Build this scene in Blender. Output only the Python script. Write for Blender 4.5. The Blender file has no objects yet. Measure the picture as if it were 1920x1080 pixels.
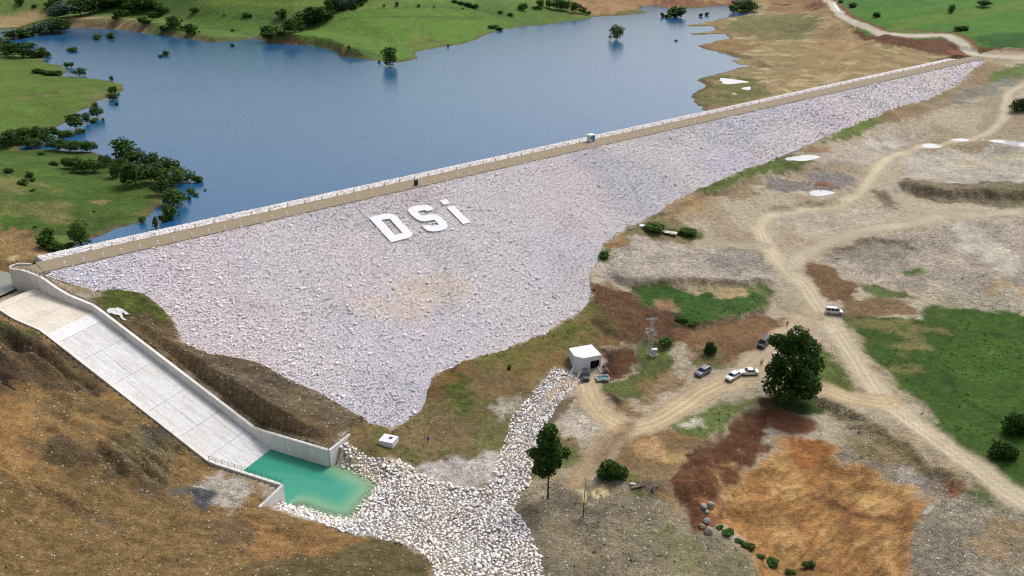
import bpy, bmesh, math, random
import numpy as np
from mathutils import Vector, Matrix

# ------------------------------------------------------------------ camera, sky, sun, exposure
SC = bpy.context.scene
FPX, PITCH, CAMH = 1750.0, math.atan(760 / 1750), 105.0
cam_d = bpy.data.cameras.new('camera')
cam_d.sensor_width = 36.0
cam_d.lens = 36.0 * FPX / 1920.0
cam_d.clip_start = 1.0
cam_d.clip_end = 9000.0
cam = bpy.data.objects.new('camera', cam_d)
SC.collection.objects.link(cam)
cam.location = (0, 0, CAMH)
cam.rotation_euler = (math.pi / 2 - PITCH, 0, 0)
SC.camera = cam

SUN_EL, SUN_AZ = math.radians(55), math.radians(40)      # azimuth from +Y, clockwise
world = bpy.data.worlds.new('World')
SC.world = world
world.use_nodes = True
wn = world.node_tree
sky = wn.nodes.new('ShaderNodeTexSky')
sky.sky_type = 'NISHITA'
sky.sun_disc = False
sky.sun_elevation = SUN_EL
sky.sun_rotation = SUN_AZ
sky.air_density = 1.0
sky.dust_density = 5.0
sky.ozone_density = 1.0
bg = wn.nodes['Background']
bg.inputs['Strength'].default_value = 0.15
bw = wn.nodes.new('ShaderNodeRGBToBW')                       # thin even cloud takes half the blue out of the sky
mx = wn.nodes.new('ShaderNodeMix'); mx.data_type = 'RGBA'; mx.inputs[0].default_value = 0.55
wn.links.new(sky.outputs[0], bw.inputs[0]); wn.links.new(sky.outputs[0], mx.inputs[6]); wn.links.new(bw.outputs[0], mx.inputs[7])
wn.links.new(mx.outputs[2], bg.inputs['Color'])

sun_d = bpy.data.lights.new('sun', 'SUN')
sun_d.energy = 1.4
sun_d.angle = math.radians(18)
sun_d.color = (1.0, 0.95, 0.88)
sun = bpy.data.objects.new('sun', sun_d)
SC.collection.objects.link(sun)
sdir = Vector((math.cos(SUN_EL) * math.sin(SUN_AZ), math.cos(SUN_EL) * math.cos(SUN_AZ), math.sin(SUN_EL)))
sun.rotation_euler = sdir.to_track_quat('Z', 'Y').to_euler()

SC.view_settings.view_transform = 'Standard'
SC.view_settings.look = 'None'
SC.view_settings.exposure = 0.40
SC.view_settings.gamma = 1.0
SC.cycles.use_denoising = True
SC.cycles.denoiser = 'OPENIMAGEDENOISE'
SC.cycles.denoising_input_passes = 'RGB_ALBEDO_NORMAL'
SC.cycles.denoising_prefilter = 'ACCURATE'
SC.cycles.filter_width = 1.05
SC.cycles.max_bounces = 6
SC.cycles.transparent_max_bounces = 8

# ------------------------------------------------------------------ helpers
COL = SC.collection
rng = np.random.default_rng(7)
random.seed(7)
KEXP = 1.25


def C(r, g, b, k=KEXP):
    "a colour seen in daylight (0-255) turned into an albedo"
    def f(v):
        v /= 255.0
        return (v / 12.92 if v <= 0.04045 else ((v + 0.055) / 1.055) ** 2.4) / k
    c = np.array([f(r), f(g), f(b)]); l = c @ np.array([.25, .6, .15])
    return l + (c - l) * .86


def tag(o, label=None, cat=None, group=None, kind=None):
    if label: o['label'] = label
    if cat: o['category'] = cat
    if group: o['group'] = group
    if kind: o['kind'] = kind
    return o


def empty(name, loc=(0, 0, 0), rz=0.0, label=None, cat=None, group=None):
    o = bpy.data.objects.new(name, None)
    o.empty_display_size = 0.3
    COL.objects.link(o)
    o.location = loc
    o.rotation_euler = (0, 0, rz)
    return tag(o, label, cat, group)


def link(name, me, parent=None, loc=None):
    o = bpy.data.objects.new(name, me)
    COL.objects.link(o)
    if parent is not None: o.parent = parent
    if loc is not None: o.location = loc
    return o


def mesh_np(name, V, F, mat=None, cols=None, smooth=False, attrs=None, quads=None):
    "mesh from numpy arrays: V (n,3); F (m,3) or (m,4)"
    me = bpy.data.meshes.new(name)
    V = np.asarray(V, np.float32); F = np.asarray(F, np.int32)
    k = F.shape[1]
    me.vertices.add(len(V)); me.vertices.foreach_set('co', V.ravel())
    me.loops.add(F.size); me.loops.foreach_set('vertex_index', F.ravel())
    me.polygons.add(len(F))
    me.polygons.foreach_set('loop_start', np.arange(0, F.size, k, dtype=np.int32))
    me.polygons.foreach_set('loop_total', np.full(len(F), k, np.int32))
    me.polygons.foreach_set('use_smooth', np.full(len(F), smooth, bool))
    me.update(calc_edges=True)
    for nm, arr in [('Col', cols)] + list((attrs or {}).items()):
        if arr is None: continue
        a = me.attributes.new(nm, 'FLOAT_COLOR', 'POINT')
        rgba = np.ones((len(V), 4), np.float32); rgba[:, :arr.shape[1]] = arr
        a.data.foreach_set('color', rgba.ravel())
    if mat is not None: me.materials.append(mat)
    return me


class MB:
    "collects boxes, prisms and tubes into one mesh"
    def __init__(s): s.v = []; s.f = []
    def add(s, vs, fs):
        n = len(s.v); s.v += [tuple(v) for v in vs]; s.f += [tuple(i + n for i in f) for f in fs]
        return s
    def box(s, x0, x1, y0, y1, z0, z1):
        return s.add([(x0, y0, z0), (x1, y0, z0), (x1, y1, z0), (x0, y1, z0), (x0, y0, z1), (x1, y0, z1), (x1, y1, z1), (x0, y1, z1)],
                     [(3, 2, 1, 0), (4, 5, 6, 7), (0, 1, 5, 4), (1, 2, 6, 5), (2, 3, 7, 6), (3, 0, 4, 7)])
    def prism(s, bot, top):
        n = len(bot)
        return s.add(list(bot) + list(top), [tuple(range(n - 1, -1, -1)), tuple(range(n, 2 * n))] +
                     [(i, (i + 1) % n, n + (i + 1) % n, n + i) for i in range(n)])
    def tube(s, a, b, r0, r1=None, n=6):
        r1 = r0 if r1 is None else r1
        a, b = Vector(a), Vector(b); d = (b - a)
        if d.length < 1e-6: return s
        d.normalize()
        u = d.orthogonal().normalized(); w = d.cross(u)
        ra = [a + (u * math.cos(2 * math.pi * i / n) + w * math.sin(2 * math.pi * i / n)) * r0 for i in range(n)]
        rb = [b + (u * math.cos(2 * math.pi * i / n) + w * math.sin(2 * math.pi * i / n)) * r1 for i in range(n)]
        return s.prism(ra, rb)
    def path(s, pts, r, n=6):
        for i in range(len(pts) - 1): s.tube(pts[i], pts[i + 1], r[i] if hasattr(r, '__len__') else r, r[i + 1] if hasattr(r, '__len__') else r, n)
        return s
    def mesh(s, name, mat=None, smooth=False, bevel=0.0):
        me = bpy.data.meshes.new(name)
        me.from_pydata(s.v, [], s.f)
        if bevel > 0:
            bm = bmesh.new(); bm.from_mesh(me)
            bmesh.ops.bevel(bm, geom=list(bm.edges), offset=bevel, segments=1, affect='EDGES', clamp_overlap=True)
            bm.to_mesh(me); bm.free()
        if smooth:
            for p in me.polygons: p.use_smooth = True
        me.update()
        if mat is not None: me.materials.append(mat)
        return me
    def build(s, name, mat, parent=None, smooth=False, bevel=0.0):
        return link(name, s.mesh(name, mat, smooth, bevel), parent)


# ---- noise (vectorised value noise)
def _hash(ix, iy, seed):
    h = (ix.astype(np.int64) * 374761393 + iy.astype(np.int64) * 668265263 + seed * 974634777) & 0xFFFFFFFF
    h = ((h ^ (h >> 13)) * 1274126177) & 0xFFFFFFFF
    h = h ^ (h >> 16)
    return (h & 0xFFFFFF).astype(np.float64) / 0xFFFFFF


def vnoise(x, y, seed=0):
    ix = np.floor(x); iy = np.floor(y)
    fx = x - ix; fy = y - iy
    fx = fx * fx * fx * (fx * (fx * 6 - 15) + 10); fy = fy * fy * fy * (fy * (fy * 6 - 15) + 10)
    a = _hash(ix, iy, seed); b = _hash(ix + 1, iy, seed); c = _hash(ix, iy + 1, seed); d = _hash(ix + 1, iy + 1, seed)
    return (a + (b - a) * fx) * (1 - fy) + (c + (d - c) * fx) * fy


def fbm(x, y, scale, octv=4, seed=0, gain=0.5):
    "0..1, mean .5"
    s = 0; amp = 1; tot = 0
    x = x / scale; y = y / scale
    for o in range(octv):
        ang = 0.6 + o * 1.1
        xr = x * math.cos(ang) - y * math.sin(ang); yr = x * math.sin(ang) + y * math.cos(ang)
        s = s + amp * vnoise(xr + 13.7 * o, yr - 7.3 * o, seed + o * 17); tot += amp
        amp *= gain; x = x * 2.03; y = y * 2.03
    return s / tot


def sstep(a, b, x):
    t = np.clip((x - a) / (b - a), 0, 1)
    return t * t * (3 - 2 * t)


def sdist(X, Y, P, closed=True):
    "signed distance to a polygon (negative inside), or distance to a polyline"
    P = np.asarray(P, float)[:, :2]
    n = len(P); best = np.full(X.shape, 1e18); ins = np.zeros(X.shape, bool)
    for i in range(n if closed else n - 1):
        ax, ay = P[i]; bx, by = P[(i + 1) % n]
        dx, dy = bx - ax, by - ay
        L = dx * dx + dy * dy + 1e-12
        t = np.clip(((X - ax) * dx + (Y - ay) * dy) / L, 0, 1)
        d2 = (X - ax - t * dx) ** 2 + (Y - ay - t * dy) ** 2
        best = np.minimum(best, d2)
        if closed and ay != by:
            cond = (ay > Y) != (by > Y)
            ins ^= cond & (X < (bx - ax) * (Y - ay) / (by - ay) + ax)
    d = np.sqrt(best)
    return np.where(ins, -d, d) if closed else d


# ---- photograph measurements: a pixel of the 1920x1080 photograph and a height give a place on the site
CP, SP = math.cos(PITCH), math.sin(PITCH)


def ray(x, y):
    u = (np.asarray(x, float) - 960) / FPX; v = (np.asarray(y, float) - 540) / FPX
    return np.stack([u, CP - v * SP, -SP - v * CP], -1)


def at(x, y, z):
    r = ray(x, y)
    t = (z - CAMH) / r[..., 2]
    return np.stack([r[..., 0] * t, r[..., 1] * t, CAMH + r[..., 2] * t], -1)


def ppm(P):
    "photograph pixels per metre at a place"
    return FPX / (P[1] * CP - (P[2] - CAMH) * SP)


# ------------------------------------------------------------------ main lines of the site
# dam: crest height 25, crest line from A along DC, downstream DD, slope 1:SL
HC = 25.0
DA = at(375, 442.5, HC)
_b = at(1335, 225, HC) - DA
DC = _b / np.linalg.norm(_b)
DD = np.array([DC[1], -DC[0], 0.0])
SL = 2.78
ROADW = 7.0


def tq(X, Y):
    return (X - DA[0]) * DC[0] + (Y - DA[1]) * DC[1], (X - DA[0]) * DD[0] + (Y - DA[1]) * DD[1]


def dampt(t, q, z):
    return np.array([DA[0] + DC[0] * t + DD[0] * q, DA[1] + DC[1] * t + DD[1] * q, z])


_n = np.array([DD[0], DD[1], SL])


def face(x, y):
    "pixel on the downstream face plane"
    r = ray(x, y)
    t = np.dot(DA - np.array([0, 0, CAMH]), _n) / (r @ _n)
    return np.array([0, 0, CAMH]) + r * t[..., None]


# spillway: right wall plane through S0 along SE, lateral SLT, inner width SW
S0 = at(486, 807, 1.0)
_e = at(613, 844.6, 1.0) - S0
SE = _e / np.linalg.norm(_e)
SLT = np.array([-SE[1], SE[0], 0.0])        # to the left wall is negative
SW = 12.8
ZPOOL = -2.9
ZLAKE = 21.5


def sp(s, l, z):
    return np.array([S0[0] + SE[0] * s + SLT[0] * l, S0[1] + SE[1] * s + SLT[1] * l, z])


def sl_of(X, Y):
    return (X - S0[0]) * SE[0] + (Y - S0[1]) * SE[1], (X - S0[0]) * SLT[0] + (Y - S0[1]) * SLT[1]


FS = np.array([-75, -60.0, -57, -51.6, -43.2, 6.0, 30]); FZ = np.array([20.0, 21.2, 20.9, 20.0, 19.2, -4.6, -4.6])
WS = np.array([-80, -63, -58.2, -54.5, -50.6, -43.2, -41, -1.5, 0, 30]); WZ = np.array([25.3, 25.3, 24.8, 23.2, 21.9, 20.9, 20.0, 1.15, 1.0, 1.0])


def floor_z(s): return np.interp(s, FS, FZ)
def wall_z(s): return np.interp(s, WS, WZ)
# ------------------------------------------------------------------ terrain heights
def grow(a, step, ratio, lim, smax=1e9):
    out = []; x = a
    while x < lim:
        step = min(step * ratio, smax); x += step; out.append(x)
    return np.array(out)


gx = np.concatenate([-grow(150, 0.62, 1.08, 2600)[::-1], np.arange(-150, 230.01, 0.62), grow(230, 0.62, 1.08, 2700)])
gy_mid = np.arange(108, 272, 0.62)
gy = np.concatenate([108 - grow(0, 0.75, 1.12, 500)[::-1], gy_mid, grow(gy_mid[-1], 0.62, 1.0068, 620), ])
gy = np.concatenate([gy, grow(gy[-1], gy[-1] - gy[-2], 1.03, 3200)])
GX, GY = np.meshgrid(gx, gy)          # shape (ny,nx)
NX, NY = len(gx), len(gy)

# control points (pixel, height)
cpx = [
 # valley floor and right plain
 (735, 812, -.2), (800, 835, -.5), (880, 840, -.6), (960, 760, .2), (1000, 710, 1.2), (1080, 680, 1.0), (1110, 700, .3), (1100, 725, 0), (850, 770, 1.2), (900, 720, 2.0),
 (1060, 640, 2.6), (1100, 610, 3.4), (1218, 668, 1.4), (1160, 690, .6), (1318, 705, .4), (1404, 702, .4), (1480, 745, 0), (1565, 590, 2.4), (1330, 662, 1.6), (1400, 570, 3.6),
 (1250, 570, 4.4), (1160, 570, 4.8), (1180, 520, 7.0), (1300, 520, 6.0), (1300, 480, 7.8), (1450, 480, 6.2), (1430, 430, 7.6), (1200, 470, 9.4), (1250, 440, 10.0), (1600, 400, 8), (1700, 500, 5), (1900, 480, 5.6),
 (1900, 650, 2), (1700, 620, 2), (1800, 750, 0), (1910, 930, -1.6), (1700, 800, -.5), (1560, 740, 0), (1600, 900, -3.0), (1450, 850, -2.2), (1500, 1000, -4), (1300, 900, -1), (1150, 800, -.3), (1250, 760, 0),
 (1150, 950, -1.4), (1050, 1000, -2), (1050, 900, -1.3), (1300, 1060, -3), (1700, 1000, -2.6), (1750, 1070, -3.2), (1600, 1070, -4.6), (1850, 1000, -2.2), (1400, 790, -.2),
 (1380, 420, 9.4), (1500, 330, 12.2), (1700, 300, 11), (1900, 300, 11), (1900, 345, 9.5), (1700, 345, 9.6), (1700, 375, 8.4), (1900, 400, 7.6), (1650, 240, 14.6), (1780, 210, 17.0), (1900, 200, 19), (1860, 128, 24.3), (1910, 112, 25),
 # bottom
 (960, 1000, -2.6), (900, 1075, -3.0), (800, 960, -2.2), (830, 900, -1.5), (700, 1030, -1.2), (600, 1010, -.6), (480, 970, .2), (500, 1070, .3), (650, 1075, -.6), (780, 1070, -1.4),
 (300, 1060, 1.6), (400, 960, 1.6), (300, 900, 4.2), (200, 980, 4.0), (100, 1070, 4.5), (0, 1075, 6), (0, 960, 9), (100, 880, 9.5), (200, 850, 9.0), (300, 830, 6.2), (0, 820, 15),
 (100, 760, 14.2), (0, 700, 20), (60, 660, 19.6), (0, 610, 23.5), (-150, 800, 20), (-150, 600, 27), (-200, 1000, 14),
 # left abutment, behind the crest
 (0, 490, 24.2), (40, 470, 24.3), (0, 440, 25.5), (60, 430, 24.4), (-120, 480, 26), (90, 470, 23.0),
 # left meadows
 (0, 380, 28), (100, 400, 25.5), (150, 340, 24.5), (0, 310, 27), (-150, 340, 32), (0, 220, 28), (100, 200, 25), (0, 150, 26), (-200, 220, 36), (60, 130, 24), (-250, 120, 34),
 # far shore
 (0, 20, 30), (100, 25, 28), (200, 20, 32), (300, 30, 28), (400, 40, 27), (500, 40, 28), (600, 60, 28), (700, 60, 29), (800, 50, 29), (900, 40, 27), (700, 10, 36), (500, 5, 36), (900, 5, 32), (1000, 30, 25), (1000, 5, 28), (100, -20, 40), (400, -30, 45), (800, -40, 45), (1150, 0, 27), (1200, -30, 34), (1350, -20, 33),
 # right flats and road
 (1400, 40, 23), (1420, 100, 23), (1350, 60, 22.4), (1360, 180, 22.4), (1450, 150, 23.2), (1500, 60, 23.5), (1600, 130, 23.2), (1700, 110, 23.6), (1520, 20, 24), (1560, 5, 30.5), (1600, 40, 30), (1660, 62, 29.5), (1760, 66, 28.5), (1820, 88, 26.8),
 (1640, 75, 25.2), (1720, 90, 24.6), (1780, 102, 24.4), (1700, 30, 33), (1850, 40, 32), (1850, 70, 30), (1900, 0, 38), (1700, -20, 38), (2050, 60, 32), (2050, 300, 16), (2050, 600, 4), (2050, 900, 0),
]
cpw = []
cpw += [list(at(a, b, z)) for a, b, z in cpx]
for s in (-56, -50, -44, -36, -28, -20, -12, -4, 6, 14):
    w = wall_z(s)
    cpw.append(list(sp(s, -SW - 2.5, w - .35)))
    if s > -42: cpw.append(list(sp(s, 2.2, w - .3)))
FB_PX = [(40, 492), (85, 515), (180, 545), (205, 545), (265, 550), (300, 575), (325, 600), (345, 645), (400, 664), (480, 680), (550, 712), (620, 745), (660, 770), (690, 790), (735, 805), (765, 792), (790, 765), (800, 745), (805, 720), (822, 698), (850, 685), (905, 668), (960, 650), (1020, 625), (1080, 590), (1103, 567), (1105, 545), (1110, 510), (1122, 488), (1128, 462), (1150, 440), (1190, 420), (1245, 392), (1300, 360), (1390, 322), (1480, 285), (1520, 268), (1560, 250), (1650, 215), (1740, 185), (1772, 172), (1800, 155), (1812, 140), (1850, 118)]
_fp = np.array(FB_PX, float)
FB = face(_fp[:, 0], _fp[:, 1])
for p_ in FB[2::2]: cpw.append(list(p_ + np.array([0, 0, .1])))
for x_, y_, z_ in [(-2500, 0, 60), (-2500, 1500, 90), (-1200, 3000, 160), (1200, 3000, 160), (2600, 1500, 90), (2600, 0, 40), (-600, -400, 30), (600, -400, -8), (-700, 800, 50), (0, 1200, 65), (700, 900, 55), (-900, 300, 60), (500, 300, 14), (500, 100, 0), (-300, 100, 35), (0, 0, -4), (-100, 60, 8), (150, 60, -5), (-250, 250, 38)]:
    cpw.append([x_, y_, z_])
cpw = np.array(cpw)


def tps_fit(P, reg=2.0):
    sc = 100.0
    x, y, z = P[:, 0] / sc, P[:, 1] / sc, P[:, 2]
    n = len(P)
    r2 = (x[:, None] - x) ** 2 + (y[:, None] - y) ** 2
    K = 0.5 * r2 * np.log(r2 + 1e-9) + np.eye(n) * reg * 1e-3
    A = np.zeros((n + 3, n + 3)); A[:n, :n] = K
    Q = np.stack([np.ones(n), x, y], 1); A[:n, n:] = Q; A[n:, :n] = Q.T
    w = np.linalg.solve(A, np.concatenate([z, np.zeros(3)]))
    def ev(X, Y):
        X = X / sc; Y = Y / sc
        out = w[n] + w[n + 1] * X + w[n + 2] * Y
        for i in range(n):
            r2 = (X - x[i]) ** 2 + (Y - y[i]) ** 2
            out = out + w[i] * 0.5 * r2 * np.log(r2 + 1e-9)
        return out
    return ev


Z = tps_fit(cpw)(GX, GY)
far_n = (fbm(GX, GY, 260, 3, 5) - .5) * 26 * sstep(420, 900, GY)
Z += far_n + (fbm(GX, GY, 40, 3, 9) - .5) * 1.2 + (fbm(GX, GY, 90, 2, 11) - .5) * 2.5 * sstep(300, 500, GY)

# lake outline at water level
LAKE_PX = [(111, 471), (160, 454), (163, 450), (232, 429), (265, 417), (286, 406), (294, 392), (302, 386), (308, 370), (302, 350), (290, 325), (262, 310), (230, 300), (189, 291), (172, 286), (130, 284), (100, 282), (60, 280), (42, 281), (34, 277), (44, 273), (60, 271), (84, 262), (98, 248), (102, 241), (120, 232), (147, 215), (160, 207), (175, 195), (185, 190), (205, 184), (220, 178), (236, 168), (236, 163), (231, 157), (212, 151), (175, 147), (135, 144), (117, 141), (130, 134), (126, 129), (120, 122), (100, 119), (82, 114), (90, 107), (60, 99), (30, 90), (-30, 76), (-300, 72), (-300, 57), (-40, 56), (0, 55), (50, 54), (122, 51), (162, 52), (225, 54), (257, 58), (300, 65), (350, 71), (375, 75), (392, 79), (410, 78), (440, 77), (475, 72), (490, 73), (507, 81), (530, 81), (560, 83), (600, 88), (630, 97), (640, 101), (630, 104), (660, 108), (700, 114), (720, 116), (745, 117), (770, 113), (781, 111), (782, 106), (778, 100), (790, 95), (820, 90), (840, 87), (870, 82), (890, 76), (905, 68), (930, 60), (945, 56), (960, 54), (985, 49), (1022, 47), (1060, 41), (1078, 39), (1105, 36), (1110, 33), (1125, 31), (1172, 29), (1220, 24), (1200, 19), (1205, 13), (1225, 10), (1243, 15), (1275, 17), (1320, 14), (1362, 10), (1372, 15), (1380, 24), (1417, 23), (1385, 30), (1350, 35), (1335, 39), (1277, 50), (1295, 50), (1335, 49), (1342, 56), (1330, 59), (1287, 64), (1305, 65.5), (1362, 64), (1367, 71), (1350, 76), (1315, 84), (1305, 86), (1330, 95), (1360, 106), (1365, 112), (1385, 125), (1372, 131), (1342, 139), (1320, 145), (1302, 151), (1327, 160), (1310, 168), (1295, 180), (1302, 192), (1310, 199), (1322, 199), (1312, 205), (1328, 212)]
_lp = np.array(LAKE_PX, float)
LAKE = at(_lp[:, 0], _lp[:, 1], ZLAKE)[:, :2]
LAKE = np.concatenate([LAKE, [dampt(195, -6.5, 0)[:2], dampt(-33, -6.5, 0)[:2]]])
TT, QQ = tq(GX, GY)
SS, LL = sl_of(GX, GY)
near_lake = (GY > 170) & (GY < 1000) & (np.abs(GX) < 700)
DL = np.full(GX.shape, 1e3)
wx_ = (fbm(GX, GY, 7, 3, 21) - .5) * 3.0; wy_ = (fbm(GX, GY, 7, 3, 22) - .5) * 3.0
DL[near_lake] = sdist((GX + wx_)[near_lake], (GY + wy_)[near_lake], LAKE)
up_land = (QQ < -8) & (GY > 200)
# eroded banks along the far shore (pixel lines: bank foot, height)
BANKS = [([(125, 50), (162, 51), (225, 53), (257, 57), (285, 62)], 5.5), ([(515, 80), (560, 82), (600, 87), (630, 97), (640, 100)], 5.0), ([(300, 65), (350, 71), (395, 78)], 2.5)]
bank = np.full(GX.shape, .35)
for pl, h in BANKS:
    a = np.array(pl, float); w_ = at(a[:, 0], a[:, 1], ZLAKE)
    m = near_lake & (GY > 350)
    bank[m] = np.maximum(bank[m], h * sstep(32, 10, sdist(GX[m], GY[m], w_, False)))
land_floor = ZLAKE + np.clip(DL, 0, None) * .022 + bank * sstep(0, 3.2, DL) * 0.9
zl = np.maximum(np.where(DL < 45, land_floor + (Z - land_floor) * sstep(4, 45, DL), Z), land_floor)
Z = np.where(up_land & (DL > 0) & near_lake, np.where(DL < 300, zl, Z), Z)
Z = np.where(DL <= 0, ZLAKE - np.minimum(.12 - DL * .16, 7.0), Z)
# the right flats end below the crest strip, the left abutment reaches it
m = (QQ < -6) & (QQ > -60) & (TT > 170) & (TT < 420)
Z = np.where(m, np.minimum(Z, 23.9 + sstep(330, 400, TT) * .9 + sstep(-20, -60, QQ) * 8), Z)
# foot of the downstream face: ground meets the face along FB
FACEZ = HC - QQ / SL
poly_in = np.concatenate([FB[:, :2], [dampt(402, 0, 0)[:2], dampt(402, -14, 0)[:2], dampt(-34, -14, 0)[:2]]])
mm = (GX > -160) & (GX < 300) & (GY > 140) & (GY < 520)
DF = np.full(GX.shape, 1e3)
wq = (fbm(GX, GY, 3.5, 2, 31) - .5) * 1.6
DF[mm] = sdist((GX + wq)[mm], (GY - wq)[mm], poly_in)
Z = np.where((DF > 0) & (DF < 60) & (QQ > 0), np.maximum(Z, FACEZ + .12 + .06 * np.minimum(DF, 4)), Z)
zin = np.where(QQ >= 0, FACEZ, np.where(QQ > -ROADW, HC, HC - (-ROADW - QQ) / 6.0)) - .55 - np.minimum(-DF, 10) * .25 - 4 * sstep(-4, -8, QQ)
Z = np.where(DF <= 0, np.minimum(zin, np.where(QQ < -7, Z, 99)), Z)
# river side of the right plain: terrace edge
# pool below the spillway
POOL_PX = [(514, 845), (560, 858), (617, 873), (632, 865), (660, 877), (690, 893), (713, 910), (705, 922), (690, 938), (662, 975), (630, 973), (597, 965), (560, 952), (538, 944), (540, 932), (534, 925), (470, 884)]
_pp = np.array(POOL_PX, float)
POOL = at(_pp[:, 0], _pp[:, 1], ZPOOL)[:, :2]
mp = (GX > -90) & (GX < 20) & (GY > 110) & (GY < 190)
DPO = np.full(GX.shape, 1e3); DPO[mp] = sdist(GX[mp], GY[mp], POOL)
Z = np.where((DPO > 0) & (DPO < 14), np.minimum(Z, np.maximum(ZPOOL + .05 + DPO * .45, -3.2)), Z)
DSH = np.full(GX.shape, 1e3); DSH[mp] = sdist(GX[mp], GY[mp], POOL[3:13], False)
Z = np.where(DPO <= 0, ZPOOL - np.minimum(.05 + np.minimum(DSH, -DPO + 4) * .32, 3.0), Z)
# channel from the valve house to the apron
CH_PX = [(1075, 704), (1050, 730), (1010, 775), (975, 830), (955, 880), (930, 930), (900, 1000), (905, 1100)]
_cc = np.array(CH_PX, float); CHL = at(_cc[:, 0], _cc[:, 1], -1.2)[:, :2]
dc_ = np.full(GX.shape, 1e3); mc = (np.abs(GX) < 80) & (GY > 100) & (GY < 240)
dc_[mc] = sdist(GX[mc], GY[mc], CHL, False)
Z -= 1.1 * sstep(5.5, 1.0, dc_) * sstep(125, 140, GY)
# spillway trench, then backfill against the walls
inside = (LL < .72) & (LL > -SW - .72) & (SS > -71) & (SS < 17.2)
nearw = (SS > -58) & (SS < 16.5) & ~inside & (DF > 0)
wz = wall_z(SS)
dl_ = np.where(LL > 0, LL - .72, -SW - .72 - LL)
k = sstep(7, .3, dl_) * nearw
Z = Z * (1 - k) + (wz - .35 + .02 * dl_) * k
Z = np.where(inside, np.minimum(floor_z(SS) - .6, Z), Z)
Z = np.where(inside & (SS > -1), ZPOOL - 2.4, Z)
# upper approach: a shallow basin of water left of the nose wall
APP_PX = [(52, 531), (30, 541), (0, 555), (-80, 592), (-160, 560), (-60, 520), (5, 508), (20, 512), (30, 524)]
_ap = np.array(APP_PX, float); APP = at(_ap[:, 0], _ap[:, 1], 20.7)[:, :2]
ma = (GX < -80) & (GX > -180) & (GY > 150) & (GY < 230)
da = np.full(GX.shape, 1e3); da[ma] = sdist(GX[ma], GY[ma], APP)
Z = np.where(da < 0, np.minimum(Z, 20.7 - .1 + np.maximum(da, -4) * .3), np.where(da < 8, np.minimum(Z, 20.75 + da * .45), Z))
ZB = Z.copy()


def bil(Zg, x, y):
    x = np.asarray(x, float); y = np.asarray(y, float)
    i = np.clip(np.searchsorted(gx, x) - 1, 0, NX - 2); j = np.clip(np.searchsorted(gy, y) - 1, 0, NY - 2)
    fx = np.clip((x - gx[i]) / (gx[i + 1] - gx[i]), 0, 1); fy = np.clip((y - gy[j]) / (gy[j + 1] - gy[j]), 0, 1)
    return (Zg[j, i] * (1 - fx) + Zg[j, i + 1] * fx) * (1 - fy) + (Zg[j + 1, i] * (1 - fx) + Zg[j + 1, i + 1] * fx) * fy


def gp(pts, Zg=None, lake=True):
    "where the sight lines of some pixels meet the ground (or the lake)"
    Zg = ZB if Zg is None else Zg
    a = np.atleast_2d(np.asarray(pts, float)); r = ray(a[:, 0], a[:, 1])
    n = len(a); t = np.full(n, 60.0); done = np.zeros(n, bool); lo = t.copy()
    for _ in range(1500):
        P = r * t[:, None]; z = P[:, 2] + CAMH
        g = bil(Zg, P[:, 0], P[:, 1])
        if lake: g = np.where((P[:, 1] > 205) & (P[:, 1] < 900), np.maximum(g, np.where(tq(P[:, 0], P[:, 1])[1] < -8, ZLAKE, -99)), g)
        hit = (z <= g) & ~done; done |= hit
        if done.all(): break
        lo = np.where(done, lo, t)
        t = np.where(done, t, t + np.maximum((z - g) * .45, .15))
    hi = t.copy()
    for _ in range(14):
        mid = (lo + hi) / 2; P = r * mid[:, None]; z = P[:, 2] + CAMH
        g = bil(Zg, P[:, 0], P[:, 1])
        if lake: g = np.where((P[:, 1] > 205) & (P[:, 1] < 900), np.maximum(g, np.where(tq(P[:, 0], P[:, 1])[1] < -8, ZLAKE, -99)), g)
        below = z <= g
        hi = np.where(below, mid, hi); lo = np.where(below, lo, mid)
    P = r * hi[:, None]; P[:, 2] += CAMH
    return P
# ------------------------------------------------------------------ ground colours (what the soil, gravel and grass are; one patch carries tree shade)
VX, VY = GX.ravel(), GY.ravel()
NV = len(VX)
col = np.zeros((NV, 3)); att = np.zeros((NV, 3)); rough = np.full(NV, .25); cls = np.zeros(NV, np.int8)
n1 = fbm(VX, VY, 22, 4, 41); n2 = fbm(VX, VY, 6, 4, 42); n3 = fbm(VX, VY, 60, 3, 43); n4 = fbm(VX, VY, 2.2, 3, 44)
upst = (QQ.ravel() < -7) & (VY > 195)
mixc = lambda a, b, k: a * (1 - k[:, None]) + b * k[:, None]
base_dn = mixc(np.tile(C(178, 164, 140), (NV, 1)), C(162, 145, 116), sstep(.4, .62, n1))
base_up = mixc(np.tile(C(84, 120, 38), (NV, 1)), C(102, 128, 50), sstep(.4, .65, n3))
base_up = mixc(base_up, C(80, 114, 40), sstep(.5, .7, n1))
col[:] = np.where(upst[:, None], base_up, base_dn)
att[:, 0] = upst; att[:, 1] = np.where(upst, 0, .35)
cls[upst] = 1
WX1 = fbm(VX, VY, 5, 3, 51) - .5; WY1 = fbm(VX, VY, 5, 3, 52) - .5
WX2 = fbm(VX, VY, 1.8, 2, 53) - .5; WY2 = fbm(VX, VY, 1.8, 2, 54) - .5


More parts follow.
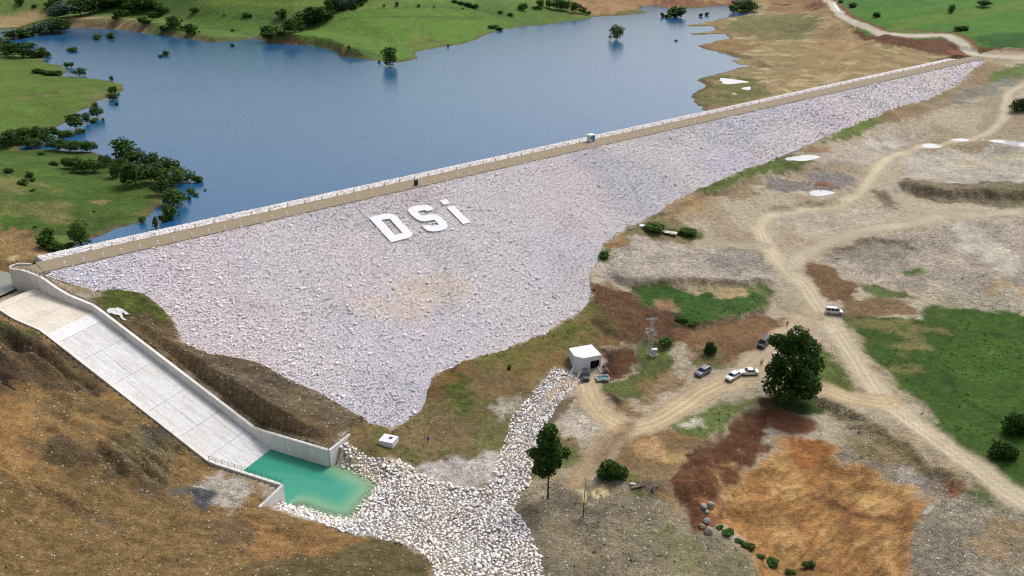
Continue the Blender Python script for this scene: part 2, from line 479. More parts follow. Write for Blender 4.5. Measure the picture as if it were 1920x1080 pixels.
def blend(idx, k, c, var, grass, gravel, rgh, cl):
    v = 1 + (n2[idx] - .5) * var * 2 + (n4[idx] - .5) * var
    col[idx] = col[idx] * (1 - k[:, None]) + (c[None, :] * v[:, None]) * k[:, None]
    if grass is not None: att[idx, 0] += (grass - att[idx, 0]) * k
    if gravel is not None: att[idx, 1] += (gravel - att[idx, 1]) * k
    if rgh is not None: rough[idx] += (rgh - rough[idx]) * k
    if cl is not None: cls[idx[k > .5]] = cl
    att[idx, 2] += ((1. if cl == 2 else 0.) - att[idx, 2]) * k


def region(px, c, feather=.9, warp=4.0, s=1.0, var=.35, grass=0., gravel=.2, rgh=.25, cl=0, brk=None, world=None):
    P = gp(px)[:, :2] if world is None else np.asarray(world)[:, :2]
    if grass > .75: c = C(*c) * np.array([1.04, 1.07, .76])
    far = max(1.0, np.median(P[:, 1]) / 230.0)
    feather *= far; warp *= far
    m = feather + warp * 1.2 + 1
    idx = np.nonzero((VX > P[:, 0].min() - m) & (VX < P[:, 0].max() + m) & (VY > P[:, 1].min() - m) & (VY < P[:, 1].max() + m))[0]
    if not len(idx): return
    d = sdist(VX[idx] + WX1[idx] * warp * 2 + WX2[idx] * (warp * .6 + 1.2), VY[idx] + WY1[idx] * warp * 2 + WY2[idx] * (warp * .6 + 1.2), P)
    k = sstep(feather, -feather, d) * s
    if brk is not None: k = k * sstep(brk - .12, brk + .12, n2[idx] * .6 + n1[idx] * .4)
    j = k > .002
    blend(idx[j], k[j], c if isinstance(c, np.ndarray) else C(*c), var, grass, gravel, rgh, cl)


def road(px, width, c, s=1.0, feather=1.0, warp=1.2, ruts=.12, cl=2, gravel=.12, flatten=True):
    P = gp(px)[:, :2]
    q = [P[0]]                              # smooth the line
    for i in range(len(P) - 1):
        p0 = P[max(i - 1, 0)]; p1 = P[i]; p2 = P[i + 1]; p3 = P[min(i + 2, len(P) - 1)]
        for t in (.25, .5, .75, 1):
            q.append(.5 * ((2 * p1) + (-p0 + p2) * t + (2 * p0 - 5 * p1 + 4 * p2 - p3) * t * t + (-p0 + 3 * p1 - 3 * p2 + p3) * t ** 3))
    P = np.array(q)
    m = width + 3
    idx = np.nonzero((VX > P[:, 0].min() - m) & (VX < P[:, 0].max() + m) & (VY > P[:, 1].min() - m) & (VY < P[:, 1].max() + m))[0]
    d = sdist(VX[idx] + WX1[idx] * warp * 2, VY[idx] + WY1[idx] * warp * 2, P, False)
    k = sstep(width / 2 + feather, width / 2 - feather, d) * s
    j = k > .002
    idx, k, d = idx[j], k[j], d[j]
    blend(idx, k, C(*c), .14, 0., gravel, .04, cl if s > .6 else None)
    # wheel tracks: several passes that wander across the width
    best = np.full(len(idx), 1e9); sg = np.zeros(len(idx))
    for i in range(len(P) - 1):
        ax, ay = P[i]; dx, dy = P[i + 1] - P[i]; L2 = dx * dx + dy * dy + 1e-9
        t = np.clip(((VX[idx] - ax) * dx + (VY[idx] - ay) * dy) / L2, 0, 1)
        d2 = (VX[idx] - ax - t * dx) ** 2 + (VY[idx] - ay - t * dy) ** 2
        c_ = (dx * (VY[idx] - ay) - dy * (VX[idx] - ax))
        m_ = d2 < best; best[m_] = d2[m_]; sg[m_] = np.sign(c_[m_])
    sd = np.sqrt(best) * sg; wob = (fbm(VX[idx], VY[idx], 28, 2, 57) - .5) * width * .5
    far_ = max(.42, .0022 * np.median(P[:, 1]))
    for o_, w_ in ((0., 1.), (width * .26, .7), (-width * .24, .7)):
        for e_ in (-.8, .8):
            r = np.exp(-((sd - o_ - e_ - wob) / far_) ** 2) * ruts * k * w_
            col[idx] *= (1 + r * .9)[:, None]; rut_z[idx] -= r * .5
        col[idx] *= (1 - .55 * ruts * w_ * np.exp(-((sd - o_ - wob) / (far_ * .8)) ** 2) * k)[:, None]
    col[idx] *= (1 - .22 * np.exp(-((np.abs(sd) - width * .5) / .6) ** 2) * k * (n4[idx] > .45))[:, None]


rut_z = np.zeros(NV)
# --- upstream side
region([(0, 425), (40, 427), (80, 431), (100, 450), (118, 478), (60, 493), (30, 499), (0, 512), (-120, 530), (-120, 425)], (142, 112, 66), gravel=.5, rgh=.3)
region([(20, 430), (75, 438), (80, 465), (40, 465), (15, 450)], (104, 84, 58), gravel=.8, rgh=.5, brk=.45)
region([(15, 480), (32, 478), (30, 486), (10, 489)], (196, 176, 128), warp=1)
region([(58, 474), (75, 474), (70, 477)], (200, 180, 130), warp=1)
FLATS = [(1417, 20), (1385, 30), (1335, 39), (1277, 50), (1335, 49), (1340, 57), (1287, 64), (1362, 64), (1367, 71), (1305, 86), (1360, 106), (1385, 125), (1302, 151), (1295, 180), (1312, 205), (1328, 213), (1440, 192), (1600, 160), (1850, 114), (1820, 105), (1720, 92), (1640, 76), (1600, 50), (1560, 20), (1550, -30), (1410, -30)]
region(FLATS, (152, 130, 84), warp=3, feather=1, gravel=.35, rgh=.3)
region(FLATS, (112, 106, 58), warp=5, s=.8, grass=.5, cl=None, brk=.52, feather=3)
region(FLATS, (190, 172, 128), warp=6, s=.6, cl=None, brk=.60, feather=3)
region([(1395, 30), (1470, 26), (1545, 36), (1500, 75), (1420, 72), (1370, 60), (1340, 57)], (104, 106, 56), grass=.7, cl=1, s=.85, brk=.4)
region([(1303, 150), (1345, 140), (1420, 152), (1440, 175), (1400, 192), (1330, 200), (1300, 186)], (98, 102, 46), grass=.7, cl=1, s=.9, brk=.36)
region([(1310, 85), (1375, 74), (1420, 82), (1400, 106), (1368, 110)], (138, 104, 60), s=.7)
region([(1316, 200), (1420, 190), (1420, 182), (1440, 190), (1328, 212)], (132, 108, 70), s=.9, warp=2)
region([(1560, 35), (1610, 60), (1640, 90), (1560, 110), (1520, 70)], (158, 128, 84), s=.8)
region([(1640, 95), (1720, 100), (1760, 112), (1660, 128), (1600, 120)], (148, 126, 82), s=.8, gravel=.5)
region([(1440, 150), (1560, 135), (1640, 125), (1660, 135), (1540, 158), (1450, 170)], (176, 152, 112), s=.6, gravel=.6, brk=.42)
region([(1060, -30), (1075, 4), (1110, 32), (1172, 29), (1215, 12), (1250, 16), (1365, 9), (1440, 4), (1440, -30)], (158, 122, 80), warp=4)
region([(1220, -4), (1330, 4), (1400, 0), (1390, 10), (1300, 13), (1240, 14)], (128, 84, 58), warp=3, s=.9)
region([(1105, 33), (1130, 26), (1200, 20), (1215, 24), (1170, 30)], (104, 96, 50), warp=2, s=.8)
region([(1440, -5), (1550, -10), (1560, 10), (1590, 40), (1530, 26), (1440, 22)], (152, 118, 76), warp=3)
region([(1515, 6), (1545, 3), (1552, 18), (1530, 20)], (112, 72, 48), warp=2)
region([(1570, -25), (1598, 20), (1640, 46), (1668, 56), (1792, 58), (1830, 80), (1850, 93), (1990, 95), (1990, -60), (1570, -60)], (70, 120, 42), grass=1, cl=1, gravel=0, var=.2, warp=2)
region([(1660, 42), (1720, 32), (1920, 0), (1960, 8), (1960, 16), (1920, 18), (1740, 46), (1690, 56)], (92, 124, 50), grass=1, cl=1, gravel=0, var=.2, warp=2, s=.85)
region([(1822, 68), (1870, 62), (1960, 62), (1960, 94), (1852, 92)], (44, 92, 40), grass=1, cl=1, gravel=0, var=.2, warp=2, s=.9)
region([(1570, 0), (1600, -20), (1760, -20), (1720, 10), (1640, 20), (1600, 16)], (58, 112, 40), grass=1, cl=1, gravel=0, var=.2, s=.7)
region([(1592, 46), (1650, 67), (1700, 71), (1770, 72), (1800, 86), (1826, 105), (1780, 105), (1710, 90), (1650, 82), (1610, 70)], (108, 70, 46), warp=1.5, feather=.7, gravel=.5, rgh=.6)
region([(1775, 96), (1800, 90), (1822, 104), (1785, 106)], (140, 88, 52), warp=1.5, s=.7)
region([(116, 52), (132, 36), (160, 30), (200, 32), (240, 35), (268, 43), (292, 64), (257, 61), (225, 57), (160, 55)], (180, 142, 108), warp=1.5, feather=.6, rgh=.4)
region([(160, 36), (190, 40), (185, 52), (168, 52)], (140, 92, 62), warp=1.5, s=.7)
region([(-40, 40), (0, 36), (60, 22), (92, 19), (92, 28), (70, 44), (30, 50), (-40, 52)], (166, 136, 94), warp=1.5)
region([(295, 62), (350, 66), (395, 72), (405, 79), (392, 80), (350, 73)], (140, 104, 72), warp=1)
region([(505, 82), (545, 72), (590, 72), (632, 83), (650, 100), (636, 103), (600, 91), (560, 86)], (170, 112, 76), warp=1, feather=.5, rgh=.5)
region([(540, 72), (620, 32), (740, 15), (900, 22), (958, 50), (885, 78), (840, 84), (780, 108), (650, 100)], (88, 124, 46), grass=1, cl=1, gravel=0, var=.18, warp=2)
region([(760, 70), (800, 66), (850, 84), (800, 94), (770, 92)], (112, 118, 60), grass=1, cl=1, gravel=0, s=.6)
region([(620, 32), (740, 14), (900, 0), (900, -30), (600, -30)], (104, 126, 62), grass=1, cl=1, gravel=0, s=.7, warp=2)
region([(960, 50), (1060, 40), (1105, 34), (1080, 24), (980, 20)], (84, 110, 52), grass=1, cl=1, gravel=0, s=.7)
region([(380, 0), (480, 2), (620, 4), (620, 8), (400, 8)], (126, 138, 54), grass=1, cl=1, gravel=0, s=.8, warp=1)
region([(130, 40), (200, 28), (270, 36), (250, 42), (180, 34)], (92, 118, 56), grass=1, cl=1, gravel=0, s=.6)
for pl in ([(615, 30), (740, 17), (880, 16), (960, 30)], [(640, 36), (760, 32), (900, 34)], [(650, 93), (690, 100), (722, 106)], [(786, 70), (815, 79), (842, 86)], [(480, 33), (600, 34)], [(270, 52), (420, 54), (470, 66)], [(290, 25), (400, 28), (470, 34)], [(855, 2), (900, 18), (960, 34)]):
    road(pl, 2.2, (56, 78, 38), s=.6, feather=1.6, warp=2, ruts=0, cl=None)
# left meadows
region([(-200, 110), (0, 110), (82, 115), (120, 125), (118, 141), (175, 147), (236, 165), (185, 190), (100, 245), (60, 262), (-200, 270)], (84, 110, 44), grass=1, cl=1, gravel=0, var=.25)
region([(-200, 275), (0, 280), (150, 284), (189, 291), (262, 312), (300, 350), (308, 372), (300, 388), (286, 406), (232, 430), (160, 454), (90, 440), (0, 425), (-200, 430)], (70, 98, 36), grass=1, cl=1, gravel=0, var=.3)
region([(0, 372), (60, 365), (140, 380), (190, 398), (290, 395), (260, 418), (180, 425), (100, 415), (0, 410)], (124, 112, 64), grass=.6, cl=None, s=.75, brk=.52, warp=5)
region([(0, 330), (40, 335), (110, 355), (150, 365), (60, 362), (0, 365)], (120, 112, 62), grass=.6, cl=None, s=.7, brk=.5, warp=5)
region([(100, 420), (160, 400), (232, 412), (220, 432), (160, 452), (110, 445)], (60, 86, 34), grass=1, cl=1, gravel=0, s=.7)
region([(170, 375), (200, 376), (192, 386), (165, 384)], (168, 140, 98), s=.6, cl=None, warp=2)
road([(-20, 194), (40, 184), (110, 175), (150, 168), (200, 172)], 2.0, (126, 114, 74), s=.8, feather=1.2, ruts=.1, cl=None)
road([(0, 186), (60, 178), (110, 173)], 1.6, (72, 84, 42), s=.6, feather=1.2, ruts=0, cl=None)
region([(150, 166), (200, 172), (215, 178), (185, 190), (165, 186)], (118, 104, 66), s=.6, cl=None, brk=.45)
k = sstep(3.2, .2, np.abs(DL.ravel() - .6)) * near_lake.ravel() * .75
ii = np.nonzero(k > .01)[0]; blend(ii, k[ii], C(104, 84, 56), .4, .2, .3, .3, None)
# --- downstream: left hill
HILL = [(-200, 560), (0, 583), (90, 631), (210, 726), (330, 817), (400, 868), (470, 905), (500, 940), (520, 958), (600, 985), (750, 1014), (812, 1055), (825, 1420), (-250, 1420)]
region(HILL, (130, 104, 60), warp=.8, feather=.5, gravel=.55, rgh=.45)
region(HILL, (104, 84, 52), warp=3, feather=2, gravel=.7, rgh=.7, s=.6, brk=.55, cl=None)
region(HILL, (152, 116, 62), warp=3, feather=2, gravel=.3, s=.45, brk=.62, cl=None)
ROCKS = [[(-60, 590), (10, 603), (60, 628), (130, 668), (160, 690), (195, 728), (180, 742), (120, 735), (60, 722), (0, 745), (-80, 740)], [(235, 812), (300, 806), (345, 830), (375, 862), (330, 880), (290, 905), (200, 885), (150, 850), (190, 830)], [(345, 655), (400, 664), (450, 684), (550, 724), (640, 765), (690, 792), (655, 812), (615, 815), (560, 800), (500, 788), (430, 735), (370, 692)]]
region(ROCKS[0], (94, 75, 48), gravel=.5, rgh=.9, brk=.3)
region(ROCKS[0], (70, 56, 40), gravel=.5, rgh=1., brk=.52, cl=None)
region([(0, 605), (40, 612), (60, 640), (20, 650), (0, 640)], (72, 78, 38), grass=.7, s=.7, brk=.45, cl=None)
region(ROCKS[1], (110, 94, 62), gravel=.6, rgh=.9, brk=.3)
region([(240, 812), (310, 810), (345, 835), (300, 845)], (76, 74, 66), s=.8, rgh=.9, gravel=.6)
region([(0, 745), (90, 750), (100, 790), (90, 830), (140, 875), (60, 900), (-60, 900), (-60, 760)], (148, 110, 58), gravel=.25, s=.7, warp=6)
region([(85, 835), (130, 835), (200, 850), (205, 868), (170, 885), (120, 865), (95, 860)], (98, 82, 54), gravel=.7, rgh=.8, brk=.38)
region([(180, 895), (260, 890), (310, 900), (300, 925), (220, 930)], (98, 82, 54), gravel=.7, rgh=.8, brk=.42)
region([(95, 745), (130, 755), (230, 760), (280, 790), (330, 818), (300, 812), (200, 780), (110, 775)], (104, 84, 52), gravel=.7, s=.8)
region([(372, 905), (420, 882), (462, 905), (480, 935), (440, 958), (390, 940)], (158, 150, 138), gravel=.9, warp=2.5)
region([(362, 915), (395, 918), (412, 940), (380, 950), (360, 935)], (72, 76, 80), gravel=.5, warp=2.5, rgh=.8, brk=.35)
region([(315, 915), (365, 915), (358, 922), (320, 922)], (94, 100, 108), warp=1.5, s=.8)
region([(155, 968), (200, 972), (240, 982), (200, 985)], (92, 84, 70), warp=2, s=.7)
region([(370, 985), (430, 970), (480, 985), (500, 1030), (430, 1030), (380, 1010)], (98, 80, 54), s=.7, gravel=.5)
region([(480, 985), (560, 975), (650, 1002), (700, 1015), (640, 1040), (560, 1062), (470, 1040)], (138, 102, 56), s=.9, gravel=.25)
region([(600, 1050), (650, 1025), (700, 1008), (760, 1018), (808, 1052), (816, 1420), (580, 1420)], (98, 88, 54), s=.9, gravel=.45, warp=2)
region([(480, 1050), (600, 1062), (600, 1400), (440, 1400)], (84, 76, 48), s=.7, gravel=.5)
# slope between chute and dam
ABUT = [(120, 552), (170, 550), (205, 545), (265, 550), (300, 575), (325, 600), (345, 645), (480, 680), (620, 745), (690, 790), (735, 806), (700, 835), (655, 838), (655, 812), (613, 842), (486, 804), (400, 742), (300, 670), (230, 618), (175, 572)]
region(ABUT, (112, 92, 62), warp=1, feather=.8, gravel=.6, rgh=.5)
region([(120, 552), (170, 548), (205, 546), (190, 560), (170, 568)], (168, 156, 136), warp=1, gravel=.9)
region([(175, 566), (200, 546), (265, 550), (300, 577), (326, 603), (300, 604), (262, 585), (230, 590), (200, 582)], (80, 92, 36), grass=.9, cl=1, gravel=0, rgh=.5, warp=2, s=.95)
region([(225, 553), (245, 550), (262, 560), (240, 568)], (128, 120, 52), grass=.7, cl=None, gravel=0, s=.6)
region([(195, 585), (245, 590), (262, 602), (230, 606)], (106, 100, 62), grass=.5, cl=None, s=.7)
region(ROCKS[2], (116, 101, 78), gravel=.7, rgh=1., warp=2)
region(ROCKS[2], (94, 84, 70), gravel=.7, rgh=1., warp=4, brk=.5, cl=None)
region([(470, 690), (560, 726), (560, 745), (480, 712)], (104, 86, 56), s=.7, gravel=.5)
region([(510, 760), (600, 775), (640, 800), (600, 808), (540, 795)], (128, 100, 70), s=.5, gravel=.4, brk=.5)
region([(260, 640), (330, 660), (390, 720), (360, 715), (300, 670)], (120, 100, 66), s=.6, gravel=.9)
# ground right of the toe
TOE = [(650, 842), (660, 815), (690, 790), (735, 806), (790, 766), (806, 720), (850, 686), (960, 651), (1080, 592), (1104, 567), (1135, 640), (1125, 668), (1069, 690), (1042, 690), (1002, 738), (958, 790), (937, 858), (930, 880), (870, 878), (760, 868), (700, 860)]
region(TOE, (130, 108, 66), warp=.8, feather=.6, gravel=.3, rgh=.3)
region(TOE, (96, 96, 46), warp=3, feather=2, gravel=0, grass=.7, s=.8, brk=.5, cl=None)
region([(805, 722), (850, 688), (900, 672), (880, 700), (830, 740), (806, 770)], (122, 86, 46), s=.7, gravel=.2)
region([(835, 712), (890, 700), (900, 745), (870, 775), (830, 760)], (76, 86, 36), s=.9, grass=.9, cl=1, gravel=0, brk=.4)
region([(930, 665), (1080, 600), (1100, 580), (1108, 620), (1060, 650), (960, 690)], (104, 100, 46), grass=.8, s=.8, gravel=0, brk=.38)
region([(1040, 625), (1095, 600), (1100, 625), (1065, 645)], (76, 88, 38), grass=.9, s=.8, gravel=0, brk=.42)
region([(960, 690), (1060, 655), (1065, 690), (1030, 695), (985, 720)], (130, 102, 54), s=.8)
region([(760, 790), (830, 770), (900, 790), (930, 850), (820, 850), (740, 840)], (124, 104, 68), s=.85, gravel=.5)
region([(885, 795), (950, 770), (945, 830), (930, 862), (880, 845)], (104, 108, 56), s=.8, grass=.6, gravel=.4, brk=.42)
region([(918, 762), (965, 738), (975, 765), (930, 790)], (168, 158, 142), s=.9, gravel=.9, warp=2)
region([(752, 868), (830, 862), (940, 858), (932, 900), (905, 922), (830, 907), (770, 890)], (182, 172, 166), s=.95, gravel=.7, warp=2)
region([(755, 872), (790, 880), (785, 890), (758, 884)], (118, 104, 78), s=.8, gravel=.6, warp=2)
region([(880, 900), (920, 890), (915, 922), (885, 915)], (150, 138, 110), s=.8, gravel=.7, warp=2)
# around valve house and mast
region([(1098, 590), (1120, 640), (1135, 660), (1190, 640), (1200, 600), (1120, 560)], (122, 96, 54), gravel=.2)
region([(1105, 535), (1190, 542), (1218, 570), (1290, 598), (1305, 640), (1262, 662), (1200, 640), (1140, 622), (1112, 590)], (108, 76, 48), gravel=.4, rgh=.7, warp=2)
region([(1105, 535), (1190, 542), (1218, 570), (1290, 598), (1262, 640), (1140, 622)], (86, 62, 42), gravel=.4, rgh=.8, warp=3, brk=.5, cl=None)
region([(1092, 555), (1108, 530), (1125, 560), (1135, 600), (1160, 625), (1130, 625), (1105, 590)], (84, 92, 40), grass=.8, gravel=0, s=.8, warp=2, brk=.4)
region([(1125, 660), (1180, 645), (1200, 668), (1180, 695), (1150, 712), (1128, 702), (1150, 680)], (102, 68, 42), gravel=.2, rgh=.7, warp=1.5)
region([(1128, 655), (1155, 655), (1155, 700), (1130, 706)], (70, 48, 34), gravel=.3, rgh=.8, warp=1.5)
region([(1185, 640), (1262, 648), (1268, 690), (1205, 745), (1140, 742), (1128, 718), (1165, 712), (1195, 690)], (86, 98, 46), grass=.9, cl=1, gravel=.1, warp=2, s=.95)
region([(1200, 710), (1270, 700), (1290, 720), (1240, 760), (1190, 752)], (138, 110, 66), gravel=.4, s=.8)
region([(1130, 738), (1170, 745), (1200, 765), (1180, 780), (1145, 768)], (130, 100, 58), s=.9)
region([(1132, 742), (1155, 744), (1165, 758), (1140, 756)], (58, 42, 30), rgh=.8, warp=1)
region([(1262, 655), (1285, 655), (1290, 690), (1300, 720), (1270, 705)], (168, 154, 130), gravel=.9, s=.8)
region([(1184, 530), (1250, 526), (1300, 545), (1345, 540), (1440, 530), (1455, 556), (1425, 582), (1350, 602), (1300, 616), (1272, 612), (1262, 580), (1215, 570)], (50, 88, 30), grass=1, cl=1, gravel=0, warp=2.5, var=.25)
region([(1400, 535), (1470, 540), (1490, 575), (1440, 590), (1420, 575)], (124, 120, 70), grass=.5, gravel=.3, s=.8, brk=.42)
region([(1330, 540), (1400, 534), (1400, 552), (1350, 556)], (172, 150, 104), gravel=.3, warp=2, s=.9)
region([(1228, 562), (1262, 555), (1268, 580), (1240, 585)], (146, 114, 76), gravel=.5, warp=2)
region([(1282, 622), (1330, 608), (1420, 586), (1482, 598), (1478, 628), (1430, 650), (1380, 668), (1310, 690), (1285, 665)], (122, 92, 58), gravel=.3, rgh=.45, warp=2.5)
region([(1300, 660), (1345, 650), (1352, 690), (1310, 700)], (98, 100, 52), grass=.6, gravel=.2, s=.8, brk=.42)
region([(1360, 680), (1420, 655), (1440, 662), (1380, 690)], (88, 92, 46), grass=.7, gravel=.2, s=.8, brk=.42, warp=2)
# right plain
region([(1120, 470), (1150, 445), (1190, 440), (1290, 462), (1440, 478), (1452, 520), (1400, 533), (1250, 526), (1128, 528)], (172, 161, 147), gravel=1., warp=2)
region([(1340, 465), (1430, 470), (1445, 500), (1380, 520), (1330, 500)], (128, 122, 112), gravel=1., warp=3, s=.7, brk=.45)
region([(1128, 462), (1190, 422), (1245, 395), (1280, 420), (1320, 440), (1290, 460), (1200, 442)], (118, 108, 64), grass=.4, gravel=.3, warp=2, s=.9)
region([(1130, 458), (1165, 440), (1175, 455), (1150, 470), (1132, 472)], (152, 112, 60), warp=1.5, s=.9)
region([(1195, 420), (1230, 418), (1310, 440), (1312, 448), (1240, 438)], (66, 84, 44), grass=.9, gravel=0, s=.85, warp=2)
region([(1125, 470), (1142, 468), (1140, 490), (1122, 492)], (80, 100, 42), grass=.9, gravel=0, warp=1.5)
region([(1245, 392), (1300, 362), (1340, 372), (1330, 395), (1290, 415), (1255, 412)], (164, 136, 92), s=.85, warp=3)
region([(1335, 350), (1390, 330), (1450, 345), (1380, 375), (1340, 372)], (138, 120, 84), s=.8, gravel=.6, rgh=.6)
region([(1300, 362), (1400, 318), (1480, 286), (1530, 296), (1520, 312), (1440, 326), (1360, 352), (1318, 368)], (84, 102, 42), grass=.9, cl=1, gravel=0, s=.95, warp=1.5)
region([(1530, 270), (1560, 251), (1640, 218), (1690, 210), (1660, 230), (1580, 262)], (88, 108, 42), grass=.9, cl=1, gravel=0, s=.9, warp=1.5, brk=.3)
region([(1500, 278), (1540, 272), (1560, 285), (1520, 300)], (140, 100, 62), s=.7, warp=1.5, gravel=.4)
region([(1850, 116), (1800, 156), (1740, 186), (1650, 216), (1655, 232), (1720, 222), (1800, 190), (1880, 150), (1900, 128)], (140, 116, 80), s=.9, warp=1.5)
region([(1855, 140), (1920, 118), (1990, 112), (1990, 130), (1900, 150), (1860, 155)], (86, 110, 52), grass=.9, cl=1, gravel=0, warp=1.5, s=.9)
region([(1800, 170), (1900, 142), (1920, 150), (1860, 180), (1790, 195), (1740, 205)], (130, 130, 116), gravel=.6, s=.8)
region([(1430, 330), (1512, 335), (1520, 358), (1440, 360)], (118, 112, 110), gravel=.9, rgh=.6, s=.85, warp=3)
region([(1520, 330), (1590, 325), (1610, 345), (1570, 362), (1525, 358)], (126, 122, 122), gravel=.9, rgh=.6, s=.85, warp=3)
region([(1528, 341), (1562, 342), (1560, 353), (1532, 351)], (144, 92, 58), warp=1.5)
region([(1500, 300), (1620, 270), (1700, 250), (1720, 275), (1640, 310), (1540, 320)], (172, 162, 148), s=.7, gravel=.5)
region([(1580, 260), (1700, 240), (1740, 262), (1640, 282)], (196, 190, 180), s=.6, gravel=.4, brk=.48)
region([(1690, 280), (1920, 272), (1990, 290), (1990, 345), (1800, 346), (1690, 335)], (178, 172, 158), s=.85, gravel=.6)
region([(1750, 295), (1900, 285), (1920, 300), (1800, 312)], (192, 178, 138), s=.5, gravel=.3, brk=.48)
region([(1685, 338), (1780, 346), (1880, 344), (1990, 335), (1990, 388), (1880, 384), (1800, 376), (1720, 364)], (128, 116, 92), gravel=.8, rgh=.9, warp=2)
region([(1780, 348), (1990, 340), (1990, 380), (1850, 376)], (92, 98, 60), grass=.6, gravel=.4, s=.6, brk=.5)
region([(1632, 352), (1672, 360), (1685, 395), (1650, 395)], (112, 94, 74), gravel=.8, rgh=.7, s=.85, warp=2)
region([(1540, 480), (1640, 448), (1760, 425), (1920, 405), (1990, 560), (1900, 585), (1800, 562), (1700, 545), (1600, 520)], (166, 155, 137), gravel=1., warp=2)
region([(1545, 470), (1640, 445), (1720, 460), (1700, 480), (1600, 495)], (122, 114, 100), gravel=1., s=.7, brk=.42)
region([(1788, 420), (1830, 414), (1850, 440), (1920, 492), (1900, 520), (1850, 490), (1800, 468)], (184, 176, 158), gravel=.1, rgh=.05, warp=2)
region([(1860, 520), (1900, 530), (1920, 545), (1860, 555), (1835, 545)], (174, 150, 112), gravel=.2, s=.8)
region([(1500, 492), (1560, 495), (1600, 535), (1600, 570), (1555, 560), (1525, 545)], (116, 88, 58), gravel=.6, warp=2.5)
region([(1600, 535), (1700, 545), (1730, 562), (1640, 560)], (78, 98, 42), grass=.9, cl=1, gravel=0, s=.9, warp=2)
region([(1690, 508), (1728, 503), (1725, 512), (1692, 518)], (80, 118, 44), grass=.9, cl=1, gravel=0, warp=1)
region([(1440, 395), (1600, 395), (1680, 380), (1660, 420), (1540, 440), (1450, 425)], (176, 164, 146), gravel=.35, s=.7)
region([(1440, 410), (1560, 400), (1600, 415), (1500, 440)], (190, 176, 142), gravel=.35, s=.5, brk=.5)
FIELD = [(1572, 596), (1600, 588), (1650, 592), (1700, 602), (1742, 572), (1800, 574), (1870, 580), (1990, 612), (1990, 1000), (1920, 940), (1870, 895), (1800, 838), (1735, 780), (1690, 735), (1650, 690), (1615, 640), (1590, 612)]
region(FIELD, (58, 88, 28), grass=1, cl=1, gravel=0, warp=1.6, feather=1.2, var=.25)
region([(1760, 580), (1880, 585), (1920, 620), (1920, 800), (1850, 800), (1780, 700)], (60, 96, 28), grass=1, cl=1, gravel=0, s=.7, warp=6)
for pl in ([(1640, 602), (1700, 612), (1765, 622)], [(1660, 618), (1720, 632)], [(1690, 640), (1728, 650)], [(1640, 690), (1720, 694)], [(1600, 605), (1660, 612)]):
    road(pl, 2.0, (136, 120, 74), s=.75, feather=1.2, warp=3, ruts=0, cl=None)
for pl in ([(1775, 705), (1800, 745), (1840, 770), (1900, 800)], [(1810, 620), (1920, 638)], [(1735, 655), (1755, 675)]):
    road(pl, 1.0, (38, 60, 24), s=.6, feather=.8, warp=1, ruts=0, cl=None)
region([(1690, 600), (1725, 604), (1730, 660), (1715, 690), (1695, 660)], (118, 112, 62), grass=.5, gravel=.2, s=.7, brk=.45, cl=None)
region([(1690, 560), (1728, 562), (1725, 576), (1695, 572)], (182, 168, 144), gravel=.5, warp=1.5)
region([(1715, 588), (1738, 586), (1736, 600), (1718, 598)], (178, 172, 146), gravel=.9, warp=1.5)
region([(1580, 562), (1640, 558), (1700, 566), (1720, 585), (1640, 592), (1590, 600)], (124, 98, 60), gravel=.4, s=.9, warp=2)
region([(1760, 552), (1880, 560), (1920, 575), (1920, 590), (1840, 580), (1770, 570)], (164, 156, 132), gravel=1., s=.85, warp=2)
region([(1680, 730), (1705, 736), (1745, 765), (1760, 800), (1730, 780)], (150, 140, 112), gravel=.9, s=.85, warp=1.5)
region([(1530, 648), (1556, 660), (1602, 738), (1565, 738), (1528, 716), (1510, 690)], (80, 96, 40), grass=.9, cl=1, gravel=.2, s=.95, warp=1.5)
region([(1436, 748), (1480, 735), (1545, 752), (1546, 772), (1515, 780), (1450, 768)], (50, 74, 30), grass=1, cl=1, gravel=0, warp=1)  # darker green paints the large tree's shade onto the grass below it
region([(1505, 745), (1560, 756), (1620, 790), (1680, 830), (1640, 820), (1560, 775)], (120, 112, 84), gravel=.9, s=.85, warp=1.5)
# red soil, orange pit
RED = [(1472, 752), (1445, 792), (1425, 832), (1385, 882), (1345, 935), (1318, 985), (1290, 962), (1270, 912), (1300, 862), (1350, 820), (1400, 780), (1438, 752)]
region([(1170, 822), (1280, 810), (1340, 820), (1300, 870), (1270, 915), (1290, 965), (1330, 1005), (1300, 1000), (1230, 940), (1180, 900), (1150, 860)], (132, 104, 62), gravel=.3, s=.9)
region([(1180, 830), (1225, 822), (1245, 850), (1205, 860)], (188, 150, 100), gravel=.2, s=.8, warp=2, brk=.4)
region([(1225, 855), (1300, 850), (1290, 870), (1230, 870)], (188, 156, 90), s=.6, warp=2, brk=.48)
region(RED, (100, 64, 38), gravel=.3, rgh=.7, warp=3)
region([(1300, 985), (1340, 940), (1400, 960), (1460, 1010), (1420, 1020), (1340, 1000)], (128, 76, 42), gravel=.2, s=.95)
region([(1440, 762), (1480, 772), (1532, 786), (1536, 806), (1490, 815), (1445, 800)], (118, 70, 42), gravel=.1, s=.95, warp=1)
PIT = [(1450, 842), (1478, 826), (1530, 828), (1575, 860), (1625, 882), (1705, 920), (1732, 950), (1712, 990), (1705, 1040), (1690, 1400), (1440, 1400), (1400, 1040), (1360, 990), (1342, 955), (1358, 915), (1400, 872)]
region(PIT, (180, 130, 66), gravel=.15, rgh=.55, warp=3.5)
region(PIT, (146, 104, 56), gravel=.15, s=.65, brk=.52, cl=None, warp=4, feather=3)
region(PIT, (194, 154, 88), gravel=.15, s=.7, brk=.6, cl=None, warp=4, feather=3)
region([(1480, 828), (1530, 830), (1560, 860), (1540, 880), (1480, 870)], (166, 104, 48), s=.8)
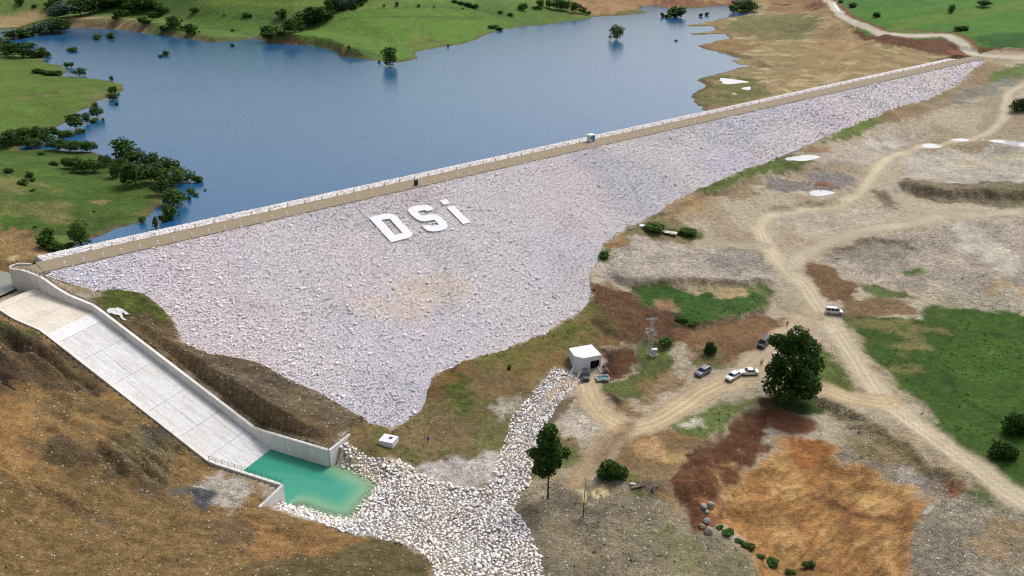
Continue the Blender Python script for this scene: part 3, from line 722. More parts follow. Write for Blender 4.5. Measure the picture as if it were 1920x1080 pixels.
region([(1515, 912), (1545, 915), (1600, 940), (1690, 965), (1720, 962), (1700, 970), (1600, 955), (1530, 930)], (124, 84, 46), s=.9, rgh=.6, warp=1.5)
region([(1440, 1040), (1500, 1010), (1560, 1060), (1520, 1400), (1420, 1400)], (150, 116, 62), s=.7, gravel=.2)
region([(1560, 835), (1620, 818), (1700, 855), (1790, 900), (1812, 922), (1765, 945), (1720, 915), (1640, 882), (1575, 858)], (132, 120, 102), gravel=.95, rgh=.4, warp=2)
region([(1690, 868), (1730, 868), (1740, 905), (1700, 908)], (160, 152, 142), gravel=1., s=.8, warp=2)
region([(1775, 892), (1816, 920), (1790, 935), (1765, 930)], (130, 82, 48), s=.9, warp=1.5)
region([(1600, 800), (1680, 835), (1740, 870), (1790, 895), (1740, 880), (1650, 850), (1580, 830)], (136, 118, 74), gravel=.4, s=.8)
region([(1705, 985), (1740, 955), (1790, 930), (1850, 925), (1990, 985), (1990, 1420), (1745, 1420), (1700, 1040)], (142, 132, 112), gravel=1., warp=1.5)
region([(1800, 1000), (1880, 970), (1990, 1010), (1990, 1060), (1850, 1040)], (158, 128, 82), s=.6, gravel=.5, brk=.45)
region([(1800, 920), (1850, 925), (1870, 950), (1830, 945)], (76, 100, 42), grass=.9, s=.8, gravel=.3, warp=1.5)
region([(1820, 895), (1870, 935), (1920, 965), (1880, 955), (1830, 925)], (96, 104, 56), grass=.6, s=.7, gravel=.5, warp=1.5, brk=.42)
# bottom centre gravel
BOT = [(972, 932), (998, 905), (1060, 893), (1110, 898), (1180, 915), (1240, 935), (1300, 985), (1340, 1005), (1400, 1042), (1425, 1420), (1030, 1420), (1010, 1042), (975, 972), (962, 955)]
region(BOT, (134, 123, 99), gravel=.9, warp=1.5, rgh=.25)
region([(1030, 905), (1110, 905), (1180, 960), (1100, 985), (1020, 960)], (112, 102, 84), gravel=1., s=.7)
region([(1180, 985), (1250, 985), (1300, 1020), (1340, 1050), (1300, 1080), (1220, 1040)], (104, 112, 60), grass=.7, s=.85, gravel=.3, brk=.45)
region([(1250, 1040), (1400, 1050), (1430, 1400), (1230, 1400)], (134, 126, 88), gravel=.7, s=.7)
for pl in ([(1081, 912), (1090, 920), (1110, 948), (1102, 946), (1085, 925)], [(1105, 915), (1112, 920), (1128, 940), (1122, 942), (1108, 928)], [(1120, 915), (1130, 912), (1140, 925), (1138, 932), (1126, 930)]):
    region(pl, (206, 190, 132), warp=.6, feather=.4, gravel=.1)
for pl in ([(1035, 975), (1065, 1020), (1095, 1090)], [(1060, 975), (1085, 1020), (1100, 1060)], [(1160, 1000), (1125, 1045)]):
    road(pl, 1.2, (146, 130, 98), s=.6, feather=.8, warp=1, ruts=0, cl=None)
region([(1000, 880), (1010, 835), (1060, 800), (1090, 820), (1080, 860), (1050, 890), (1010, 900)], (112, 98, 54), grass=.5, gravel=.2, s=.9, warp=2)
region([(1058, 850), (1090, 840), (1090, 870), (1060, 880)], (86, 98, 44), grass=.8, gravel=.1, s=.8, warp=2, brk=.4)
region([(1040, 770), (1065, 745), (1080, 760), (1060, 790), (1030, 820), (1025, 805)], (96, 76, 46), s=.8, grass=.3)
region([(1060, 775), (1090, 760), (1125, 800), (1110, 822), (1060, 812)], (178, 168, 152), gravel=1., s=.9, warp=1.5)
region([(1170, 895), (1200, 890), (1215, 930), (1185, 935)], (82, 92, 44), grass=.8, s=.8, warp=2, brk=.35)
region([(1260, 800), (1330, 765), (1420, 740), (1435, 748), (1400, 772), (1345, 812), (1290, 825)], (88, 106, 48), grass=.8, cl=1, gravel=.3, s=.9, warp=2)
region([(1350, 755), (1400, 725), (1440, 722), (1430, 745), (1380, 765)], (152, 140, 112), gravel=.7, s=.85, warp=2)
region([(1280, 800), (1310, 785), (1320, 800), (1295, 810)], (196, 188, 172), gravel=1., s=.8, warp=1.5)
# --- tracks and roads
region([(1478, 540), (1530, 545), (1562, 600), (1560, 650), (1525, 640), (1490, 610), (1468, 600)], (182, 164, 136), gravel=.4, s=.8, cl=2, rgh=.08)
road([(1990, 985), (1900, 925), (1800, 858), (1720, 800), (1660, 755), (1615, 700), (1580, 640), (1545, 590), (1515, 545), (1490, 520), (1460, 490), (1440, 465), (1424, 430)], 6.0, (192, 177, 148), ruts=.16)
road([(1424, 430), (1440, 405), (1500, 390), (1560, 385), (1612, 360), (1640, 320), (1680, 290), (1740, 275), (1800, 268), (1850, 250), (1880, 225), (1885, 195), (1905, 165), (1990, 135)], 4.2, (188, 174, 144), ruts=.14, feather=1.2)
road([(1485, 500), (1520, 472), (1600, 440), (1700, 420), (1800, 402), (1990, 388)], 5.5, (182, 167, 144), ruts=.1, feather=1.4)
road([(1660, 345), (1700, 385), (1760, 398), (1830, 398)], 5.0, (172, 160, 138), s=.75, ruts=.06)
road([(1665, 758), (1600, 752), (1550, 735), (1515, 722), (1450, 690), (1400, 702), (1330, 733), (1270, 768), (1220, 797), (1170, 800), (1130, 780), (1106, 748), (1098, 715)], 6.0, (190, 168, 130), ruts=.18, feather=1.0)
road([(1395, 698), (1440, 660), (1485, 615), (1515, 590)], 7.0, (186, 166, 132), ruts=.08)
road([(1170, 802), (1130, 840), (1105, 870), (1080, 905)], 4.5, (160, 134, 98), s=.8, ruts=.25)
road([(1180, 795), (1140, 830), (1120, 862)], 2.5, (122, 98, 68), s=.6, ruts=.2, cl=None)
road([(1330, 455), (1400, 462), (1430, 460)], 5.0, (176, 162, 138), s=.8, ruts=.05)
road([(1550, -20), (1570, 20), (1600, 40), (1640, 55), (1680, 64), (1760, 65), (1790, 73), (1815, 90), (1845, 104), (1990, 108)], 7.0, (192, 182, 160), ruts=.08, warp=.6)
road([(1563, 0), (1590, 27), (1640, 47), (1668, 57), (1740, 60), (1795, 63), (1820, 78), (1845, 94), (1990, 98)], 2.6, (132, 82, 54), feather=1.2, warp=1, ruts=0, cl=None)
road([(1440, 22), (1530, 25), (1580, 50), (1600, 80), (1560, 120)], 4.0, (168, 140, 100), s=.6, ruts=.05, cl=None)
# dry, cracked slope under stones at the foot of the face; riprap bed
ch_poly = [(642, 842), (667, 851), (692, 860), (730, 865), (750, 866), (792, 895), (830, 907), (870, 917), (905, 922), (930, 892), (937, 857), (955, 817), (960, 786), (1002, 740), (1042, 692), (1069, 697), (1087, 715), (1060, 737), (1042, 760), (1017, 805), (1010, 830), (997, 875), (990, 907), (970, 930), (962, 960), (975, 970), (990, 1000), (1010, 1042), (1045, 1420), (830, 1420), (820, 1080), (812, 1055), (780, 1027), (750, 1015), (705, 1007), (665, 1002), (630, 990), (597, 980), (555, 965), (517, 952), (540, 945), (640, 978), (665, 975), (715, 910), (660, 877), (632, 862)]
CHW = gp(ch_poly)[:, :2]
region(None, (150, 142, 134), world=CHW, warp=.3, feather=.5, gravel=1., rgh=.1)
region([(1062, 704), (1085, 712), (1045, 740), (1010, 780), (995, 790), (1030, 735)], (176, 148, 108), gravel=.6, warp=1)
_b = np.nonzero(DPO.ravel() < 1.0)[0]; blend(_b, np.full(len(_b), .9), C(206, 192, 150), .25, 0., .9, .05, None)
# small-scale relief
rg = rough
relief = (fbm(VX, VY, 3.2, 4, 61) - .5) * 1.1 * rg + (fbm(VX, VY, 10, 3, 62) - .5) * 1.6 * rg
strata = np.zeros(NV)
for R in ROCKS:
    P = gp(R)[:, :2]
    idx = np.nonzero((VX > P[:, 0].min() - 4) & (VX < P[:, 0].max() + 4) & (VY > P[:, 1].min() - 4) & (VY < P[:, 1].max() + 4))[0]
    d = sdist(VX[idx] + WX1[idx] * 5, VY[idx] + WY1[idx] * 5, P)
    k = sstep(1.5, -1.5, d)
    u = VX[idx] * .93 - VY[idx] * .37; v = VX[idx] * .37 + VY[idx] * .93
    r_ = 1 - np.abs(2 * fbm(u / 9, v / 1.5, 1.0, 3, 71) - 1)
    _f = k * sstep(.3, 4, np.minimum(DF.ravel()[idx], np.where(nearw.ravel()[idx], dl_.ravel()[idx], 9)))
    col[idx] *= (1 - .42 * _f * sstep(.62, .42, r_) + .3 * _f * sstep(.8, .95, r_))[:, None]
    strata[idx] += np.maximum((r_ - .6) * (1.6 if R is ROCKS[2] else 3.4), -1.0) * k * sstep(.3, 4, np.minimum(DF.ravel()[idx], np.where(nearw.ravel()[idx], dl_.ravel()[idx], 9)))
for R, dz, sl_ in ((RED, 1.5, 5.0), (PIT, -1.3, 5.0)):           # a mound of red earth, a shallow pit
    P = gp(R)[:, :2]
    idx = np.nonzero((VX > P[:, 0].min() - 4) & (VX < P[:, 0].max() + 4) & (VY > P[:, 1].min() - 4) & (VY < P[:, 1].max() + 4))[0]
    d = sdist(VX[idx] + WX1[idx] * 6, VY[idx] + WY1[idx] * 6, P)
    strata[idx] += dz * sstep(.5, -sl_, d) * (.7 + .6 * n1[idx])
    if dz < 0:
        u = VX[idx] * .8 + VY[idx] * .6; v = -VX[idx] * .6 + VY[idx] * .8
        r_ = 1 - np.abs(2 * fbm(u / 10, v / 2.0, 1.0, 3, 73) - 1)
        strata[idx] += (r_ - .6) * .9 * sstep(.5, -3, d); col[idx] *= (1 - .35 * sstep(.75, .95, r_) * sstep(.5, -3, d))[:, None]
def ledge(px, h, fall=1.0, fade=11.0):
    "a low cut bank: the far side of the line stands higher"
    P = gp(px)[:, :2]
    idx = np.nonzero((VX > P[:, 0].min() - 25) & (VX < P[:, 0].max() + 25) & (VY > P[:, 1].min() - 25) & (VY < P[:, 1].max() + 25))[0]
    x, y = VX[idx] + WX1[idx] * 5 + WX2[idx] * 1.5, VY[idx] + WY1[idx] * 5 + WY2[idx] * 1.5
    best = np.full(len(idx), 1e9); sg = np.zeros(len(idx)); tt = np.zeros(len(idx))
    for i in range(len(P) - 1):
        ax, ay = P[i]; dx, dy = P[i + 1] - P[i]; L2 = dx * dx + dy * dy
        t_ = ((x - ax) * dx + (y - ay) * dy) / L2; t = np.clip(t_, 0, 1)
        d2 = (x - ax - t * dx) ** 2 + (y - ay - t * dy) ** 2; c_ = dx * (y - ay) - dy * (x - ax)
        m_ = d2 < best; best[m_] = d2[m_]; sg[m_] = np.sign(c_[m_]); tt[m_] = (i + t[m_]) / (len(P) - 1)
    sd = np.sqrt(best) * sg
    e = sstep(0, .12, tt) * sstep(1, .88, tt)
    strata[idx] += h * (sstep(-fall, fall, sd) - .5) * np.exp(-(sd / fade) ** 2) * e
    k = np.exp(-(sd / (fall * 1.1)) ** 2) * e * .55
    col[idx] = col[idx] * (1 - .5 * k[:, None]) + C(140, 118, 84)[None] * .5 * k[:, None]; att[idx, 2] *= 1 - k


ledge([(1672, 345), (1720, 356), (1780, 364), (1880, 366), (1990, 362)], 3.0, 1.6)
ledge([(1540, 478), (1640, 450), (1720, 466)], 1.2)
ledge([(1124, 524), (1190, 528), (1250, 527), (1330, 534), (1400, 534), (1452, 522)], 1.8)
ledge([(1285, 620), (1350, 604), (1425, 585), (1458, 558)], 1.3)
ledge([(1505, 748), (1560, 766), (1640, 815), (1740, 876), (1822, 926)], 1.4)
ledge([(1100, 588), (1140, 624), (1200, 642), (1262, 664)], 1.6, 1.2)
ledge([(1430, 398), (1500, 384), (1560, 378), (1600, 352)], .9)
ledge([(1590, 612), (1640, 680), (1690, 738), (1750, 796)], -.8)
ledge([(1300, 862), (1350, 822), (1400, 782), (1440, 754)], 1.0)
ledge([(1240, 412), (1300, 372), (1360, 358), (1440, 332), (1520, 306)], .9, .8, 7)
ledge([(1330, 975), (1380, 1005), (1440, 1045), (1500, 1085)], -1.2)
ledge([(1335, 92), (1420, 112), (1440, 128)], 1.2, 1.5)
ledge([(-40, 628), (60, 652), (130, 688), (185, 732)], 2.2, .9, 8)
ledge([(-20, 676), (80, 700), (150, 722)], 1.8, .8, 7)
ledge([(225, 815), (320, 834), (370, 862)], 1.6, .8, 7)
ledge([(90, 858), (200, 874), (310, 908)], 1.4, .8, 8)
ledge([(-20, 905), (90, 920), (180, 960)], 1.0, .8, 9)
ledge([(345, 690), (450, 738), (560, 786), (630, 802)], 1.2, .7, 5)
_h = np.nonzero((LL.ravel() < -SW - 1.5) & (VX > -160) & (VX < 5) & (VY > 108) & (VY < 200))[0]     # rills on the cut hillside
u = VX[_h] * .96 - VY[_h] * .28; v = VX[_h] * .28 + VY[_h] * .96
r_ = 1 - np.abs(2 * fbm(u / 11, v / 2.6, 1.0, 4, 75) - 1)
strata[_h] += (r_ - .62) * 1.1 * sstep(0, 6, -SW - 1.5 - LL.ravel()[_h]) * (rough[_h] > .2) * sstep(-3.5, -1, ZB.ravel()[_h])
Zf = ZB.ravel() + relief + strata + rut_z
keep = (DF.ravel() <= .0) | inside.ravel() | (DL.ravel() < .4) | (DPO.ravel() < .5) | (da.ravel() < .5)
edge = (DF.ravel() > 0) & (DF.ravel() < 1.2) & (QQ.ravel() > 0)
Zf = np.where(keep, ZB.ravel(), Zf)
Zf = np.where(edge, np.maximum(Zf, (FACEZ + .1).ravel()), Zf)
lo_ = (DF.ravel() > 0) & (DF.ravel() < 14) & (QQ.ravel() > 0) & ~keep
Zf = np.where(lo_, np.maximum(Zf, (FACEZ + .1).ravel()), Zf)
nw = (nearw.ravel()) & (dl_.ravel() < 2.5)
Zf = np.where(nw, np.minimum(Zf, wz.ravel() - .18), Zf)
# puddles lie in shallow hollows
PUD_PX = [([(1474, 293), (1500, 289), (1530, 293), (1532, 297), (1512, 303), (1490, 300)], 0, 'bright puddle in the grass at the foot of the dam'), ([(1351, 148), (1365, 148), (1402, 152), (1385, 155), (1362, 158)], 0, 'long bright puddle on the grassy spit by the lake'), ([(1367, 173), (1385, 169), (1398, 173), (1380, 177)], 0, 'lower bright puddle on the grassy spit'), ([(1393, 165), (1405, 163), (1404, 168), (1395, 168)], 0, 'smallest bright puddle on the grassy spit'),
          ([(1731, 272), (1745, 268), (1766, 269), (1760, 277), (1740, 278)], 0, 'round puddle beside the curving track'), ([(1855, 268), (1890, 264), (1960, 268), (1960, 276), (1900, 274)], 0, 'long pale puddle at the right edge'), ([(1786, 263), (1800, 259), (1815, 261), (1808, 266)], 0, 'small puddle between the curving track and the grass'), ([(1522, 359), (1540, 357), (1562, 362), (1545, 367), (1528, 366)], 0, 'pale wet patch beside the dark rubble'), ([(1730, 962), (1740, 950), (1752, 948), (1750, 954), (1738, 964)], 0, 'small muddy puddle at the right tip of the orange pit'), ([(1448, 4), (1480, 2), (1482, 10), (1465, 14), (1450, 11)], 1, 'dark green pond by the far road'), ([(1562, 8), (1566, 7), (1574, 18), (1571, 20)], 0, 'bright wet streak on the far road')]
PUDDLES = []
for pts_, green, lab in PUD_PX:
    P = gp(pts_, Zf.reshape(GX.shape)); q = []
    for k_ in range(len(P)):
        p0, p1, p2, p3 = (P[(k_ + j) % len(P)][:2] for j in (-1, 0, 1, 2))
        for t in (0, .34, .67): q.append(.5 * ((2 * p1) + (-p0 + p2) * t + (2 * p0 - 5 * p1 + 4 * p2 - p3) * t * t + (-p0 + 3 * p1 - 3 * p2 + p3) * t ** 3))
    q = np.array(q); c_ = q.mean(0); lev_ = float(np.median(P[:, 2]))
    idx = np.nonzero((np.abs(VX - c_[0]) < 40) & (np.abs(VY - c_[1]) < 40))[0]
    d = sdist(VX[idx] + WX2[idx] * 1.5, VY[idx] + WY2[idx] * 1.5, q)
    sp_c = 3.0 * max(1, c_[1] / 250)
    tgt = np.where(d < 0, lev_ - .12, lev_ - .12 + d * .16) + (fbm(VX[idx], VY[idx], 3.5 * max(1, c_[1] / 250), 3, 77) - .5) * .16
    kk_ = sstep(sp_c * 2.2, 0, d); Zf[idx] = Zf[idx] * (1 - kk_) + tgt * kk_
    PUDDLES.append((c_ + (q - c_) * (1.0 if 'muddy' in lab else 1.3), lev_, 2 if 'muddy' in lab else green, lab))
ZG = Zf.reshape(GX.shape)


def ground(x, y): return bil(ZG, x, y)


# ---- terrain material
def nodes_of(mat):
    mat.use_nodes = True
    nt = mat.node_tree
    return nt, nt.nodes, nt.links, nt.nodes['Principled BSDF']


def mixrgb(nt, typ, fac, a, b):
    n = nt.nodes.new('ShaderNodeMix'); n.data_type = 'RGBA'; n.blend_type = typ; n.clamp_factor = True
    for s_, v in ((n.inputs[0], fac), (n.inputs[6], a), (n.inputs[7], b)):
        if hasattr(v, 'is_linked') or isinstance(v, bpy.types.NodeSocket): nt.links.new(v, s_)
        else: s_.default_value = v
    return n.outputs[2]


def mathn(nt, op, a, b=None, clamp=False):
    n = nt.nodes.new('ShaderNodeMath'); n.operation = op; n.use_clamp = clamp
    for s_, v in ((n.inputs[0], a), (n.inputs[1], b)):
        if v is None: continue
        if isinstance(v, bpy.types.NodeSocket): nt.links.new(v, s_)
        else: s_.default_value = v
    return n.outputs[0]


def noise(nt, scale, detail=4, rough=.6, vec=None):
    n = nt.nodes.new('ShaderNodeTexNoise'); n.inputs['Scale'].default_value = scale; n.inputs['Detail'].default_value = detail; n.inputs['Roughness'].default_value = rough
    if vec is not None: nt.links.new(vec, n.inputs['Vector'])
    return n.outputs['Fac']


def ramp(nt, fac, a, b):
    n = nt.nodes.new('ShaderNodeMapRange'); n.inputs[1].default_value = a; n.inputs[2].default_value = b
    nt.links.new(fac, n.inputs[0]); return n.outputs[0]


def grey(nt, v):
    n = nt.nodes.new('ShaderNodeCombineColor')
    for i in range(3): nt.links.new(v, n.inputs[i])
    return n.outputs[0]


def terrain_material():
    m = bpy.data.materials.new('terrain'); nt, N, L, B = nodes_of(m)
    pos = N.new('ShaderNodeNewGeometry').outputs['Position']
    a = N.new('ShaderNodeAttribute'); a.attribute_name = 'Col'
    t = N.new('ShaderNodeAttribute'); t.attribute_name = 'Att'
    sep = N.new('ShaderNodeSeparateColor'); L.new(t.outputs['Color'], sep.inputs[0])
    gr, gv = sep.outputs[0], sep.outputs[1]
    c = a.outputs['Color']
    nA = noise(nt, .8, 4, .65, pos); nB = noise(nt, 3.2, 3, .7, pos); nC = noise(nt, .16, 2, .6, pos)
    rd = sep.outputs[2]
    ng = mathn(nt, 'SUBTRACT', 1.0, mathn(nt, 'MULTIPLY', rd, .75))
    f = mathn(nt, 'ADD', mathn(nt, 'MULTIPLY', ramp(nt, nA, .36, .64), .42), .79)
    c = mixrgb(nt, 'MULTIPLY', ng, c, grey(nt, f))
    f = mathn(nt, 'ADD', mathn(nt, 'MULTIPLY', ramp(nt, nB, .36, .64), .40), .80)
    c = mixrgb(nt, 'MULTIPLY', ng, c, grey(nt, f))
    nD = noise(nt, .42, 5, .72, pos)
    k = mathn(nt, 'MULTIPLY', ramp(nt, nD, .56, .62), mathn(nt, 'MULTIPLY', ng, .32))
    c = mixrgb(nt, 'MULTIPLY', k, c, (.55, .52, .48, 1))
    k = mathn(nt, 'MULTIPLY', ramp(nt, nD, .40, .35), mathn(nt, 'MULTIPLY', ng, .30))
    c = mixrgb(nt, 'MULTIPLY', k, c, (1.3, 1.27, 1.2, 1))
    mp = N.new('ShaderNodeMapping'); L.new(pos, mp.inputs[0]); mp.inputs['Rotation'].default_value = (0, 0, .30); mp.inputs['Scale'].default_value = (.14, .5, .4)
    nS = noise(nt, 1., 6, .68, mp.outputs[0])
    f = mathn(nt, 'ADD', mathn(nt, 'MULTIPLY', ramp(nt, nS, .36, .64), .66), .66)
    c = mixrgb(nt, 'MULTIPLY', mathn(nt, 'MULTIPLY', t.outputs['Alpha'], .5), c, grey(nt, f))
    # grass: darker clumps, yellow tips
    g1 = noise(nt, 1.1, 4, .7, pos)
    k = mathn(nt, 'MULTIPLY', ramp(nt, g1, .5, .68), gr)
    c = mixrgb(nt, 'MULTIPLY', mathn(nt, 'MULTIPLY', k, .36), c, (.5, .6, .45, 1))
    k2 = mathn(nt, 'MULTIPLY', ramp(nt, nC, .52, .7), mathn(nt, 'MULTIPLY', gr, .18))
    c = mixrgb(nt, 'MIX', k2, c, tuple(C(128, 126, 66)) + (1,))
    # gravel: single stones of several greys
    vo = N.new('ShaderNodeTexVoronoi'); vo.inputs['Scale'].default_value = 1.9; L.new(pos, vo.inputs['Vector'])
    sv = N.new('ShaderNodeSeparateColor'); L.new(vo.outputs['Color'], sv.inputs[0])
    br = mathn(nt, 'ADD', mathn(nt, 'MULTIPLY', sv.outputs[0], .5), .74)
    c = mixrgb(nt, 'MULTIPLY', mathn(nt, 'MULTIPLY', gv, .9), c, grey(nt, br))
    wh = mathn(nt, 'MULTIPLY', mathn(nt, 'GREATER_THAN', sv.outputs[1], .94), mathn(nt, 'LESS_THAN', vo.outputs['Distance'], .34))
    c = mixrgb(nt, 'MIX', mathn(nt, 'MULTIPLY', wh, mathn(nt, 'MULTIPLY', gv, .8)), c, (.55, .53, .5, 1))
    L.new(c, B.inputs['Base Color'])
    B.inputs['Roughness'].default_value = .95; B.inputs['Specular IOR Level'].default_value = .15
    h = mathn(nt, 'ADD', mathn(nt, 'MULTIPLY', nA, .5), mathn(nt, 'MULTIPLY', nB, .25))
    h = mathn(nt, 'ADD', h, mathn(nt, 'MULTIPLY', mathn(nt, 'MULTIPLY', nS, t.outputs['Alpha']), .7))
    h = mathn(nt, 'SUBTRACT', h, mathn(nt, 'MULTIPLY', mathn(nt, 'MULTIPLY', vo.outputs['Distance'], gv), .3))
    h = mathn(nt, 'ADD', h, mathn(nt, 'MULTIPLY', mathn(nt, 'MULTIPLY', g1, gr), .6))
    bp = N.new('ShaderNodeBump'); bp.inputs['Strength'].default_value = .9; bp.inputs['Distance'].default_value = .8
    L.new(h, bp.inputs['Height']); L.new(bp.outputs[0], B.inputs['Normal'])
    return m


M_TERRAIN = terrain_material()
# one grid, cut into bare ground, tracks and meadow along the edges of what grows or lies there
strk = np.zeros(NV)                 # how far the soil is drawn into streaks by rills and machine blades
for R, val in ((HILL, 1.), (ABUT, .8), (ROCKS[2], 1.), (PIT, .9), (RED, .7), (TOE, .35)):
    P = gp(R)[:, :2]
    idx = np.nonzero((VX > P[:, 0].min()) & (VX < P[:, 0].max()) & (VY > P[:, 1].min()) & (VY < P[:, 1].max()))[0]
    strk[idx] = np.maximum(strk[idx], val * sstep(.5, -2, sdist(VX[idx], VY[idx], P)))
att = np.concatenate([att, strk[:, None]], 1)
V3 = np.stack([VX, VY, Zf], 1)
jj, ii_ = np.meshgrid(np.arange(NY - 1), np.arange(NX - 1), indexing='ij')
v00 = (jj * NX + ii_).ravel(); QF = np.stack([v00, v00 + 1, v00 + NX + 1, v00 + NX], 1)
fc = np.stack([cls[QF[:, i]] for i in range(4)], 1)
cnt = [(fc == i).sum(1) for i in range(3)]
fcls = np.argmax(np.stack(cnt, 1), 1)
for i, nm in enumerate(('ground', 'meadow', 'dirt_road')):
    F = QF[fcls == i]
    u, inv = np.unique(F.ravel(), return_inverse=True)
    me = mesh_np(nm, V3[u], inv.reshape(-1, 4), M_TERRAIN, col[u], True, {'Att': att[u]})
    o = link(nm, me)
    tag(o, ('bare earth and gravel ground around the dam', 'green grass fields and meadows', 'pale dirt tracks across the gravel plain')[i], ('ground', 'grass', 'dirt road')[i], kind='structure')
# ------------------------------------------------------------------ simple materials
def mat_plain(name, c, rough=.7, spec=.3, metal=0., var=0., scale=1.0, bump=0., coat=0.):
    m = bpy.data.materials.new(name); nt, N, L, B = nodes_of(m)
    c = tuple(c)[:3] + (1,)
    B.inputs['Base Color'].default_value = c
    B.inputs['Roughness'].default_value = rough; B.inputs['Specular IOR Level'].default_value = spec; B.inputs['Metallic'].default_value = metal
    B.inputs['Coat Weight'].default_value = coat
    if var or bump:
        pos = N.new('ShaderNodeTexCoord').outputs['Object']
        n = noise(nt, scale, 5, .65, pos)
        f = mathn(nt, 'ADD', mathn(nt, 'MULTIPLY', ramp(nt, n, .25, .75), 2 * var), 1 - var)
        L.new(mixrgb(nt, 'MULTIPLY', 1., c, grey(nt, f)), B.inputs['Base Color'])
        if bump:
            b = N.new('ShaderNodeBump'); b.inputs['Strength'].default_value = bump; b.inputs['Distance'].default_value = .1
            L.new(n, b.inputs['Height']); L.new(b.outputs[0], B.inputs['Normal'])
    return m


def mat_concrete(name, c, stain, amount=.5, streak=True):
    "poured concrete: mottling, vertical run stains, warm dirt"
    m = bpy.data.materials.new(name); nt, N, L, B = nodes_of(m)
    g = N.new('ShaderNodeNewGeometry').outputs['Position']
    mp = N.new('ShaderNodeMapping'); L.new(g, mp.inputs[0]); mp.inputs['Scale'].default_value = (1, 1, .25 if streak else 1)
    a = noise(nt, .22, 5, .6, g); b = noise(nt, 1.6, 5, .7, mp.outputs[0]); d = noise(nt, 7, 3, .6, g)
    cc = mixrgb(nt, 'MIX', mathn(nt, 'MULTIPLY', ramp(nt, a, .42, .7), amount), tuple(c) + (1,), tuple(stain) + (1,))
    cc = mixrgb(nt, 'MULTIPLY', 1., cc, grey(nt, mathn(nt, 'ADD', mathn(nt, 'MULTIPLY', ramp(nt, b, .3, .7), .26), .84)))
    cc = mixrgb(nt, 'MULTIPLY', 1., cc, grey(nt, mathn(nt, 'ADD', mathn(nt, 'MULTIPLY', ramp(nt, d, .3, .7), .12), .94)))
    L.new(cc, B.inputs['Base Color']); B.inputs['Roughness'].default_value = .85; B.inputs['Specular IOR Level'].default_value = .25
    bp = N.new('ShaderNodeBump'); bp.inputs['Strength'].default_value = .25; bp.inputs['Distance'].default_value = .05
    L.new(b, bp.inputs['Height']); L.new(bp.outputs[0], B.inputs['Normal'])
    return m


def mat_attr(name, rough=.9, bump=.4, scale=3., var=.25):
    "colour comes from each stone's own colour"
    m = bpy.data.materials.new(name); nt, N, L, B = nodes_of(m)
    a = N.new('ShaderNodeAttribute'); a.attribute_name = 'Col'
    g = N.new('ShaderNodeNewGeometry').outputs['Position']
    n = noise(nt, scale, 3, .65, g)
    f = mathn(nt, 'ADD', mathn(nt, 'MULTIPLY', ramp(nt, n, .25, .75), 2 * var), 1 - var)
    L.new(mixrgb(nt, 'MULTIPLY', 1., a.outputs['Color'], grey(nt, f)), B.inputs['Base Color'])
    B.inputs['Roughness'].default_value = rough; B.inputs['Specular IOR Level'].default_value = .2
    return m


M_STONE = mat_attr('limestone')
M_CORE = mat_plain('rubble_core', C(210, 203, 204), .95, .1, var=.12, scale=.9, bump=.2)
M_ROAD = mat_plain('crest_gravel', C(152, 137, 112), .95, .1, var=.10, scale=.6, bump=.1)
M_CONC = mat_concrete('concrete', C(238, 237, 238), C(214, 210, 204), .45)
def mat_chute(name, c):
    m = mat_concrete(name, c, C(206, 202, 194), .6); nt = m.node_tree; N = nt.nodes; L = nt.links; B = N['Principled BSDF']
    src = B.inputs['Base Color'].links[0].from_socket
    g = N.new('ShaderNodeNewGeometry').outputs['Position']
    mp = N.new('ShaderNodeMapping'); mp.vector_type = 'TEXTURE'; L.new(g, mp.inputs[0]); mp.inputs['Rotation'].default_value = (0, 0, math.atan2(SE[1], SE[0])); mp.inputs['Scale'].default_value = (9, .7, 9)
    n = noise(nt, 1., 5, .65, mp.outputs[0])
    c2 = mixrgb(nt, 'MULTIPLY', mathn(nt, 'MULTIPLY', ramp(nt, n, .46, .66), .55), src, (.66, .65, .63, 1))
    n2 = noise(nt, .5, 6, .75, g)
    c2 = mixrgb(nt, 'MULTIPLY', mathn(nt, 'MULTIPLY', ramp(nt, n2, .56, .7), .4), c2, (.74, .70, .62, 1))
    L.new(c2, B.inputs['Base Color']); return m


M_CONC = mat_chute('chute_concrete', C(222, 222, 224))
M_CONC_BEIGE = mat_concrete('silted_concrete', C(226, 217, 200), C(204, 193, 172), .8, False)
M_CONC_NEW = mat_concrete('new_concrete', C(232, 232, 232), C(216, 216, 218), .6, False)
M_CONC_WALL = mat_concrete('wall_concrete', C(232, 229, 224), C(204, 196, 178), .6)
M_WHITE = mat_plain('white_paint', C(232, 232, 238), .7, .2, var=.08, scale=.8)
M_WALLW = mat_plain('white_render', C(224, 224, 228), .8, .2, var=.05, scale=1.2)
M_DARKMETAL = mat_plain('dark_steel', (.03, .032, .036), .5, .4, .4)
M_GALV = mat_plain('galvanised_steel', (.42, .44, .46), .45, .5, .6)
M_POST = mat_plain('post_paint', C(255, 254, 250, 1.1), .7, .2)
M_POSTB = mat_plain('post_concrete', C(228, 216, 198), .8, .2)
M_BLACK = mat_plain('opening_shade', (.008, .008, .009), .8, .1)  # near-black that paints the shade inside openings

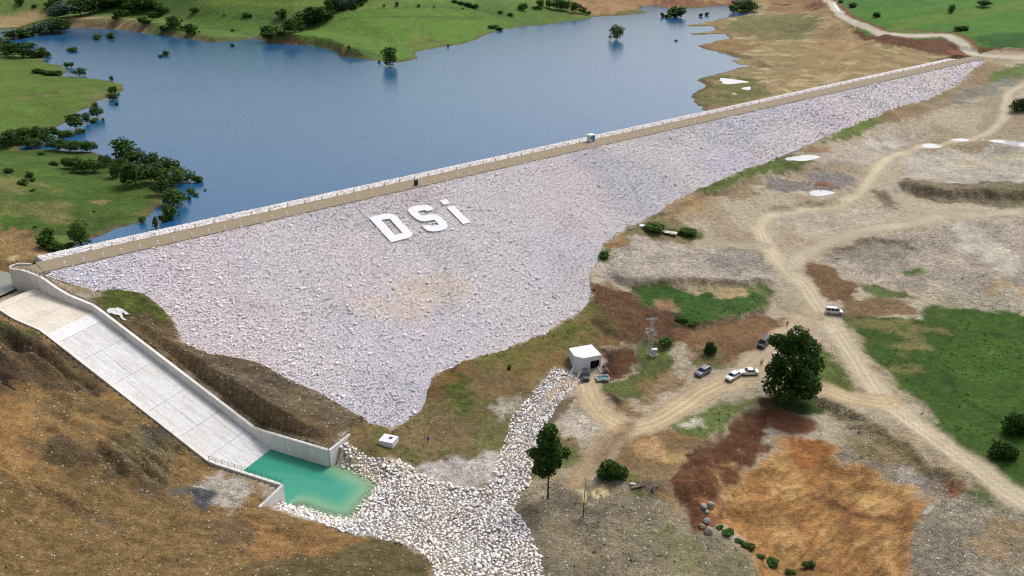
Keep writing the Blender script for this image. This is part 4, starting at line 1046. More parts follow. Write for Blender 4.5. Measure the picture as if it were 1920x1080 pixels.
# ------------------------------------------------------------------ rocks
def rock_templates(n, pts, seed, flat=.75):
    r = np.random.default_rng(seed); out = []
    for _ in range(n):
        p = r.normal(size=(pts, 3)); p /= np.linalg.norm(p, axis=1)[:, None]
        p *= r.uniform(.8, 1.1, (pts, 1)); p[:, 2] *= flat; p[:, 1] *= r.uniform(.65, 1.)
        bm = bmesh.new()
        for q in p: bm.verts.new(q)
        bmesh.ops.convex_hull(bm, input=bm.verts)
        bmesh.ops.delete(bm, geom=[v for v in bm.verts if not v.link_faces], context='VERTS')
        bmesh.ops.triangulate(bm, faces=bm.faces)
        bm.verts.index_update()
        out.append((np.array([v.co[:] for v in bm.verts]), np.array([[v.index for v in f.verts] for f in bm.faces])))
        bm.free()
    return out


ROCK_S = rock_templates(12, 7, 3, .36)
ROCK_L = rock_templates(12, 18, 4, .66)


def rand_rot(n, r, tilt=.5):
    "rotation matrices: any turn about z, some tilt"
    a = r.uniform(0, 2 * np.pi, n); b = r.normal(0, tilt, n); c = r.normal(0, tilt, n)
    ca, sa, cb, sb, cc, sc_ = np.cos(a), np.sin(a), np.cos(b), np.sin(b), np.cos(c), np.sin(c)
    o, z = np.ones(n), np.zeros(n)
    Rz = np.stack([ca, -sa, z, sa, ca, z, z, z, o], 1).reshape(n, 3, 3)
    Rx = np.stack([o, z, z, z, cb, -sb, z, sb, cb], 1).reshape(n, 3, 3)
    Ry = np.stack([cc, z, sc_, z, o, z, -sc_, z, cc], 1).reshape(n, 3, 3)
    return Rz @ Rx @ Ry


def rocks_mesh(name, pos, size, cols, tmpl, r, mat, tilt=.5):
    Vs, Fs, Cs, off = [], [], [], 0
    pick = r.integers(0, len(tmpl), len(pos)); R = rand_rot(len(pos), r, tilt)
    for k in range(len(tmpl)):
        m = pick == k
        if not m.any(): continue
        tv, tf = tmpl[k]
        v = np.einsum('nij,vj->nvi', R[m], tv) * size[m][:, None, None] + pos[m][:, None, :]
        n = m.sum(); nv = len(tv)
        f = tf[None] + (np.arange(n) * nv)[:, None, None] + off
        Vs.append(v.reshape(-1, 3)); Fs.append(f.reshape(-1, 3)); Cs.append(np.repeat(cols[m], nv, 0)); off += n * nv
    return mesh_np(name, np.concatenate(Vs), np.concatenate(Fs), mat, np.concatenate(Cs))


# ------------------------------------------------------------------ the dam
dam = empty('dam', tuple(dampt(180, 30, 0)), label='long rock-fill dam faced with pale grey stone, holding the lake', cat='dam')
dam_off = -np.array(dam.location)


def child(name, me, parent, off=dam_off):
    o = link(name, me, parent); o.location = tuple(off); return o


mb = MB()
pb = [(p[0], p[1]) for p in FB[1:]] + [tuple(dampt(402, .5, 0)[:2]), tuple(dampt(-35.5, .5, 0)[:2])]
fz = lambda x, y: HC - ((x - DA[0]) * DD[0] + (y - DA[1]) * DD[1]) / SL - .3
mb.prism([(x, y, fz(x, y) - 3) for x, y in pb], [(x, y, fz(x, y)) for x, y in pb])
prof = [(-30, 10.0), (-13.0, 20.0), (-7.02, 24.35), (-7.0, 24.8), (0, 24.8), (1.2, 24.2), (1.2, 10)]
mb.prism([tuple(dampt(-35.0, q, z)) for q, z in prof], [tuple(dampt(402, q, z)) for q, z in prof])
child('embankment', mb.mesh('embankment', M_CORE), dam)
# crest road: gravel sheet with a slight camber
mb = MB()
ts = np.linspace(-36.2, 404, 90)
for i in range(len(ts) - 1):
    for qa, qb, za, zb in ((-7.0, -3.5, 24.98, 25.06), (-3.5, .15, 25.06, 24.98)):
        mb.add([dampt(ts[i], qa, za), dampt(ts[i], qb, zb), dampt(ts[i + 1], qb, zb), dampt(ts[i + 1], qa, za)], [(0, 1, 2, 3)])
        if qa < -5: mb.add([dampt(ts[i], qa, za), dampt(ts[i + 1], qa, za), dampt(ts[i + 1], qa, za - .4), dampt(ts[i], qa, za - .4)], [(0, 1, 2, 3)])
        if qb > 0: mb.add([dampt(ts[i], qb, zb), dampt(ts[i + 1], qb, zb), dampt(ts[i + 1], qb + .1, zb - .4), dampt(ts[i], qb + .1, zb - .4)], [(3, 2, 1, 0)])
child('crest_road', mb.mesh('crest_road', M_ROAD), dam)

# stone cover of the downstream face
r = np.random.default_rng(11)
def face_cols(t, q, n, r):
    g = r.normal(0, 1, n)
    base = C(238, 232, 236)[None] * np.exp(np.clip(g, -2, 2) * .12)[:, None]
    br = r.random(n); base = np.where((br > .94)[:, None], C(250, 249, 249)[None], base)
    base = np.where((br < .05)[:, None], C(192, 182, 178)[None], base)
    a = fbm(t, q, 26, 3, 81); b = fbm(t + 300, q, 32, 3, 82); c = fbm(t, q + 500, 18, 3, 83)
    pink = sstep(.52, .68, a)[:, None]; blue = sstep(.52, .68, b)[:, None]; dk = sstep(.56, .7, c)[:, None]
    base = base * (1 - pink + pink * np.array([1.08, .965, .955])) * (1 - blue + blue * np.array([.90, .95, 1.06])) * (1 - .17 * dk)
    return base


def patch(base, px, tint, t, q, feather=3.0, s=1.0):
    P = face(np.array(px, float)[:, 0], np.array(px, float)[:, 1]); pt, pq = tq(P[:, 0], P[:, 1])
    d = sdist(t + (fbm(t, q, 5, 3, 91) - .5) * 9, q + (fbm(t, q, 5, 3, 92) - .5) * 9, np.stack([pt, pq], 1))
    k = (sstep(feather, -feather, d) * s)[:, None]
    return base * (1 - k + k * np.array(tint))


sp_ = .43
tg, qg = np.meshgrid(np.arange(-37, 402, sp_), np.arange(.35, 82, sp_))
tg = tg.ravel() + r.uniform(-.2, .2, tg.size); qg = qg.ravel() + r.uniform(-.2, .2, qg.size)
keepk = (tg < 130) | (r.random(tg.size) < np.interp(tg, [100, 220, 402], [1., .6, .38]))
tg, qg = tg[keepk], qg[keepk]
px_, py_ = DA[0] + DC[0] * tg + DD[0] * qg, DA[1] + DC[1] * tg + DD[1] * qg
wq2 = (fbm(px_, py_, 3.5, 2, 31) - .5) * 1.6
dfb = sdist(px_ + wq2, py_ - wq2, poly_in)
s_, l_ = sl_of(px_, py_)
okk = (dfb < .3) & ~((l_ < .75) & (s_ < 20) & (l_ > -30)) & (ground(px_, py_) < HC - qg / SL + .15)
tg, qg, px_, py_ = tg[okk], qg[okk], px_[okk], py_[okk]
n = len(tg)
size = np.clip(r.lognormal(-1.30, .30, n), .15, .75) * np.interp(tg, [100, 220, 402], [1., 1.25, 1.5])
pz = HC - qg / SL - .14 + size * .12
cols = face_cols(tg, qg, n, r)
cols = patch(cols, [(655, 560), (690, 540), (740, 550), (780, 515), (860, 510), (885, 545), (840, 580), (770, 605), (720, 600), (680, 590)], (1.17, 1.02, .76), tg, qg, 4, 1.)
cols = patch(cols, [(730, 345), (830, 350), (830, 385), (770, 395), (740, 375)], (.86, .80, .80), tg, qg, 3, .9)
cols = patch(cols, [(570, 405), (640, 400), (640, 440), (590, 445)], (.84, .88, .96), tg, qg, 4, .9)
cols = patch(cols, [(250, 480), (480, 420), (500, 470), (420, 520), (300, 510)], (.92, .94, 1.04), tg, qg, 5, .8)
cols = patch(cols, [(1330, 280), (1440, 270), (1450, 310), (1350, 330)], (1.06, .97, .99), tg, qg, 5, .8)
cols = patch(cols, [(1730, 140), (1800, 135), (1780, 160), (1730, 165)], (1.12, .97, .90), tg, qg, 3, .9)
cols = patch(cols, [(620, 440), (700, 450), (760, 560), (640, 520)], (1.04, .99, .97), tg, qg, 5, .8)
posf = np.stack([px_, py_, pz], 1)
# the 300 stones that show largest are stones of their own
show = size / (py_ + 60); big = np.argsort(-show * (size > .3))[:300]
rest = np.ones(n, bool); rest[big] = False
o = child('stone_cover', rocks_mesh('stone_cover', posf[rest], size[rest], cols[rest], ROCK_S, r, M_STONE, .15), dam)
o['kind'] = 'stuff'


def stone_objects(parent, pos, size, cols, r, tmpl, nvar, off):
    "single stones: a few meshes per tint, shared"
    tint = [np.mean(cols[np.argsort(cols.sum(1))[i * len(cols) // 4:(i + 1) * len(cols) // 4]], 0) for i in range(4)]
    rank = np.argsort(np.argsort(cols.sum(1))) * 4 // len(cols)
    cache = {}
    for i in range(len(pos)):
        k = (int(rank[i]), int(r.integers(0, nvar)))
        if k not in cache:
            tv, tf = tmpl[k[1]]
            cache[k] = mesh_np('stone', tv, tf, M_STONE, np.repeat(tint[k[0]][None], len(tv), 0))
        o = bpy.data.objects.new('stone', cache[k]); COL.objects.link(o); o.parent = parent
        o.location = tuple(pos[i] + off); o.scale = (size[i],) * 3
        o.rotation_euler = (r.normal(0, .35), r.normal(0, .35), r.uniform(0, 6.28))


stone_objects(dam, posf[big] - np.array([0, 0, .16]), size[big], cols[big], r, ROCK_L, 6, dam_off)
# stones of the upstream strip
tg, qg = np.meshgrid(np.arange(-34, 392, .46), np.arange(-13.4, -7.1, .46))
tg = tg.ravel() + r.uniform(-.25, .25, tg.size); qg = qg.ravel() + r.uniform(-.25, .25, qg.size)
kk = (r.random(tg.size) < np.interp(tg, [100, 390], [1, .55])) & (qg > -np.interp(tg, [170, 260, 392], [14.2, 11.0, 9.6])); tg, qg = tg[kk], qg[kk]
n = len(tg); size = np.clip(r.lognormal(-1.2, .25, n), .2, .6)
px_, py_ = DA[0] + DC[0] * tg + DD[0] * qg, DA[1] + DC[1] * tg + DD[1] * qg
pz = np.interp(qg, [-14.2, -13.0, -7.0], [23.6, 24.3, 24.8]) + size * .02
cols = C(246, 241, 238)[None] * np.exp(np.clip(r.normal(0, 1, n), -2, 2) * .16)[:, None]
o = child('upstream_stone_cover', rocks_mesh('upstream_stone_cover', np.stack([px_, py_, pz], 1), size, cols, ROCK_S, r, M_STONE, .2), dam); o['kind'] = 'stuff'
mb = MB()                                    # rubble bed below the upstream strip
pr = [(-20, 20.5), (-14.4, 23.7), (-13.0, 24.3), (-7.1, 24.62), (-7.1, 20)]
mb.prism([tuple(dampt(-34.5, q, z)) for q, z in pr], [tuple(dampt(392, q, z)) for q, z in pr])
child('upstream_bed', mb.mesh('upstream_bed', M_CORE), dam)

# posts on both edges of the crest road
pm = MB().box(-.11, .11, -.11, .11, -.3, 1.05).box(-.13, .13, -.13, .13, 1.05, 1.12).mesh('post', M_POST)
pm2 = MB().box(-.11, .11, -.11, .11, -.3, .95).box(-.13, .13, -.13, .13, .95, 1.02).mesh('post', M_POSTB)


def ordinal(i):
    return '%d%s' % (i, 'th' if 10 <= i % 100 <= 20 else {1: 'st', 2: 'nd', 3: 'rd'}.get(i % 10, 'th'))


i = 0
for k_, t in enumerate(np.arange(-31.5, 398, 4.25)):
    i += 1
    o = link('marker_post', pm, None, tuple(dampt(t + rng.normal(0, .1), -.35, 25.0)))
    o.rotation_euler = (rng.normal(0, .03), rng.normal(0, .03), math.atan2(DC[1], DC[0]))
    tag(o, 'short white post on the downstream crest edge, %s from the spillway end' % ordinal(i), 'post', 'white posts on the downstream edge of the crest road')
i = 0
for t in np.arange(-24, 390, 5.1):
    i += 1
    o = link('marker_post', pm2, None, tuple(dampt(t + rng.normal(0, .1), -6.75, 24.98)))
    o.rotation_euler = (rng.normal(0, .03), rng.normal(0, .03), math.atan2(DC[1], DC[0]))
    tag(o, 'short tan post on the lake edge of the crest road, %s from the spillway end' % ordinal(i), 'post', 'tan posts on the lake edge of the crest road')

# letters laid on the face
def lpx(pts): return [(660 + a / 6.75, 320 + b / 6.75) for a, b in pts]
D_OUT = [(210, 598), (300, 577), (400, 555), (470, 547), (530, 560), (580, 600), (660, 690), (740, 770), (760, 806), (752, 835), (715, 857), (650, 872), (495, 912)]
D_IN = [(370, 630), (475, 612), (640, 795), (540, 820)]
S_OUT = [(1035, 495), (945, 520), (920, 502), (828, 525), (878, 578), (1000, 557), (1080, 565), (1130, 600), (1190, 660), (1210, 705), (1195, 740), (1120, 765), (1030, 775), (970, 770), (930, 750), (885, 708), (980, 690), (1008, 708), (1100, 688), (1040, 628), (910, 648), (850, 637), (800, 610), (760, 575), (715, 525), (710, 500), (730, 475), (790, 452), (900, 437), (965, 440), (1005, 462)]
I_DOT = [(1110, 383), (1195, 365), (1248, 415), (1160, 438)]
I_STEM = [(1200, 472), (1290, 453), (1500, 658), (1405, 682)]
nrm = np.array([DD[0], DD[1], SL]); nrm /= np.linalg.norm(nrm)
sign = empty('letter_sign', tuple(face(np.array([790.]), np.array([420.]))[0]), label='three large white letters lying on the grey stone face of the dam', cat='sign')
soff = -np.array(sign.location)


def plate(loops, thick=.10):
    bm = bmesh.new(); es = []
    for lp in loops:
        a = np.array(lpx(lp)); P = face(a[:, 0], a[:, 1]) + nrm * .08 + soff
        vs = [bm.verts.new(p) for p in P]
        es += [bm.edges.new((vs[i], vs[(i + 1) % len(vs)])) for i in range(len(vs))]
    bmesh.ops.triangle_fill(bm, use_beauty=True, edges=es)
    fs = list(bm.faces)
    ex = bmesh.ops.extrude_face_region(bm, geom=fs)
    vs = [g for g in ex['geom'] if isinstance(g, bmesh.types.BMVert)]
    bmesh.ops.translate(bm, verts=vs, vec=Vector(nrm * thick))
    bmesh.ops.recalc_face_normals(bm, faces=bm.faces)
    me = bpy.data.meshes.new('letter'); bm.to_mesh(me); bm.free(); me.materials.append(M_WHITE)
    return me


o = link('letter', plate([D_OUT, D_IN]), sign); o['label'] = 'white letter D'
o = link('letter', plate([S_OUT]), sign); o['label'] = 'white letter S'
o = link('letter', plate([I_STEM]), sign); o['label'] = 'white letter i with its dot'
link('dot', plate([I_DOT]), o)

# ------------------------------------------------------------------ spillway
spw = empty('spillway', tuple(sp(-30, -6, 8)), label='white concrete spillway chute running down beside the dam into a green pool', cat='spillway')
so = -np.array(spw.location)


def sch(name, mb, mat, parent=spw, bevel=0.0):
    o = link(name, mb.mesh(name, mat, bevel=bevel), parent); 
    if parent is spw: o.location = tuple(so)
    return o


# floor slabs, each poured on its own, with open joints
joints = [-58.8, -50.2, -43.4, -40.4, -34.4, -26.6, -18.0, -10.1, -3.6, 3.0, 6.4]
half = {3: .55, 5: .62, 6: .5, 7: .45}
for i in range(len(joints) - 1):
    a, b = joints[i] + .035, joints[i + 1] - .035
    cuts = [-SW, 0] if i not in (4, 6) else [-SW, -SW * .52, 0]
    for j in range(len(cuts) - 1):
        mb = MB(); l0, l1 = cuts[j] + .02, cuts[j + 1] - .02
        if j > 0: l0 += .03
        sgr = np.linspace(a, b, 4)
        for q in range(3):
            z0, z1 = floor_z(sgr[q]), floor_z(sgr[q + 1])
            mb.prism([sp(sgr[q], l0, z0 - .5), sp(sgr[q + 1], l0, z1 - .5), sp(sgr[q + 1], l1, z1 - .5), sp(sgr[q], l1, z0 - .5)], [sp(sgr[q], l0, z0), sp(sgr[q + 1], l0, z1), sp(sgr[q + 1], l1, z1), sp(sgr[q], l1, z0)])
        sch('slab', mb, M_CONC_BEIGE if i < 2 else (M_CONC_NEW if i == 2 else M_CONC))
mb = MB().prism([sp(-58, -SW - .3, 18.0), sp(7, -SW - .3, -6), sp(7, .3, -6), sp(-58, .3, 18.0)], [sp(-58, -SW - .3, floor_z(-58) - .3), sp(-43.2, -SW - .3, 18.8), sp(-43.2, .3, 18.8), sp(-58, .3, floor_z(-58) - .3)])
mb = MB()
ss_ = np.linspace(-58.5, 7, 40)
for q in range(39):
    za, zb = floor_z(ss_[q]) - .12, floor_z(ss_[q + 1]) - .12
    mb.add([sp(ss_[q], -SW, za), sp(ss_[q + 1], -SW, zb), sp(ss_[q + 1], 0, zb), sp(ss_[q], 0, za)], [(0, 1, 2, 3)])
sch('joint_bed', mb, mat_plain('joint_filler', C(120, 116, 110), .95, .1))
# rounded sill at the top
mb = MB()
for a in range(8):
    a0, a1 = math.pi * a / 8, math.pi * (a + 1) / 8
    for_ = lambda g: (-60.2 - math.cos(g) * 1.6, 20.9 + math.sin(g) * .75)
    (s0_, z0), (s1_, z1) = for_(a0), for_(a1)
    mb.prism([sp(s0_, -SW - 12, 17), sp(s1_, -SW - 12, 17), sp(s1_, -.02, 17), sp(s0_, -.02, 17)], [sp(s0_, -SW - 12, z0), sp(s1_, -SW - 12, z1), sp(s1_, -.02, z1), sp(s0_, -.02, z0)])
sch('sill', mb, M_CONC_BEIGE)


def wall(name, sa, sb, l_in, l_out, cuts, mat=M_CONC_WALL):
    for i in range(len(cuts) - 1):
        a, b = cuts[i] + .03, cuts[i + 1] - .03
        n = max(2, int((b - a) / 1.6)); g = np.linspace(a, b, n + 1); mb = MB()
        lo, hi = min(l_in, l_out), max(l_in, l_out)
        for q in range(n):
            f0, f1 = floor_z(g[q]) - 1.2, floor_z(g[q + 1]) - 1.2
            f0 = min(f0, wall_z(g[q]) - 2.5); f1 = min(f1, wall_z(g[q + 1]) - 2.5)
            mb.prism([sp(g[q], lo, f0), sp(g[q + 1], lo, f1), sp(g[q + 1], hi, f1), sp(g[q], hi, f0)], [sp(g[q], lo, wall_z(g[q])), sp(g[q + 1], lo, wall_z(g[q + 1])), sp(g[q + 1], hi, wall_z(g[q + 1])), sp(g[q], hi, wall_z(g[q]))])
        sch(name, mb, mat)


wall('wall_panel', -63, 17.1, 0, .66, [-64.5, -57, -50.2, -43.2, -34.6, -26.6, -18, -10.1, -1.5, 6.5, 17.1])
wall('wall_panel', -58, 16.2, -SW, -SW - .66, [-60, -50.2, -43.2, -34.6, -26.6, -18, -10.1, -1.5, 6.5, 16.2])
# wing walls of the basin
def wing(p0, p1, z0, zb0, z1, zb1, name='wing_wall'):
    p0, p1 = np.array(p0[:2]), np.array(p1[:2]); d = p1 - p0; d /= np.linalg.norm(d); nn = np.array([-d[1], d[0]]) * .3
    a, b = p0 - nn, p0 + nn; c, e = p1 + nn, p1 - nn
    mb = MB().prism([(*a, zb0), (*e, zb1), (*c, zb1), (*b, zb0)], [(*a, z0), (*e, z1), (*c, z1), (*b, z0)])
    sch(name, mb, M_CONC_WALL)
    return d


wr0 = sp(17.3, .3, 1); wr1 = at(655, 813, 1.0)
wing(wr0, wr1, 1.0, -5, 1.0, .2)
wl0 = sp(16.4, -SW - .3, 1); wl1 = at(481, 955, .2)
wing(wl0, wl1, 1.0, -5, .2, -1.5)


def railing(name, pts, h=1.05, step=1.6, parent=spw, off=so, mat=M_DARKMETAL):
    pts = [np.array(p) for p in pts]; mb = MB()
    for i in range(len(pts) - 1):
        a, b = pts[i], pts[i + 1]; L_ = np.linalg.norm(b - a); n = max(1, int(round(L_ / step)))
        for j in range(n + (1 if i == len(pts) - 2 else 0)):
            p = a + (b - a) * j / n; mb.tube(p, p + [0, 0, h], .035, n=5)
        for hh in (h, h * .66, h * .33): mb.tube(a + [0, 0, hh], b + [0, 0, hh], .03, n=5)
    return sch(name, mb, mat, parent)


railing('railing', [sp(-1.5, -SW - .3, 1.15), sp(16.4, -SW - .3, 1.0), np.array([wl0[0] * .3 + wl1[0] * .7, wl0[1] * .3 + wl1[1] * .7, .45])])
railing('railing', [sp(-1.5, .45, 1.15), sp(17.2, .45, 1.0), np.array([wr1[0], wr1[1], 1.0])], h=.55, step=1.9)
# rounded nose wall round the end of the crest, with its platform and fence
NOSE_PX = [(45, 508), (36, 507.5), (28, 506.5), (22, 504.5), (20, 502), (22, 499.2), (28, 496.6), (36, 494.8), (46, 494), (56, 494.8), (64, 495.7)]
nz = 25.3
NP = [sp(-64.5, .3, nz)] + [at(a - 4, b - 1.5, nz) for a, b in NOSE_PX[2:]]
mb = MB(); mb2 = MB()
cen = np.mean(np.array(NP), 0)
for i in range(len(NP) - 1):
    a, b = NP[i], NP[i + 1]
    ia = a + (cen - a) / np.linalg.norm((cen - a)[:2]) * .5; ib = b + (cen - b) / np.linalg.norm((cen - b)[:2]) * .5
    lo = lambda p: np.array([p[0], p[1], 18.5])
    mb.prism([lo(a), lo(b), lo(ib), lo(ia)], [a, b, ib, ia])
sch('nose_wall', mb, M_CONC_WALL)
railing('railing', NP, h=1.0, step=1.5)
railing('railing', [sp(-64, .3, 25.3), sp(-57, .3, 24.6)], h=1.0, step=1.5)
pl = [p + (cen - p) * .03 for p in NP] + [dampt(-30, -7.2, 25), dampt(-30, .1, 25), dampt(-37, .1, 25), sp(-58.5, .35, 25)]
mb = MB().prism([(p[0], p[1], 23.2) for p in pl], [(p[0], p[1], 24.93) for p in pl])
sch('platform', mb, M_ROAD)

# ------------------------------------------------------------------ water
def mat_water(name, body, rough=.05, scale=.5, bump=.08, depth=False, shallow=None, tint=None):
    m = bpy.data.materials.new(name); nt, N, L, B = nodes_of(m)
    B.inputs['Base Color'].default_value = tuple(body) + (1,)
    B.inputs['Roughness'].default_value = rough; B.inputs['IOR'].default_value = 1.33; B.inputs['Specular IOR Level'].default_value = .9 if name == 'lake_water' else .5
    g = N.new('ShaderNodeNewGeometry').outputs['Position']
    mp = N.new('ShaderNodeMapping'); L.new(g, mp.inputs[0]); mp.inputs['Rotation'].default_value = (0, 0, .5); mp.inputs['Scale'].default_value = (1, 2.2, 1)
    n = noise(nt, scale, 3, .6, mp.outputs[0])
    bp = N.new('ShaderNodeBump'); bp.inputs['Strength'].default_value = bump; bp.inputs['Distance'].default_value = .3
    L.new(n, bp.inputs['Height']); L.new(bp.outputs[0], B.inputs['Normal'])
    if depth:
        a = N.new('ShaderNodeAttribute'); a.attribute_name = 'Col'
        sep = N.new('ShaderNodeSeparateColor'); L.new(a.outputs['Color'], sep.inputs[0])
        tr = N.new('ShaderNodeBsdfTransparent'); tr.inputs[0].default_value = tuple(tint) + (1,)
        gl = N.new('ShaderNodeBsdfGlossy'); gl.inputs['Roughness'].default_value = rough; L.new(bp.outputs[0], gl.inputs['Normal'])
        fr = N.new('ShaderNodeFresnel'); fr.inputs[0].default_value = 1.33; L.new(bp.outputs[0], fr.inputs['Normal'])
        sh = N.new('ShaderNodeMixShader'); L.new(fr.outputs[0], sh.inputs[0]); L.new(tr.outputs[0], sh.inputs[1]); L.new(gl.outputs[0], sh.inputs[2])
        mx = N.new('ShaderNodeMixShader'); L.new(sep.outputs[0], mx.inputs[0]); L.new(sh.outputs[0], mx.inputs[1]); L.new(B.outputs[0], mx.inputs[2])
        cc = mixrgb(nt, 'MIX', sep.outputs[1], tuple(shallow) + (1,), tuple(body) + (1,)); L.new(cc, B.inputs['Base Color'])
        L.new(mx.outputs[0], N['Material Output'].inputs['Surface'])
    return m


M_LAKE = mat_water('lake_water', (.016, .086, .185), .13, .5, .30)
lk = [dampt(-41, -7.5, ZLAKE), dampt(232, -7.5, ZLAKE), at(1600, 60, ZLAKE), at(1480, -12, ZLAKE), at(900, -5, ZLAKE), at(-420, 30, ZLAKE), at(-420, 330, ZLAKE), at(30, 400, ZLAKE), at(85, 470, ZLAKE)]
me = bpy.data.meshes.new('lake'); me.from_pydata([tuple(p) for p in lk], [], [tuple(range(len(lk)))]); me.materials.append(M_LAKE)
tag(link('lake', me), 'wide blue lake behind the dam', 'lake', kind='structure')
# pool: clear at the edge, green where deep
M_POOL = mat_water('pool_water', C(38, 156, 128), .02, .8, .03, True, C(126, 176, 132), (.86, .96, .88))
xs = np.arange(-66, -12, .6); ys = np.arange(132, 176, .6)
X, Y = np.meshgrid(xs, ys)
dp = ZPOOL - ground(X, Y)
deep = sstep(.02, 1.0, dp) * .96; tone = sstep(.4, 2.0, dp)
s_, l_ = sl_of(X, Y)
cut = (dp > -.35) & (sdist(X, Y, POOL) < 2.2) & ~((l_ > .55) & (s_ < 17)) & ~((l_ < -SW - .5) & (s_ < 16)) & (s_ > 1.0)
idx = np.arange(X.size).reshape(X.shape)
qf = np.stack([idx[:-1, :-1], idx[:-1, 1:], idx[1:, 1:], idx[1:, :-1]], -1).reshape(-1, 4)
ok = cut.ravel()[qf].all(1)
u, inv = np.unique(qf[ok].ravel(), return_inverse=True)
cc = np.stack([deep.ravel(), tone.ravel(), np.zeros(X.size)], 1)
me = mesh_np('pool', np.stack([X.ravel(), Y.ravel(), np.full(X.size, ZPOOL)], 1)[u], inv.reshape(-1, 4), M_POOL, cc[u], True)
tag(link('pool', me), 'still turquoise pool at the foot of the spillway', 'pool', kind='structure')
M_MUDW = mat_water('muddy_water', C(140, 142, 122), .08, .8, .03)
me = bpy.data.meshes.new('approach_water'); ap = [at(a, b, 20.72) for a, b in APP_PX]; me.from_pydata([tuple(p) for p in ap], [], [tuple(range(len(ap)))]); me.materials.append(M_MUDW)
tag(link('approach_water', me), 'grey shallow water before the spillway sill', 'water', kind='structure')
# ------------------------------------------------------------------ trees and bushes
def mat_leaf(name, c, c2):
    m = bpy.data.materials.new(name); nt, N, L, B = nodes_of(m)
    oi = N.new('ShaderNodeObjectInfo'); g = N.new('ShaderNodeNewGeometry')
    n = noise(nt, .9, 3, .6, g.outputs['Position'])
    k = mathn(nt, 'ADD', mathn(nt, 'MULTIPLY', ramp(nt, n, .3, .7), .6), mathn(nt, 'MULTIPLY', oi.outputs['Random'], .4))
    cc = mixrgb(nt, 'MIX', k, tuple(c) + (1,), tuple(c2) + (1,))
    ri = mathn(nt, 'ADD', mathn(nt, 'MULTIPLY', g.outputs['Random Per Island'], 1.0), .55)
    cc = mixrgb(nt, 'MULTIPLY', 1., cc, grey(nt, ri))
    L.new(cc, B.inputs['Base Color']); B.inputs['Roughness'].default_value = .7; B.inputs['Specular IOR Level'].default_value = .06
    tl = N.new('ShaderNodeBsdfTranslucent'); L.new(cc, tl.inputs[0])
    mx = N.new('ShaderNodeMixShader'); mx.inputs[0].default_value = .22
    L.new(B.outputs[0], mx.inputs[1]); L.new(tl.outputs[0], mx.inputs[2]); L.new(mx.outputs[0], N['Material Output'].inputs['Surface'])
    return m


LEAF = {'dark': mat_leaf('leaf_dark', (.024, .058, .010), (.052, .100, .020)),
        'mid': mat_leaf('leaf_mid', (.038, .075, .016), (.065, .115, .026)),
        'light': mat_leaf('leaf_light', (.065, .12, .024), (.10, .16, .04)),
        'grey': mat_leaf('leaf_grey', (.070, .105, .075), (.105, .145, .105))}
M_BARK = mat_plain('bark', (.075, .055, .04), .9, .1, var=.3, scale=4)
M_TWIG = mat_plain('dry_wood', C(150, 134, 116), .9, .1, var=.25, scale=5)


def leaf_cloud(lobes, n, leaf, r, shell=.55):
    "small bent leaf sprays spread through the lobes: (centre, radii)"
    w = np.array([l[1][0] * l[1][1] * l[1][2] for l in lobes]) ** (2 / 3.); w /= w.sum()
    pick = r.choice(len(lobes), n, p=w)
    cen = np.array([l[0] for l in lobes])[pick]; rad = np.array([l[1] for l in lobes])[pick]
    d = r.normal(size=(n, 3)); d /= np.linalg.norm(d, axis=1)[:, None]
    rr = shell + (1.06 - shell) * r.random((n, 1)) ** .6
    p = cen + d * rr * rad
    nn = d * .8 + r.normal(size=(n, 3)) * .55 + np.array([0, 0, .35]); nn /= np.linalg.norm(nn, axis=1)[:, None]
    u = np.cross(nn, r.normal(size=(n, 3))); u /= np.linalg.norm(u, axis=1)[:, None] + 1e-9
    v = np.cross(nn, u)
    s = leaf * r.uniform(.6, 1.35, (n, 1)); e = s * r.uniform(.55, .9, (n, 1))
    A = p - u * s; B_ = p + v * e - nn * s * .15; C_ = p + u * s; D = p - v * e - nn * s * .15
    V = np.stack([A, B_, C_, D], 1).reshape(-1, 3)
    F = np.arange(4 * n).reshape(n, 4)
    return V, F


def crown_mesh(kind, seed, n, leaf):
    r = np.random.default_rng(seed); L_ = []
    if kind == 'round':
        L_.append(((0, 0, .55), (.36, .36, .36)))
        for i in range(9):
            a = r.uniform(0, 6.28); z = r.uniform(.3, .82); q = .26 * math.sin(math.pi * (z - .1)) * r.uniform(.8, 1.25)
            L_.append(((q * math.cos(a), q * math.sin(a), z), tuple(r.uniform(.13, .23, 3))))
    elif kind == 'tall':
        for i in range(11):
            z = .22 + .7 * i / 10; q = .2 * math.sin(math.pi * min(1, z * .95)) * r.uniform(.4, 1.1); a = r.uniform(0, 6.28)
            rr = (.16 + .2 * math.sin(math.pi * (.12 + .8 * (z - .2)))) * r.uniform(.75, 1.1)
            L_.append(((q * math.cos(a), q * math.sin(a), z), (rr, rr, rr * .75)))
    elif kind == 'bush':
        for i in range(9):
            a = r.uniform(0, 6.28); q = r.uniform(0, .33); rr = r.uniform(.14, .26)
            L_.append(((q * math.cos(a), q * math.sin(a), .28 + r.uniform(-.05, .3) * (1 - q)), (rr, rr, rr * 1.35)))
    V, F = leaf_cloud(L_, n, leaf, r)
    lo_, hi_ = np.percentile(V, 1.5, 0), np.percentile(V, 98.5, 0)
    V[:, :2] = (V[:, :2] - (lo_ + hi_)[:2] / 2) / np.max((hi_ - lo_)[:2]) * 1.06
    V[:, 2] = V[:, 2] / hi_[2]
    V[:, 2] = np.maximum(V[:, 2], .0)
    return V, F


def crown_variants(mat, kind, seeds, n=620, leaf=.055):
    out = []
    for s in seeds:
        V, F = crown_mesh(kind, s, n, leaf)
        out.append(mesh_np('crown', V, F, LEAF[mat]))
    return out


